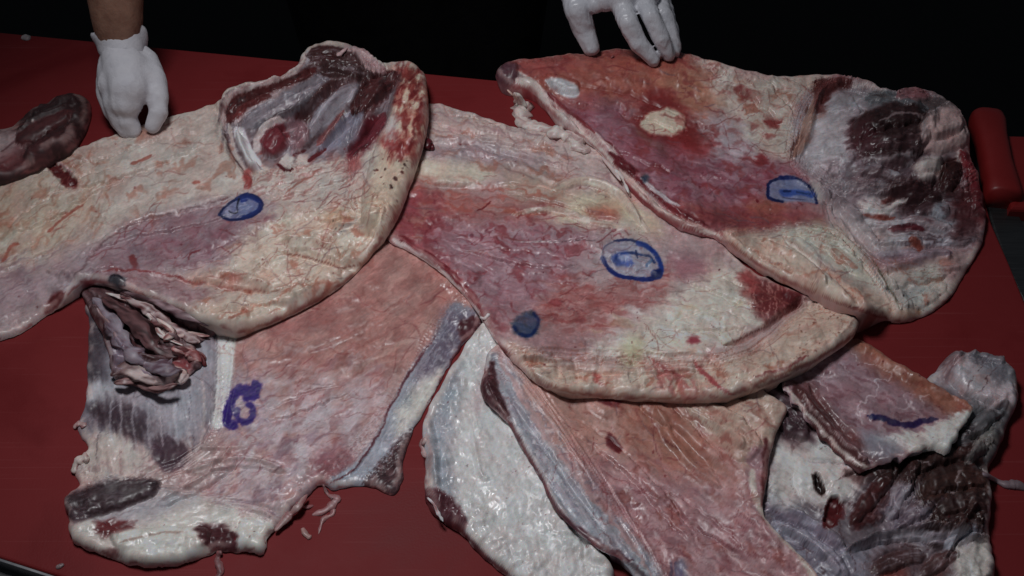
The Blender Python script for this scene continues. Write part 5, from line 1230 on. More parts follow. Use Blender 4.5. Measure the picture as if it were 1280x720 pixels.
# roll
A.fill([(500, 88), (528, 84), (540, 110), (538, 160), (526, 200), (510, 240), (490, 284), (462, 300), (455, 270), (462, 215), (480, 165), (488, 120)], (178, 160, 132), 6, 6)
A.fill([(486, 88), (528, 82), (540, 110), (540, 165), (530, 195), (505, 200), (480, 190), (490, 150), (480, 120)], (150, 72, 52), 7, 10, .95, (10, .6))
A.mottle([(486, 85), (540, 85), (540, 200), (480, 200)], (122, 40, 34), 8, .08, .75); A.mottle([(486, 85), (540, 85), (540, 200), (475, 200)], (184, 160, 126), 9, .12, .8, seed=5)
A.fill([(482, 150), (492, 144), (496, 168), (484, 182)], (172, 170, 168), 5, 4, .8)
A.fill([(472, 176), (500, 168), (520, 180), (510, 194), (485, 190)], (160, 66, 48), 6, 7, .7, (6, .6))
A.spots([(464, 195), (520, 195), (500, 260), (460, 275)], 26, 1, 2.6, (110, 52, 36), .85); A.spots([(470, 205), (510, 200), (490, 235)], 7, 2, 3.6, (78, 40, 34), .8, seed=8)
# opened shoulder
A.fill(CAV, (132, 116, 122), 3, 3)
A.streaks(CAV, (160, 150, 156), -42, 6, 5, .0, .8, soft=4); A.streaks(CAV, (104, 70, 72), -40, 6, 5, .1, .8, soft=4, seed=4)
A.fill([(280, 150), (282, 122), (310, 109), (352, 99), (396, 82), (404, 92), (372, 106), (335, 114), (305, 130), (292, 152)], (112, 56, 46), 3, 4)
A.line([(283, 140), (300, 122), (335, 110), (375, 97)], 1.8, (172, 156, 150), .85, 2); A.line([(290, 150), (310, 132), (340, 116), (372, 104)], 2, (180, 160, 150), .7, 3)
A.fill([(384, 72), (392, 66), (425, 64), (455, 78), (440, 95), (410, 110), (395, 95)], (106, 66, 60), 5, 6, .95)
A.streaks([(384, 70), (455, 72), (440, 100), (400, 110)], (142, 130, 138), -25, 4, 6, .06, .8)
A.fill([(345, 98), (368, 82), (382, 64), (392, 66), (384, 80), (362, 96)], (170, 160, 164), 3, 3)
A.fill([(428, 52), (452, 64), (475, 82), (478, 92), (460, 90), (440, 72)], (174, 144, 138), 4, 4)
A.spots([(430, 55), (475, 82), (470, 92), (445, 75)], 8, 1.4, 2.6, (110, 44, 44), .9)
A.fill([(455, 100), (475, 90), (502, 92), (496, 108), (476, 128), (464, 142), (445, 148), (440, 130)], (112, 62, 56), 4, 5)
A.streaks([(440, 95), (505, 90), (470, 150), (435, 150)], (80, 42, 42), -48, 4, 5, .08, .7)
A.fill([(452, 155), (470, 145), (480, 150), (470, 175), (448, 196), (432, 198)], (130, 58, 60), 4, 5)
A.line([(400, 175), (415, 155), (428, 140)], 3, (142, 84, 76), .9, 3)
A.fill([(400, 180), (420, 160), (450, 152), (445, 175), (425, 186), (395, 192)], (128, 124, 144), 5, 6, .8)
A.fill([(325, 178), (336, 160), (350, 155), (362, 168), (358, 186), (340, 194), (326, 190)], (136, 64, 62), 2.5, 3)
A.fill([(318, 186), (328, 158), (345, 146), (358, 154), (345, 156), (332, 168), (326, 188)], (172, 160, 156), 2.5, 3, .9)
A.fill([(355, 150), (380, 148), (385, 170), (370, 190), (360, 186), (364, 168)], (142, 106, 110), 4, 6, .85); A.mottle([(355, 148), (385, 148), (380, 190), (360, 190)], (180, 162, 162), 4, .1, .7, soft=3)
A.fill([(370, 140), (382, 128), (390, 138), (382, 152)], (108, 50, 42), 3, 4)
A.line([(302, 163), (307, 180), (316, 200), (324, 210)], 6, (184, 176, 186), .95, 2, False)
A.line([(286, 155), (292, 185), (306, 214)], 4, (172, 158, 148), .9, 2)
A.line([(277, 140), (281, 168), (291, 194), (306, 216)], 1.6, (94, 60, 56), .85, 1.5)
A.fill([(305, 216), (314, 212), (314, 232), (306, 236)], (166, 82, 62), 2, 3, .9)
A.line([(346, 204), (356, 212), (368, 212)], 2, (124, 40, 36), .9, 2); A.line([(366, 196), (382, 188)], 2.4, (120, 46, 42), .9, 2); A.line([(382, 204), (405, 188)], 2.4, (128, 50, 46), .9, 2)
A.fill([(352, 196), (364, 194), (368, 206), (356, 208)], (178, 168, 158), 2.5, 3); A.fill([(372, 196), (385, 194), (384, 206), (372, 206)], (178, 166, 156), 2.5, 3)
A.spots([(440, 110), (480, 110), (470, 150), (435, 150)], 14, .8, 1.8, (210, 204, 200), .9); A.fill([(426, 140), (433, 140), (432, 147), (427, 146)], (210, 206, 200), 1.2, 1)
A.fill([(320, 212), (400, 204), (450, 198), (462, 215), (440, 250), (380, 262), (330, 250), (316, 230)], (174, 158, 144), 8, 8, .85)
A.streaks([(316, 210), (460, 196), (440, 255), (330, 255)], (156, 96, 80), -38, 4, 6, .14, .7)
A.line([(360, 240), (380, 224), (400, 212)], 2, (158, 100, 76), .7, 3); A.fill([(436, 200), (452, 198), (446, 215), (434, 218)], (160, 84, 72), 4, 5, .6)
# slot and streaks on the left
A.fill([(54, 203), (70, 204), (84, 214), (96, 228), (92, 235), (80, 232), (66, 216)], (122, 46, 36), 2, 3)
A.line([(48, 197), (66, 200), (84, 210), (90, 216)], 2, (176, 140, 132), .9, 2); A.line([(-20, 212), (20, 206), (50, 202)], 4, (150, 84, 74), .7, 5)
for p in ([(165, 204), (178, 200), (190, 192)], [(0, 330), (14, 308), (24, 305)], [(80, 268), (94, 260), (104, 256)], [(240, 230), (252, 226)], [(60, 290), (75, 276), (92, 262)]): A.line(p, 2.6, (164, 92, 62), .7, 3)
A.spots(ALLA, 120, .7, 1.9, (126, 56, 46), .75, seed=2); A.spots(ALLA, 100, .7, 1.5, (202, 196, 190), .4, seed=3); A.spots(ALLA, 12, 1.6, 3, (140, 50, 42), .85, seed=4)  # red specks of blood; the near white ones are painted glints
A.fill([(160, 322), (168, 319), (172, 332), (166, 335)], (142, 72, 60), 1.5, 1.5); A.spots([(175, 285), (200, 270), (250, 290), (240, 325), (180, 320)], 8, 1, 2.4, (116, 36, 36), .9, seed=11)
A.line([(235, 326), (238, 318), (250, 312)], 1.4, (140, 56, 52), .8, 2)
A.veins([(100, 345), (330, 245), (330, 290), (180, 345)], (140, 84, 86), 26, .035, .6); A.veins([(-80, 220), (280, 160), (300, 240), (0, 330)], (160, 112, 96), 44, .025, .5, seed=6); A.veins([(300, 250), (490, 220), (470, 310), (300, 410)], (156, 112, 90), 34, .03, .5, seed=8)
A.fibre(CAV, .8); A.fibre([(82,362),(134,298),(332,243),(336,282),(270,332),(112,354)], .4)
A.part('opened_shoulder', CAV, 'opened shoulder with red and grey muscle strands')
A.stain([(-100, 200), (280, 150), (320, 240), (100, 300), (-100, 340)], a=.35); A.stain([(280, 310), (480, 240), (490, 290), (350, 400), (250, 395)], a=.45, scale=12, seed=3); A.stain([(80, 360), (330, 245), (330, 290), (270, 335), (110, 355)], (140, 86, 92), .4, 10, seed=5)
A.veinlets([(-20, 210), (270, 160), (300, 240), (120, 280), (-20, 330)], 36, ((158, 104, 82), (150, 92, 76), (140, 110, 104), (160, 118, 92)), 1, a=.55); A.veinlets([(90, 350), (150, 285), (330, 248), (330, 290), (270, 335)], 34, ((142, 58, 50), (150, 92, 76), (124, 92, 100), (136, 66, 60)), 2, a=.6); A.veinlets([(290, 310), (480, 230), (480, 300), (350, 395), (250, 390)], 40, ((158, 104, 82), (150, 92, 76), (140, 110, 104), (160, 118, 92)), 3, a=.7, wander=30); A.veinlets([(320, 215), (460, 200), (450, 280), (340, 290)], 26, ((142, 58, 50), (150, 92, 76), (124, 92, 100), (136, 66, 60)), 4, a=.6)
A.paint_strands()
# stamps
sA = [(274, 268), (280, 260), (290, 252), (300, 246), (310, 243), (322, 247), (328, 254), (326, 262), (315, 270), (300, 274), (284, 274)]
A.fill(sA, (96, 112, 164), 2, 1.5, .7); A.mottle(sA, (150, 152, 172), 4, .0, .8, soft=2)
A.line(sA+[sA[0]], 2.2, (24, 42, 118), .95, .3, False, .45, .5, .5)
A.line([(298, 248), (310, 245), (322, 250)], 4.2, (26, 52, 140), .9, 1, False); A.line([(326, 254), (324, 262), (312, 269), (305, 272)], 3.8, (36, 56, 132), .9, 1, False)
A.line([(299, 248), (296, 258), (297, 264), (292, 267), (286, 264)], 1.3, (30, 36, 70), .85, .6, False); A.line([(300, 252), (310, 250)], 2, (40, 60, 140), .8, 1)
sA2 = [(134, 350), (138, 344), (148, 343), (156, 348), (157, 355), (150, 360), (140, 356)]
A.fill(sA2, (70, 74, 92), 3, 2, .85); A.line([(135, 351), (139, 345), (148, 344), (155, 349), (156, 356)], 1.6, (34, 30, 62), .8, 1, False)
A.part('ink_stamp', [(270, 269), (278, 258), (298, 243), (312, 239), (326, 245), (332, 254), (328, 264), (316, 273), (300, 278), (280, 277)], 'small dark blue oval ink stamp')
A.part('ink_blot', sA2, 'small round grey blue ink blot')
A.part('fat_roll', [(500, 86), (530, 80), (545, 110), (542, 160), (530, 200), (514, 240), (496, 284), (476, 290), (458, 285), (458, 260), (464, 215), (480, 165), (490, 125)], 'blood stained yellowish fat roll')
A.part('muscle_slot', [(54, 203), (70, 204), (84, 214), (97, 228), (92, 236), (80, 232), (66, 216)])
aobj = A.build('long cream fat side with an opened shoulder and small blue stamp', 'meat', 'meat cuts heaped on the board')
af.parent = aobj; af.location = Vector(af.location)-aobj.location
cord('shred', [(422, 70), (430, 63), (438, 56)], [4, 3, 1.5], (178, 148, 142), aobj, seed=3, lift=2)
cord('muscle_lump', [(528, 170), (536, 182), (542, 184)], [6, 8, 6], (120, 46, 48), aobj, seed=5, gl=.3)

# dark shank beyond A
SH = Cut('meat_cut', [(-60, 190), (-30, 172), (0, 164), (18, 160), (34, 142), (58, 128), (82, 121), (104, 121), (114, 131), (112, 150), (104, 170), (90, 188), (70, 200), (40, 214), (0, 228), (-50, 230)], 17, 11, 9, flow=-30, base_pad=(0, 2), ragged=1.5, step=.002)
SH.skin(3, .6, 1.5); SH.strand('m', [(20,178),(50,160),(90,140)], [8,12,8], (110,56,50), (84,44,42), part=False); SH.strand('m', [(30,196),(60,182),(98,160)], [8,14,9], (100,52,48), (76,40,40), part=False); SH.strand('m', [(40,146),(64,132),(98,126)], [6,9,6], (84,50,50), (64,38,40), part=False); SH.ridge([(20, 168), (40, 155), (75, 140), (100, 128)], 5, 4); SH.rough(None, 1, 6, -30, 4, seed=2)
SH.shape(.001)
SH.base_col((82, 46, 44), .5); AS = [(-70, 110), (130, 110), (130, 240), (-70, 240)]
SH.streaks(AS, (82, 44, 44), -30, 5, 6, 0, .8); SH.streaks(AS, (140, 84, 72), -30, 4, 6, .16, .7, seed=3)
SH.fill([(34, 145), (60, 126), (100, 122), (80, 138), (50, 150)], (78, 50, 52), 6, 6, .8)
SH.fill([(-60, 180), (0, 162), (22, 164), (32, 178), (10, 200), (-60, 220)], (160, 138, 134), 6, 7); SH.fill([(10, 188), (50, 190), (60, 205), (0, 215)], (136, 74, 66), 7, 6, .8)
SH.line([(22, 170), (40, 160), (62, 152), (76, 140)], 2.0, (176, 158, 148), .9, 3); SH.line([(38, 150), (44, 155), (42, 160)], 2.2, (190, 176, 164), .9, 2); SH.line([(0, 190), (14, 180), (26, 170)], 1.6, (110, 70, 70), .7)
SH.fibre(AS, .9); SH.paint_strands(); SH.spots(AS, 14, 1, 2, (180, 160, 150), .7)
SH.part('sinew', [(-60, 180), (0, 160), (22, 162), (32, 178), (12, 194), (-60, 216)])
SH.build('dark red shank muscle lying beside the cotton gloved hand', 'meat', 'meat cuts heaped on the board')

# =============================================================== C: right side
SHL0 = [(1000, 130), (1040, 102), (1100, 108), (1180, 118), (1212, 160), (1220, 220), (1090, 250), (1024, 225), (992, 196)]
C = Cut('meat_cut', [(619, 96), (624, 84), (640, 79), (670, 74), (700, 69), (735, 66), (780, 59), (820, 60), (860, 66), (882, 76), (930, 91), (980, 95), (1020, 93), (1060, 97), (1090, 106), (1112, 116), (1140, 112), (1170, 117), (1190, 130), (1205, 146),
    (1212, 170), (1214, 200), (1226, 236), (1232, 278), (1226, 310), (1206, 342), (1188, 372), (1160, 392), (1125, 403), (1082, 393), (1042, 379), (1000, 362), (962, 341), (922, 317), (892, 297), (855, 288), (832, 274), (802, 248),
    (772, 217), (748, 188), (716, 166), (690, 146), (664, 116), (640, 112), (626, 108)], 10, 6, 10, flow=16, flows=[(SHL0, -22), ([(1040,240),(1230,250),(1230,330),(1090,330)], 8), ([(900,292),(1050,300),(1128,402),(1000,364)],30)], lift=[(1130, 170, 100, 80, 34), (850, 80, 220, 45, 34), (700, 90, 90, 40, 8)], base_pad=(6, 16), ragged=1.4,
    thin=[([(640, 100), (700, 140), (840, 270), (900, 290), (860, 300), (700, 170)], .6, 12)])
ALLC = [(600, 50), (1250, 50), (1250, 420), (600, 420)]
SHL = [(1000, 130), (1040, 102), (1100, 108), (1180, 118), (1212, 160), (1220, 220), (1230, 290), (1190, 310), (1130, 320), (1090, 300), (1040, 260), (1024, 225), (992, 196)]
C.skin(1.3, .25, .9); C.rough(None, 3, 46); C.rough(None, 1.0, 13, seed=2); C.rough(None, .4, 5, seed=8)
C.ridge([(1000, 196), (1012, 160), (1022, 125), (1050, 104)], 7, 6); C.ridge([(988, 198), (1002, 165), (1012, 130)], 4, -4)
C.bump([(1070, 150), (1110, 128), (1160, 136), (1156, 190), (1110, 205), (1072, 195)], 9, 22); C.bump([(1150, 150), (1185, 132), (1206, 150), (1210, 180), (1180, 192), (1150, 190)], 12, 16)
C.bump([(1010, 135), (1060, 120), (1078, 160), (1066, 205), (1030, 222), (1002, 190)], 7, 20)
C.bump([(1140, 205), (1178, 196), (1178, 222), (1146, 228)], 5, 6); C.ridge([(1168, 240), (1176, 205), (1200, 200)], 6, -4); C.bump([(1196, 190), (1214, 200), (1228, 250), (1214, 262)], 4, 8)
C.rough(SHL, 3, 26, -20, 2, kind='ridged'); C.rough(SHL, 2, 12, -20, 2, kind='ridged'); C.rough(SHL, 1.2, 5, seed=4)
C.rough([(1040, 230), (1230, 240), (1230, 330), (1090, 330)], 2.2, 8, 15, 4, kind='ridged', seed=5)
C.ridge([(1010, 230), (1040, 258), (1070, 290), (1110, 330)], 6, -3); C.ridge([(1000, 222), (1028, 240), (1040, 260)], 6, 3)
C.bump([(900, 292), (960, 284), (1010, 276), (1046, 282), (1080, 316), (1110, 345), (1140, 380), (1120, 402), (1040, 382), (960, 342)], 6, 14)
C.ridge([(978, 300), (1010, 322), (1040, 350), (1080, 390)], 6, -4); C.ridge([(955, 310), (1000, 335), (1030, 368)], 9, 5); C.ridge([(1088, 320), (1106, 350), (1128, 385)], 5, -4)
C.ridge([(1095, 340), (1120, 335), (1160, 320), (1190, 320)], 8, 4); C.ridge([(1105, 365), (1140, 358)], 4, -3)
C.ridge([(660, 112), (700, 146), (740, 180), (780, 222), (820, 262), (860, 284), (900, 294)], 7, 5, 2); C.ridge([(690, 130), (730, 165), (770, 206), (800, 235), (850, 270)], 5, -3)
C.bump([(802, 152), (815, 140), (835, 135), (855, 146), (856, 160), (845, 168), (815, 168)], 3, 6); C.bump([(682, 100), (692, 97), (722, 108), (722, 122), (710, 122), (688, 112)], 6, 7, 1)
C.bump([(619, 96), (626, 84), (640, 80), (648, 90), (640, 104), (626, 108)], 9, 9)
C.rough([(760, 170), (1000, 220), (1000, 280), (820, 250)], 1.0, 5, 12, 6); C.rough([(880, 80), (1010, 100), (1000, 190), (900, 140)], 2.2, 12, 60, 2, kind='ridged')
C.ridge([(870, 150), (900, 185), (950, 200)], 5, -1.5)
for row in (
    ([(992, 198), (1002, 172), (1014, 138), (1026, 110)], [3, 4.5, 4.5, 4], (166, 132, 108), (128, 84, 66), dict(name='lip')),
    ([(1022, 138), (1024, 116), (1042, 102), (1066, 102)], [4, 6, 6, 4], (116, 58, 48), (150, 96, 84)),
    ([(1064, 108), (1084, 104), (1100, 112), (1112, 120)], [4, 6, 6, 4], (168, 156, 152), (140, 110, 108)),
    ([(1082, 124), (1106, 122), (1132, 132), (1160, 136)], [7, 10, 10, 6], (112, 112, 122), (86, 70, 74)),
    ([(1120, 120), (1142, 114), (1160, 120)], [6, 8, 6], (156, 110, 108), (120, 70, 70)),
    ([(1066, 176), (1088, 160), (1120, 148), (1156, 144)], [12, 20, 22, 14], (84, 48, 46), (60, 34, 34), dict(flat=.4, name='muscle')),
    ([(1074, 190), (1100, 184), (1136, 182), (1158, 176)], [8, 14, 16, 10], (96, 62, 64), (142, 124, 130), dict(flat=.4)),
    ([(1080, 206), (1108, 200), (1142, 202)], [6, 9, 7], (138, 124, 130), (100, 76, 86)),
    ([(1050, 214), (1090, 216), (1130, 222)], [5, 8, 6], (150, 140, 146), (110, 86, 94)),
    ([(1030, 226), (1068, 232), (1110, 236), (1140, 234)], [4, 8, 9, 6], (148, 136, 140), (112, 92, 100)),
    ([(1154, 172), (1176, 160), (1200, 158)], [16, 20, 15], (170, 146, 136), (156, 124, 118), dict(flat=.6, name='fat_knob', fib=.2, amp=.15, part=False)),
    ([(1146, 214), (1160, 208), (1176, 208)], [9, 11, 8], (172, 160, 152), (150, 120, 116), dict(fib=.2, name='fat_lobe')),
    ([(1186, 202), (1190, 218), (1182, 240)], [9, 12, 8], (92, 48, 38), (70, 36, 32)),
    ([(1200, 188), (1212, 210), (1220, 236), (1224, 262)], [5, 7, 8, 5], (142, 52, 46), (168, 104, 92)),
    ([(1110, 242), (1140, 240), (1176, 250)], [7, 11, 7], (88, 50, 50), (62, 36, 38)),
    ([(1146, 268), (1164, 258), (1186, 268)], [7, 10, 7], (146, 146, 158), (92, 74, 80)),
    ([(1072, 252), (1096, 262), (1130, 250)], [4, 6, 4], (176, 166, 160), (150, 110, 100)),
    ([(1080, 276), (1112, 280), (1150, 276), (1190, 286)], [4, 6, 7, 5], (168, 158, 162), (120, 80, 84)),
    ([(1110, 288), (1134, 283), (1156, 288)], [3, 5, 3], (118, 50, 52), None),
    ([(1092, 302), (1130, 300), (1180, 302), (1220, 300)], [4, 6, 6, 5], (156, 148, 158), (98, 70, 76)),
    ([(1098, 318), (1140, 316), (1190, 316)], [4, 6, 5], (150, 132, 142), (120, 92, 104)),
    ([(1136, 298), (1146, 304), (1150, 314)], [4, 6, 4], (146, 84, 56), None),
    ([(644, 98), (668, 112), (700, 144), (736, 176), (766, 206)], [6, 6, 5, 4.5, 3], (182, 168, 156), (166, 130, 120), dict(name='fat_strand', fib=.4)),
    ([(664, 104), (692, 128), (722, 154), (748, 172), (776, 200)], [4, 4.5, 4, 4, 2.5], (180, 160, 150), (150, 92, 84), dict(name='fat_strand', fib=.4)),
    ([(684, 116), (712, 140), (744, 166)], [2.5, 3, 2], (146, 66, 58), None, dict(name='muscle_edge')),
    ([(650, 120), (684, 146), (716, 166), (742, 184)], [4, 5, 4, 3], (176, 154, 144), (150, 100, 92), dict(name='fat_strand', fib=.4)),
    ([(774, 212), (800, 238), (832, 266), (866, 284), (904, 298)], [3.5, 4.5, 4, 4, 3], (178, 156, 142), (158, 110, 98), dict(name='fat_strand', fib=.4)),
    ([(784, 214), (812, 238), (846, 264), (884, 282)], [2.5, 3.5, 3.5, 2.5], (140, 58, 52), (116, 44, 42), dict(name='muscle_edge')),
    ([(800, 222), (826, 244), (850, 258)], [2, 3, 2], (176, 160, 160), (150, 110, 108), dict(name='fat_strand', fib=.4)),
    ([(760, 190), (782, 206), (792, 220)], [3, 5, 3], (128, 50, 46), None, dict(name='muscle_edge'))):
    kw = dict(row[4]) if len(row) > 4 else {}
    C.strand(kw.pop('name', 'muscle_strand'), *row[:4], **kw)
C.folds(([(926, 302), (980, 326), (1032, 362), (1090, 388)], [7, 12, 12, 7], .3), ([(996, 290), (1038, 308), (1076, 346)], [7, 12, 8], .28), ([(896, 104), (948, 116), (992, 152)], [8, 13, 9], .22), ([(1018, 234), (1060, 262), (1100, 312)], [5, 8, 6], .3),
        ([(880, 84), (940, 100), (1000, 112)], [7, 11, 7], .2), ([(760, 178), (840, 206), (930, 222)], [6, 9, 6], .16), ([(700, 120), (780, 132), (860, 160)], [7, 11, 7], .14), ([(1110, 350), (1150, 344), (1190, 336)], [6, 10, 7], .3), ([(1120, 384), (1156, 374), (1184, 352)], [6, 9, 6], .3))
C.shape()
C.base_col((160, 118, 112))
C.fill([(640, 80), (740, 65), (830, 60), (880, 80), (900, 110), (880, 140), (800, 130), (720, 140), (680, 120)], (162, 96, 66), 14, 12)
C.streaks([(640, 75), (880, 65), (890, 140), (700, 140)], (174, 120, 92), 4, 8, 5, .06, .7); C.mottle([(640, 75), (880, 65), (890, 140), (700, 140)], (146, 76, 60), 16, .12, .6)
C.fill([(640, 82), (700, 72), (720, 84), (670, 98)], (158, 86, 72), 10, 8, .7)
C.fill([(820, 100), (880, 90), (920, 120), (900, 150), (850, 130)], (172, 130, 92), 12, 10, .8)
C.fill([(700, 130), (780, 130), (800, 170), (900, 190), (1000, 210), (1010, 250), (900, 262), (830, 250), (770, 200), (720, 160)], (152, 104, 110), 12, 10)
C.streaks([(700, 130), (1000, 205), (1010, 260), (840, 262), (720, 160)], (146, 74, 80), 14, 7, 6, .0, .7); C.mottle([(700, 130), (1000, 205), (1010, 260), (840, 262), (720, 160)], (174, 146, 152), 9, .1, .6)
C.fill([(800, 130), (812, 114), (836, 118), (868, 150), (894, 184), (870, 192), (830, 180), (800, 168)], (150, 58, 40), 6, 6, .95)
C.fill([(802, 154), (812, 142), (835, 135), (850, 140), (858, 152), (850, 166), (832, 170), (808, 164)], (182, 166, 138), 2.5, 2.5)
C.fill([(872, 152), (900, 140), (950, 150), (970, 180), (950, 204), (900, 195)], (166, 152, 156), 10, 10, .9, (10, .7))
C.fill([(780, 170), (850, 185), (860, 210), (800, 205)], (150, 92, 96), 10, 10, .7)
C.fill([(868, 68), (930, 90), (1030, 92), (1010, 140), (992, 196), (950, 190), (920, 150), (890, 115)], (174, 158, 140), 8, 8)
C.mottle([(868, 68), (1030, 92), (992, 196), (900, 130)], (186, 176, 164), 13, 0, .6); C.mottle([(900, 90), (1010, 100), (990, 180), (920, 150)], (164, 108, 86), 10, .22, .7, seed=4)
C.fill([(918, 106), (938, 114), (934, 126), (920, 122)], (150, 72, 56), 4, 6, .8, (6, .6)); C.fill([(958, 148), (978, 150), (974, 158), (960, 158)], (148, 64, 48), 3, 4, .85); C.fill([(995, 128), (1016, 132), (1010, 142), (998, 140)], (156, 84, 68), 4, 5, .7, (5, .6))
C.fill([(942, 195), (956, 193), (958, 206), (946, 207)], (150, 58, 46), 3, 4, .8)
C.fill([(840, 262), (900, 258), (980, 262), (1030, 275), (1010, 282), (950, 290), (900, 290), (860, 284)], (148, 78, 70), 8, 7, .95)
C.streaks([(830, 255), (1030, 268), (1010, 290), (850, 290)], (164, 100, 74), 6, 4, 8, .05, .7); C.fill([(940, 252), (975, 250), (980, 264), (945, 268)], (166, 104, 66), 6, 6, .7)
C.fill([(1015, 225), (1060, 240), (1110, 270), (1100, 320), (1060, 290), (1030, 262)], (164, 152, 150), 9, 8, .95)
# shoulder end
C.fill(SHL, (138, 124, 130), 6, 6)
C.fill([(1010, 135), (1055, 112), (1085, 130), (1072, 180), (1060, 205), (1030, 222), (996, 194)], (150, 138, 142), 7, 7)
C.mottle([(1000, 120), (1080, 120), (1070, 210), (1000, 210)], (180, 178, 186), 12, .05, .6); C.mottle([(1000, 120), (1080, 120), (1070, 215), (1000, 210)], (148, 120, 126), 10, .15, .6, seed=3)
C.fill([(1016, 104), (1036, 100), (1060, 100), (1068, 108), (1040, 116), (1032, 140), (1022, 140)], (114, 58, 48), 4, 5); C.line([(1000, 192), (1010, 168), (1020, 140)], 4, (152, 118, 94), .9, 2); C.line([(990, 196), (1000, 176), (1012, 140)], 1.6, (92, 56, 46), .9, 1.5)
C.fill([(1062, 165), (1074, 148), (1100, 138), (1130, 130), (1160, 142), (1156, 175), (1140, 195), (1110, 200), (1080, 192), (1066, 180)], (86, 50, 48), 5, 6)
C.fill([(1064, 160), (1080, 150), (1100, 170), (1096, 192), (1070, 188)], (112, 60, 64), 5, 6, .8)
C.streaks([(1062, 150), (1160, 135), (1150, 200), (1070, 195)], (150, 130, 136), -40, 3.5, 5, .16, .75); C.mottle([(1062, 150), (1160, 135), (1150, 200), (1070, 195)], (62, 36, 36), 10, .12, .7)
C.fill([(1084, 116), (1120, 118), (1130, 130), (1100, 134), (1084, 126)], (124, 128, 140), 5, 5, .85); C.fill([(1096, 104), (1112, 116), (1104, 118), (1090, 110)], (170, 160, 156), 3, 4)
C.fill([(1120, 120), (1140, 112), (1162, 118), (1150, 128), (1128, 128)], (156, 108, 106), 5, 5, .9); C.fill([(1140, 126), (1170, 120), (1196, 128), (1180, 138), (1150, 138)], (100, 84, 84), 5, 5, .8)
C.fill([(1150, 158), (1168, 140), (1196, 134), (1208, 156), (1212, 178), (1190, 190), (1160, 192), (1148, 178)], (168, 144, 134), 5, 5)
C.fill([(1140, 205), (1156, 198), (1178, 198), (1176, 212), (1170, 226), (1146, 226)], (168, 156, 148), 4, 5); C.fill([(1162, 212), (1174, 210), (1172, 220), (1162, 222)], (122, 52, 52), 2.5, 3, .8)
C.fill([(1178, 202), (1200, 200), (1200, 226), (1190, 246), (1170, 244), (1174, 222)], (90, 46, 36), 3, 4); C.fill([(1196, 186), (1214, 186), (1230, 250), (1230, 280), (1212, 262), (1204, 220)], (140, 52, 46), 6, 7, .9)
C.fill([(1192, 250), (1212, 230), (1226, 270), (1200, 290)], (104, 52, 48), 7, 7, .8); C.fill([(1194, 190), (1206, 186), (1206, 200), (1196, 204)], (172, 158, 150), 3, 4)
C.fill([(1090, 200), (1140, 195), (1160, 235), (1150, 260), (1110, 250)], (106, 84, 92), 8, 9, .85)
C.streaks([(1020, 200), (1150, 190), (1160, 260), (1060, 250)], (176, 166, 168), -22, 4, 6, .06, .75); C.streaks([(1020, 200), (1150, 190), (1160, 260), (1060, 250)], (96, 74, 86), -22, 4, 6, .16, .6, seed=5)
C.fill([(1110, 235), (1160, 230), (1190, 245), (1150, 270), (1120, 260)], (88, 50, 52), 6, 7, .85)
C.fill([(1150, 250), (1168, 236), (1190, 250), (1186, 285), (1160, 280)], (146, 146, 158), 5, 7, .8); C.fill([(1160, 250), (1176, 250), (1174, 262), (1160, 262)], (76, 60, 66), 3, 4, .8)
C.fill([(1075, 250), (1132, 246), (1130, 256), (1100, 270), (1078, 266)], (170, 160, 156), 4, 6, .9); C.fill([(1094, 268), (1112, 270), (1110, 276), (1096, 276)], (146, 78, 54), 2.5, 3); C.fill([(1104, 250), (1120, 244), (1122, 250), (1106, 256)], (150, 84, 58), 2.5, 3, .9)
C.fill([(1110, 286), (1134, 276), (1150, 284), (1130, 290)], (116, 48, 52), 3, 4, .9); C.fill([(1136, 297), (1154, 298), (1152, 314), (1142, 310)], (142, 80, 50), 3, 3)
C.streaks([(1090, 280), (1220, 280), (1220, 315), (1100, 320)], (170, 160, 166), 6, 4, 9, 0, .8); C.streaks([(1090, 275), (1220, 280), (1220, 315), (1100, 320)], (92, 64, 70), 6, 4, 9, .14, .7, seed=6)
C.fill([(1096, 320), (1130, 322), (1164, 320), (1150, 332), (1110, 340)], (146, 122, 134), 5, 6, .7)
# outer fat, lower right
C.fill([(1085, 345), (1110, 338), (1150, 332), (1176, 322), (1216, 320), (1206, 342), (1186, 374), (1160, 394), (1124, 404), (1106, 380)], (172, 162, 148), 6, 5)
C.fill([(1180, 320), (1212, 316), (1204, 345), (1188, 352), (1178, 340)], (158, 128, 122), 5, 5, .85); C.fill([(1110, 360), (1145, 350), (1160, 370), (1130, 384)], (152, 152, 152), 8, 7, .6)
C.spots([(1100, 345), (1190, 340), (1160, 390), (1120, 390)], 14, .9, 2.2, (80, 70, 76), .8); C.fill([(1116, 388), (1150, 386), (1140, 396), (1118, 398)], (160, 118, 78), 4, 5, .8)
C.fill([(900, 292), (950, 290), (1000, 305), (1050, 345), (1110, 372), (1128, 402), (1082, 394), (1000, 364), (940, 330)], (178, 158, 134), 6, 6)
C.mottle([(900, 292), (1050, 330), (1128, 402), (1000, 364)], (174, 134, 108), 12, .1, .6)
C.fill([(964, 292), (1000, 280), (1044, 282), (1072, 306), (1090, 335), (1096, 365), (1060, 350), (1020, 325), (990, 308)], (170, 162, 144), 7, 5)
C.mottle([(964, 285), (1044, 282), (1090, 350), (1010, 320)], (148, 154, 150), 14, .08, .6); C.mottle([(964, 285), (1044, 282), (1090, 350), (1010, 320)], (180, 172, 138), 12, .12, .6, seed=3)
C.line([(1088, 330), (1100, 350), (1114, 368)], 1.4, (74, 82, 110), .5, 1.5)
C.line([(980, 300), (1012, 322), (1040, 352)], 2.4, (186, 172, 156), .8, 2); C.line([(1090, 325), (1104, 348), (1126, 386)], 1.6, (120, 112, 84), .7, 2)
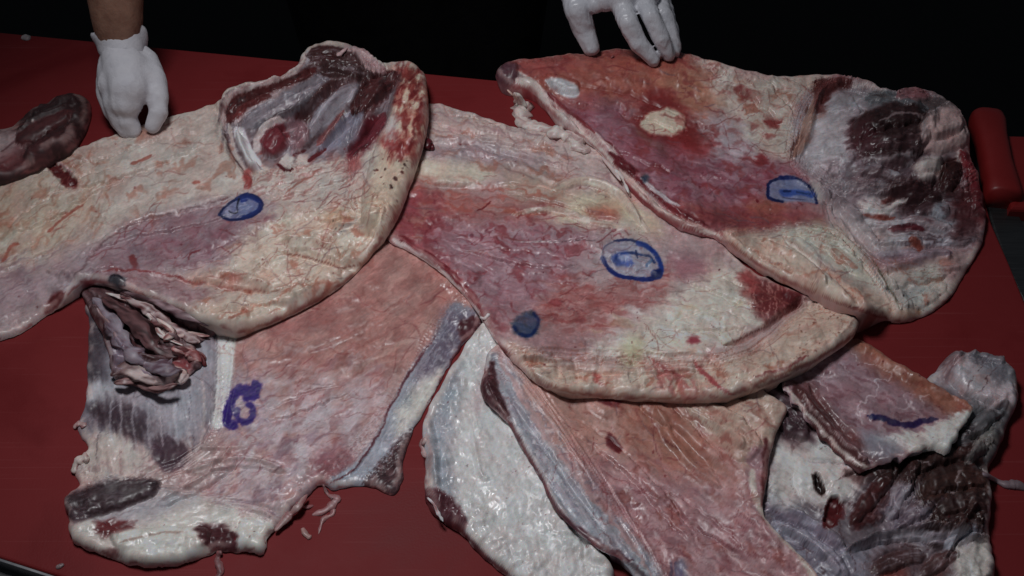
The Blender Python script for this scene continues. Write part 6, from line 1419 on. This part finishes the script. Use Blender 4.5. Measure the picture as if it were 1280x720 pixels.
C.line([(905, 297), (940, 326), (985, 352), (1030, 372), (1080, 392), (1125, 402)], 3, (140, 84, 66), .7, 3, False)
C.line([(1040, 380), (1070, 384), (1100, 398)], 2.6, (120, 50, 42), .7, 2)
# cut left rim with white strands
C.line([(640, 100), (668, 116), (700, 146), (740, 182), (780, 224), (815, 258), (850, 282), (900, 296)], 7, (150, 66, 58), .8, 4, False)
C.line([(648, 92), (672, 108), (706, 148), (742, 180), (772, 212)], 5, (180, 166, 154), .95, 3, False); C.line([(690, 118), (715, 150), (745, 170), (770, 196), (784, 208)], 3, (180, 158, 148), .9, 3)
C.line([(745, 168), (770, 186), (784, 206)], 2, (130, 64, 58), .8, 2); C.line([(772, 212), (800, 242), (840, 274), (900, 300)], 2.6, (178, 158, 144), .9, 2, False); C.line([(785, 215), (830, 256), (870, 280), (910, 300)], 1.8, (184, 150, 134), .9, 2, False)
C.fill([(768, 204), (784, 202), (794, 214), (780, 220)], (124, 46, 42), 3, 4); C.fill([(788, 226), (815, 232), (826, 246), (806, 244)], (168, 160, 166), 3, 4, .8)
C.fill([(617, 96), (624, 82), (640, 78), (648, 88), (640, 106), (626, 110)], (112, 72, 80), 4, 4); C.mottle([(617, 80), (648, 80), (645, 108), (620, 108)], (84, 46, 52), 7, .1, .7)
C.fill([(682, 102), (690, 97), (706, 99), (722, 108), (723, 120), (712, 123), (695, 116)], (162, 160, 164), 1.8, 1.5); C.line([(690, 104), (714, 116)], 1.5, (184, 182, 186), .7, 1)
# specks (the pale ones are glints put into the colour), stamp
C.spots(ALLC, 120, .7, 2, (122, 44, 42), .75, seed=2); C.spots(ALLC, 110, .7, 1.6, (204, 196, 194), .4, seed=3); C.spots([(840, 190), (1000, 220), (1000, 260), (850, 250)], 10, 1.2, 3, (136, 40, 38), .8, seed=4)
C.veins([(660, 75), (880, 70), (1000, 240), (840, 260)], (146, 66, 60), 34, .03, .5); C.veins(SHL, (186, 178, 182), 22, .06, .6, seed=5, ang=-20, stretch=2); C.veins([(900, 90), (1010, 100), (1000, 200)], (160, 100, 84), 24, .035, .6, seed=7)
C.veins([(940, 290), (1120, 380), (1180, 330), (1050, 280)], (140, 124, 110), 28, .03, .5, seed=9)
C.fill([(1016, 150), (1050, 140), (1066, 165), (1058, 200), (1034, 214), (1012, 196)], (170, 162, 166), 10, 8, .5, (12, .5))
C.fibre(SHL, .6);  C.fibre([(700,130),(1000,205),(1010,260),(840,285),(720,160)], .5)
C.stain([(640, 75), (880, 65), (1000, 240), (840, 260), (700, 140)], (150, 70, 54), .4, 14); C.stain([(870, 70), (1020, 95), (1000, 195), (900, 130)], a=.45, seed=2); C.stain([(900, 292), (1046, 282), (1190, 330), (1125, 402), (960, 342)], a=.45, scale=12, seed=4)
C.veinlets([(680, 80), (880, 75), (1000, 220), (860, 250), (720, 140)], 50, ((142, 58, 50), (150, 92, 76), (124, 92, 100), (136, 66, 60)), 1, a=.6); C.veinlets([(880, 80), (1010, 100), (995, 195), (910, 140)], 26, ((158, 104, 82), (150, 92, 76), (140, 110, 104), (160, 118, 92)), 2, a=.7, wander=40); C.veinlets([(920, 300), (1046, 285), (1190, 335), (1125, 398), (980, 345)], 34, ((158, 104, 82), (150, 92, 76), (140, 110, 104), (160, 118, 92)), 3, a=.7, wander=30); C.veinlets([(830, 250), (1010, 255), (1000, 285), (860, 285)], 20, ((142, 58, 50), (150, 92, 76), (124, 92, 100), (136, 66, 60)), 4, a=.7)
C.paint_strands()
C.fill([(1018, 150), (1046, 142), (1060, 168), (1052, 198), (1032, 210), (1012, 194)], (176, 170, 172), 9, 6, .4)
C.fill([(1066, 170), (1082, 150), (1110, 140), (1150, 140), (1150, 180), (1130, 196), (1090, 196)], (74, 42, 42), 7, 8, .7, (16, .6)); C.fill([(1064, 162), (1082, 152), (1098, 172), (1092, 194), (1070, 186)], (116, 62, 66), 6, 7, .6)
C.fill([(1110, 236), (1160, 228), (1180, 244), (1150, 264), (1118, 256)], (82, 46, 46), 6, 7, .7); C.fill([(1076, 196), (1140, 182), (1176, 196), (1200, 240), (1180, 276), (1130, 262), (1090, 230)], (92, 52, 54), 12, 12, .65, (13, .55)); C.fill([(1030, 214), (1076, 196), (1100, 226), (1080, 246), (1046, 240)], (132, 104, 112), 10, 9, .55, (10, .55)); C.fill([(1190, 250), (1224, 236), (1230, 290), (1200, 300)], (112, 54, 50), 8, 8, .6)
C.fill([(1152, 160), (1170, 142), (1196, 136), (1208, 158), (1210, 178), (1188, 188), (1160, 190)], (178, 150, 140), 5, 5, .85); C.fill([(1142, 206), (1158, 199), (1176, 200), (1172, 222), (1148, 224)], (180, 166, 156), 4, 4, .85); C.line([(1100, 150), (1130, 140), (1156, 150), (1150, 176)], 2.4, (150, 134, 134), .7, 4); C.line([(1076, 200), (1110, 196), (1146, 190)], 3, (160, 146, 148), .7, 5)
C.line([(1075, 262), (1100, 264), (1134, 248)], 4.5, (186, 176, 170), .9, 2); C.line([(1078, 268), (1100, 274), (1120, 272)], 2.4, (150, 84, 56), .8, 2)
C.fill([(1044, 262), (1090, 280), (1130, 292), (1110, 312), (1070, 296)], (176, 164, 158), 8, 7, .6)
sC = [(960, 246), (960, 232), (963, 226), (978, 221), (992, 221), (1006, 227), (1016, 237), (1021, 253), (1000, 252), (976, 252)]
C.fill(sC, (112, 132, 176), 2, 1.5, .75); C.fill([(1010, 225), (1024, 232), (1028, 246), (1020, 250)], (160, 156, 146), 4, 3, .7)
C.line([(978, 252), (962, 248), (960, 238), (962, 228), (978, 222), (992, 222), (1006, 228), (1017, 240), (1021, 254)], 2.4, (24, 40, 116), .95, .3, False, .45, .5, .5); C.line([(976, 222), (992, 222)], 3.4, (24, 44, 136), .9, .6, False)
C.fill([(976, 237), (1016, 240), (1014, 247), (1002, 244), (980, 246)], (62, 90, 170), 2, 1.5, .85); C.line([(980, 239), (988, 239)], 2, (30, 48, 116), .8, .6, False); C.line([(996, 240), (1012, 243)], 1.5, (50, 76, 130), .8, .6, False); C.line([(978, 246), (984, 248), (1008, 250)], 1.1, (84, 80, 120), .7, .6)
C.fill([(800, 220), (808, 219), (811, 226), (803, 229)], (56, 78, 112), 3, 3, .8)
C.part('ink_stamp', [(956, 248), (956, 230), (962, 222), (980, 217), (996, 218), (1010, 225), (1020, 236), (1025, 256), (1000, 255), (974, 256)], 'blue half round ink stamp beside the shoulder')
C.part('ink_blot', [(799, 220), (808, 217), (813, 226), (803, 231)])
C.part('fat_patch', [(802, 154), (812, 142), (835, 135), (850, 140), (858, 152), (850, 166), (832, 170), (808, 164)], 'round cream fat patch in a red ring')
C.part('cartilage', [(682, 102), (690, 96), (706, 98), (723, 107), (724, 121), (712, 124), (695, 117)], 'small grey white cartilage tip')
C.part('dark_knuckle', [(612, 96), (622, 78), (640, 74), (649, 88), (641, 106), (624, 114)])
C.part('fat_fold', [(900, 290), (964, 290), (1000, 280), (1044, 281), (1074, 306), (1092, 335), (1104, 348), (1134, 396), (1125, 412), (1080, 400), (1000, 370), (935, 332)], 'folded cream and greenish fat rim')
cobj = C.build('right hand side with orange inner face, stamp and dark shoulder end', 'meat', 'meat cuts heaped on the board')
o = cord('fat_cord', [(646, 116), (652, 134), (650, 150), (664, 158), (690, 164), (712, 172), (724, 184), (738, 190)], [10, 14, 9, 12, 8, 13, 9, 11], (182, 168, 156), cobj, seed=12, rings=18, amp=.6, flat=.62, sink=.42, col2=(168, 140, 130), fib=.2)
cord('shred', [(634, 112), (640, 118), (646, 124)], [1.6, 1.8, 1.2], (180, 150, 130), cobj, seed=13)
cord('shred', [(768, 212), (778, 222), (784, 236), (788, 246)], [3, 2.6, 2, 1.4], (186, 170, 160), cobj, seed=14)
cord('shred', [(752, 196), (764, 210), (776, 226)], [2.4, 2.6, 1.8], (180, 160, 150), cobj, seed=15)
cord('shred', [(764, 72), (772, 66), (780, 64)], [2.4, 2, 1.2], (160, 100, 86), cobj, seed=16, lift=1.5)
# ---------------------------------------------------------------- knife and small red plastic board at the far right corner
RP = noise_mat('red_plastic', (.20, .012, .012), (.24, .016, .016), 14, (.35, .5), .0003, .5)
zt0 = -.0165
kn = bpy.data.objects.new('knife', None); COL.objects.link(kn); k0 = WP(1247, 266, zt0); kn.location = k0
tag(kn, 'knife with a thick red plastic handle lying beside the board', 'knife')
kd = (WP(1225, 160, zt0)-k0).normalized(); ks = Vector((-kd.y, kd.x, 0))       # towards the butt, and its left side
def loft(name, rows, mat, parent, n=20):
    V, F_ = [], []
    for c, w, h, zc in rows:
        for i in range(n):
            a = 2*math.pi*i/n; sx, sz = math.copysign(abs(math.cos(a))**.7, math.cos(a)), math.copysign(abs(math.sin(a))**.7, math.sin(a))
            V.append(c+ks*(w*sx)+Vector((0, 0, zc+h*sz)))
    for k in range(len(rows)-1):
        for i in range(n): F_.append((k*n+i, k*n+(i+1) % n, (k+1)*n+(i+1) % n, (k+1)*n+i))
    F_ += [tuple(range(n))[::-1], tuple(range((len(rows)-1)*n, len(rows)*n))]
    return mesh_obj(name, V, F_, mat, parent)
HL = (WP(1225, 160, zt0)-k0).length
loft('handle', [(kd*(HL*t_), w_, h_, .0225) for t_, w_, h_ in ((.0, .020, .018), (.03, .023, .020), (.15, .022, .020), (.4, .0195, .019), (.7, .0205, .0195), (.88, .0235, .0205), (.96, .022, .019), (1.0, .017, .014), (1.015, .010, .008))], RP, kn)
b1 = WP(1300, 400, zt0)-k0
BL = noise_mat('blade_steel', (.10, .105, .11), (.15, .155, .16), 20, (.3, .42), .0002, .5, .9, stretch=(1, 20, 1, .4))
bd = b1.normalized(); bs = Vector((-bd.y, bd.x, 0)); L_ = b1.length
pr = [(-.002, -.016, .020), (.03, -.018, .022), (L_*.5, -.020, .026), (L_*.8, -.018, .026), (L_, -.014, .024)]
V, F_ = [], []
for s_, a_, c_ in pr:
    for w_, z_ in ((a_, .006), (a_+.003, .0035), (c_, .0025), (c_, .0075), (a_+.003, .0085)): V.append(bd*s_-bs*0+bs*w_+Vector((0, 0, z_)))
for k in range(len(pr)-1):
    for i in range(5): F_.append((k*5+i, k*5+(i+1) % 5, (k+1)*5+(i+1) % 5, (k+1)*5+i))
F_ += [(0, 1, 2, 3, 4), tuple(len(V)-5+i for i in range(5))[::-1]]
o = mesh_obj('blade', V, F_, BL, kn, False)
tq_ = [W(1256, 172, 0)[:2], W(1262, 264, 0)[:2], W(1420, 270, 0)[:2], W(1410, 176, 0)[:2]]
tray = slab('plastic_board', tq_, zt0+.0005, zt0+.022, RP, .006)
tag(tray, 'small red plastic board lying right beside the red knife handle', 'cutting board')

# ---------------------------------------------------------------- the person: one body mesh, gloves and clothes as children
SKIN = noise_mat('skin', (.23, .115, .08), (.36, .20, .14), 70, (.45, .6), .0012, .4, bscale=260)
SKIN.node_tree.nodes['Principled BSDF'].inputs['Subsurface Weight'].default_value = .12
SKIN.node_tree.nodes['Principled BSDF'].inputs['Subsurface Scale'].default_value = .006
COTTON = noise_mat('knit_glove', (.66, .65, .70), (.74, .73, .77), 60, (.8, .95), .0010, .2, bscale=380)
LATEX = noise_mat('latex_glove', (.56, .57, .62), (.66, .66, .70), 30, (.22, .42), .004, .5, bscale=90, stretch=(1, 1, .45, .3))
CLOTH = noise_mat('dark_cloth', (.006, .006, .007), (.012, .012, .013), 30, (.85, .95), .001, .2)
HAIR = noise_mat('hair', (.008, .007, .006), (.02, .016, .013), 80, (.5, .7), .001, .3, stretch=(1, 1, .1, 0))

def capsule_bm(bm, chain):
    """chain: [(Vector, radius, flat, side-vector or None)...] of overlapping balls and frusta, later fused"""
    for k, (p, r) in enumerate(chain):
        bmesh.ops.create_uvsphere(bm, u_segments=18, v_segments=12, radius=r, matrix=Matrix.Translation(p))
        if k:
            q, r0 = chain[k-1]; d = p-q
            if d.length < 1e-6: continue
            rot_ = d.to_track_quat('Z', 'Y').to_matrix().to_4x4()
            bmesh.ops.create_cone(bm, cap_ends=True, segments=18, radius1=r0, radius2=r, depth=d.length, matrix=Matrix.Translation((p+q)/2) @ rot_)
def fuse(name, chains, voxel, mat, smooth_it=6, parent=None, noise=None):
    bm = bmesh.new()
    for c in chains: capsule_bm(bm, c)
    me = bpy.data.meshes.new('tmp'); bm.to_mesh(me); bm.free()
    o = bpy.data.objects.new('tmp', me); COL.objects.link(o)
    m = o.modifiers.new('r', 'REMESH'); m.mode = 'VOXEL'; m.voxel_size = voxel
    if smooth_it: m = o.modifiers.new('s', 'SMOOTH'); m.factor = .5; m.iterations = smooth_it
    dg = bpy.context.evaluated_depsgraph_get(); ev = o.evaluated_get(dg)
    out = bpy.data.meshes.new_from_object(ev); bpy.data.objects.remove(o); bpy.data.meshes.remove(me)
    n = len(out.vertices); co = np.empty(n*3); out.vertices.foreach_get('co', co); co = co.reshape(-1, 3)
    if noise:
        no = np.empty(n*3); out.vertices.foreach_get('normal', no); no = no.reshape(-1, 3)
        for amp, s1, s2, *rg in noise:
            w = (ridged(co[:, 0]*s1+co[:, 2]*s1*.7+fbm(co[:, 0]*30, co[:, 1]*30, 3, 2), co[:, 1]*s2-co[:, 2]*s2*.5, 9, 2)-.6)*1.6 if rg else fbm(co[:, 0]*s1+co[:, 2]*s1*.4, co[:, 1]*s2+co[:, 2]*s2*.6, 5, 3); co = co+no*(w*amp)[:, None]
    fs = np.empty(len(out.polygons)*4, int)
    quads = all(p.loop_total == 4 for p in out.polygons)
    if quads:
        out.polygons.foreach_get('vertices', fs); faces = fs.reshape(-1, 4)
    else: faces = [tuple(p.vertices) for p in out.polygons]
    bpy.data.meshes.remove(out)
    return mesh_obj(name, co, faces, mat, parent)
def chain(rows, dz=0.0):
    out = []
    for px, py, z, hw in rows:
        p = WP(px, py, z); dep = (np.array(p)-CAM)@FWD
        out.append((p, hw/FPX*dep))
    return out
def vch(*rows): return [(Vector(p), r) for p, r in rows]

# hand gripping the edge of the left side (knitted glove)
handL = [chain([(151, 50, .09, 21), (152, 68, .082, 25), (157, 88, .073, 28)]), chain([(139, 80, .072, 17), (140, 106, .062, 18)]), chain([(176, 70, .074, 15), (177, 98, .065, 21)]),
         chain([(159, 90, .072, 29), (161, 110, .064, 26), (157, 128, .05, 21)]), chain([(182, 94, .064, 17), (186, 112, .055, 14)]),
         chain([(134, 96, .060, 13), (133, 118, .046, 13), (140, 138, .028, 12), (150, 156, .014, 10)]), chain([(144, 106, .062, 15), (143, 130, .046, 14), (150, 148, .028, 13), (158, 163, .014, 10.5)]),
         chain([(155, 110, .063, 15), (153, 134, .044, 13.5), (159, 152, .028, 12), (167, 164, .014, 9.5)]), chain([(165, 110, .06, 12), (158, 130, .044, 11), (163, 148, .028, 9.5), (171, 162, .014, 7.5)]),
         chain([(183, 76, .07, 15), (193, 100, .062, 15), (198, 120, .05, 13.5), (198, 140, .036, 12), (191, 158, .02, 10)])]
# hand spread on the right side (latex glove)
def top_at(px, py):
    z = .05
    for _ in range(8):
        q = W(px, py, z); z = float(heap_at(HEAP, q[0:1], q[1:2])[0])
    return z
ti = top_at(816, 84); tm = top_at(836, 80); tt = top_at(741, 72)
handR = [chain([(722, -30, ti+.075, 22), (736, -8, ti+.066, 18), (744, 6, ti+.06, 11)]), chain([(762, -30, ti+.08, 34), (778, -4, ti+.07, 22)]), chain([(794, -30, ti+.08, 30), (806, -6, ti+.072, 18)]), chain([(742, -34, ti+.078, 28), (756, 0, ti+.066, 15)]),
         chain([(714, -16, ti+.066, 17), (722, 12, ti+.052, 16.5), (730, 38, tt+.026, 14), (739, 60, tt+.008, 10.5)]),
         chain([(774, -4, ti+.068, 15), (785, 28, ti+.056, 13), (798, 54, ti+.03, 11.5), (817, 75, ti+.008, 8.5)]),
         chain([(802, -8, ti+.07, 14), (814, 22, ti+.061, 12), (826, 47, ti+.038, 11), (836, 69, tm+.010, 8.5)]),
         chain([(819, -12, ti+.06, 12), (829, 18, ti+.049, 11.5), (838, 44, ti+.027, 10.5), (843, 63, tm+.008, 9)]),
         chain([(824, -16, ti+.045, 10), (833, 14, ti+.03, 9.5), (840, 40, ti+.014, 9), (845, 56, tm+.004, 7)])]
wl = WP(149, 52, .09); wr = WP(752, -80, ti+.10)
shL, shR, neck = Vector((-.40, 1.02, .50)), Vector((.02, 1.02, .50)), Vector((-.19, 1.04, .58))
elL, elR = Vector((-.70, .98, .30)), Vector((.22, .98, .33))
fl_dep = (np.array(wl)-CAM)@FWD
body = [[(WP(152, 72, .08), .024), (wl, .031), (WP(146, 20, .125), .036), (WP(142, -30, .17), .041), (elL.lerp(WP(142, -30, .17), .4), .045), (elL, .043), (elL.lerp(shL, .5), .05), (shL, .062)],
        [(WP(752, -36, ti+.082), .026), (wr, .031), (elR.lerp(wr, .6), .040), (elR, .044), (elR.lerp(shR, .5), .052), (shR, .062)],
        vch(((-.40, 1.02, .50), .06), ((-.19, 1.04, .53), .075), ((.02, 1.02, .50), .06)),
        vch(((-.29, 1.04, .44), .11), ((-.27, 1.04, .15), .11), ((-.28, 1.04, -.06), .12)), vch(((-.09, 1.04, .44), .11), ((-.11, 1.04, .15), .11), ((-.10, 1.04, -.06), .12)),
        vch(((-.19, 1.02, .42), .12), ((-.19, 1.02, .15), .11), ((-.19, 1.03, -.06), .12)),
        vch(((-.19, 1.04, .52), .06), ((-.19, 1.02, .66), .055)),
        vch(((-.19, .99, .70), .075), ((-.19, 1.0, .76), .09), ((-.19, 1.01, .80), .085)), vch(((-.19, .91, .735), .016), ((-.19, .905, .71), .02)),
        vch(((-.282, 1.01, .745), .018), ((-.282, 1.015, .72), .015)), vch(((-.098, 1.01, .745), .018), ((-.098, 1.015, .72), .015)),
        vch(((-.28, 1.05, -.1), .10), ((-.29, 1.03, -.48), .07), ((-.29, 1.05, -.82), .05)), vch(((-.10, 1.05, -.1), .10), ((-.09, 1.03, -.48), .07), ((-.09, 1.05, -.82), .05)),
        vch(((-.29, 1.05, -.86), .04), ((-.29, .90, -.87), .03)), vch(((-.09, 1.05, -.86), .04), ((-.09, .90, -.87), .03))]
person = fuse('person', body, .011, SKIN, 5)
tag(person, 'person in dark clothes reaching over the meat with two white gloves', 'person')
gl = fuse('glove', handL, .0026, COTTON, 12, person, [(.0008, 30, 30), (.0009, 22, 34, 1)]); tag(gl, 'matte white knitted glove')
gr_ = fuse('glove', handR, .0020, LATEX, 3, person, [(.0006, 40, 90), (.0011, 26, 62, 1)]); tag(gr_, 'shiny white latex glove with three fingers on the meat')
# cuff of the knitted glove: a short open sleeve with a rolled, uneven hem
def sleeve(name, c0, c1, r0, r1, mat, parent, seed, hem=.004, nseg=40):
    ax_ = (c1-c0).normalized(); a1 = ax_.orthogonal().normalized(); a2 = ax_.cross(a1)
    V, F_ = [], []; rows = 7
    for j in range(rows+3):
        t = min(j/rows, 1.0); c = c0.lerp(c1, t); r = r0+(r1-r0)*t
        if j > rows: c = c1-ax_*hem*(j-rows)*.5; r = r1-.003*(j-rows)
        for i in range(nseg):
            a = 2*math.pi*i/nseg; e = float(fbm(np.array([math.cos(a)*1.6+seed]), np.array([math.sin(a)*1.6]), seed, 3)[0])
            off = ax_*(e*.006*(t**3)) if j >= 1 else Vector()
            rr = r*(1+.03*math.sin(a*5+j*1.3+seed))*(1+.05*e*t)
            V.append(c+off+(a1*math.cos(a)+a2*math.sin(a))*rr)
    n = rows+3
    for j in range(n-1):
        for i in range(nseg): F_.append((j*nseg+i, j*nseg+(i+1) % nseg, (j+1)*nseg+(i+1) % nseg, (j+1)*nseg+i))
    return mesh_obj(name, V, F_, mat, parent)
cu = sleeve('glove_cuff', WP(154, 74, .080), WP(151, 46, .094), .026, .0372, COTTON, person, 3)
sleeve('glove_cuff', WP(756, -34, ti+.08), WP(750, -90, ti+.105), .030, .042, LATEX, person, 5)
sleeve('sleeve', elL.lerp(shL, 1.15), elL.lerp(shL, .05), .085, .062, CLOTH, person, 7, .01)
sleeve('sleeve', elR.lerp(shR, 1.15), elR.lerp(shR, .05), .085, .062, CLOTH, person, 8, .01)
ap = fuse('apron', [vch(((-.34, 1.03, .48), .10), ((-.32, 1.03, .15), .13), ((-.33, 1.03, -.1), .14), ((-.31, 1.03, -.5), .12), ((-.30, 1.04, -.66), .11)), vch(((-.04, 1.03, .48), .10), ((-.06, 1.03, .15), .13), ((-.05, 1.03, -.1), .14), ((-.07, 1.03, -.5), .12), ((-.08, 1.04, -.66), .11)),
                    vch(((-.19, 1.0, .44), .13), ((-.19, 1.0, .1), .13), ((-.19, 1.0, -.5), .12), ((-.19, 1.02, -.66), .11))], .014, CLOTH, 4, person)
tag(ap, 'black apron behind the table')
fuse('hair', [vch(((-.19, 1.03, .79), .088), ((-.19, 1.05, .75), .09))], .008, HAIR, 2, person)
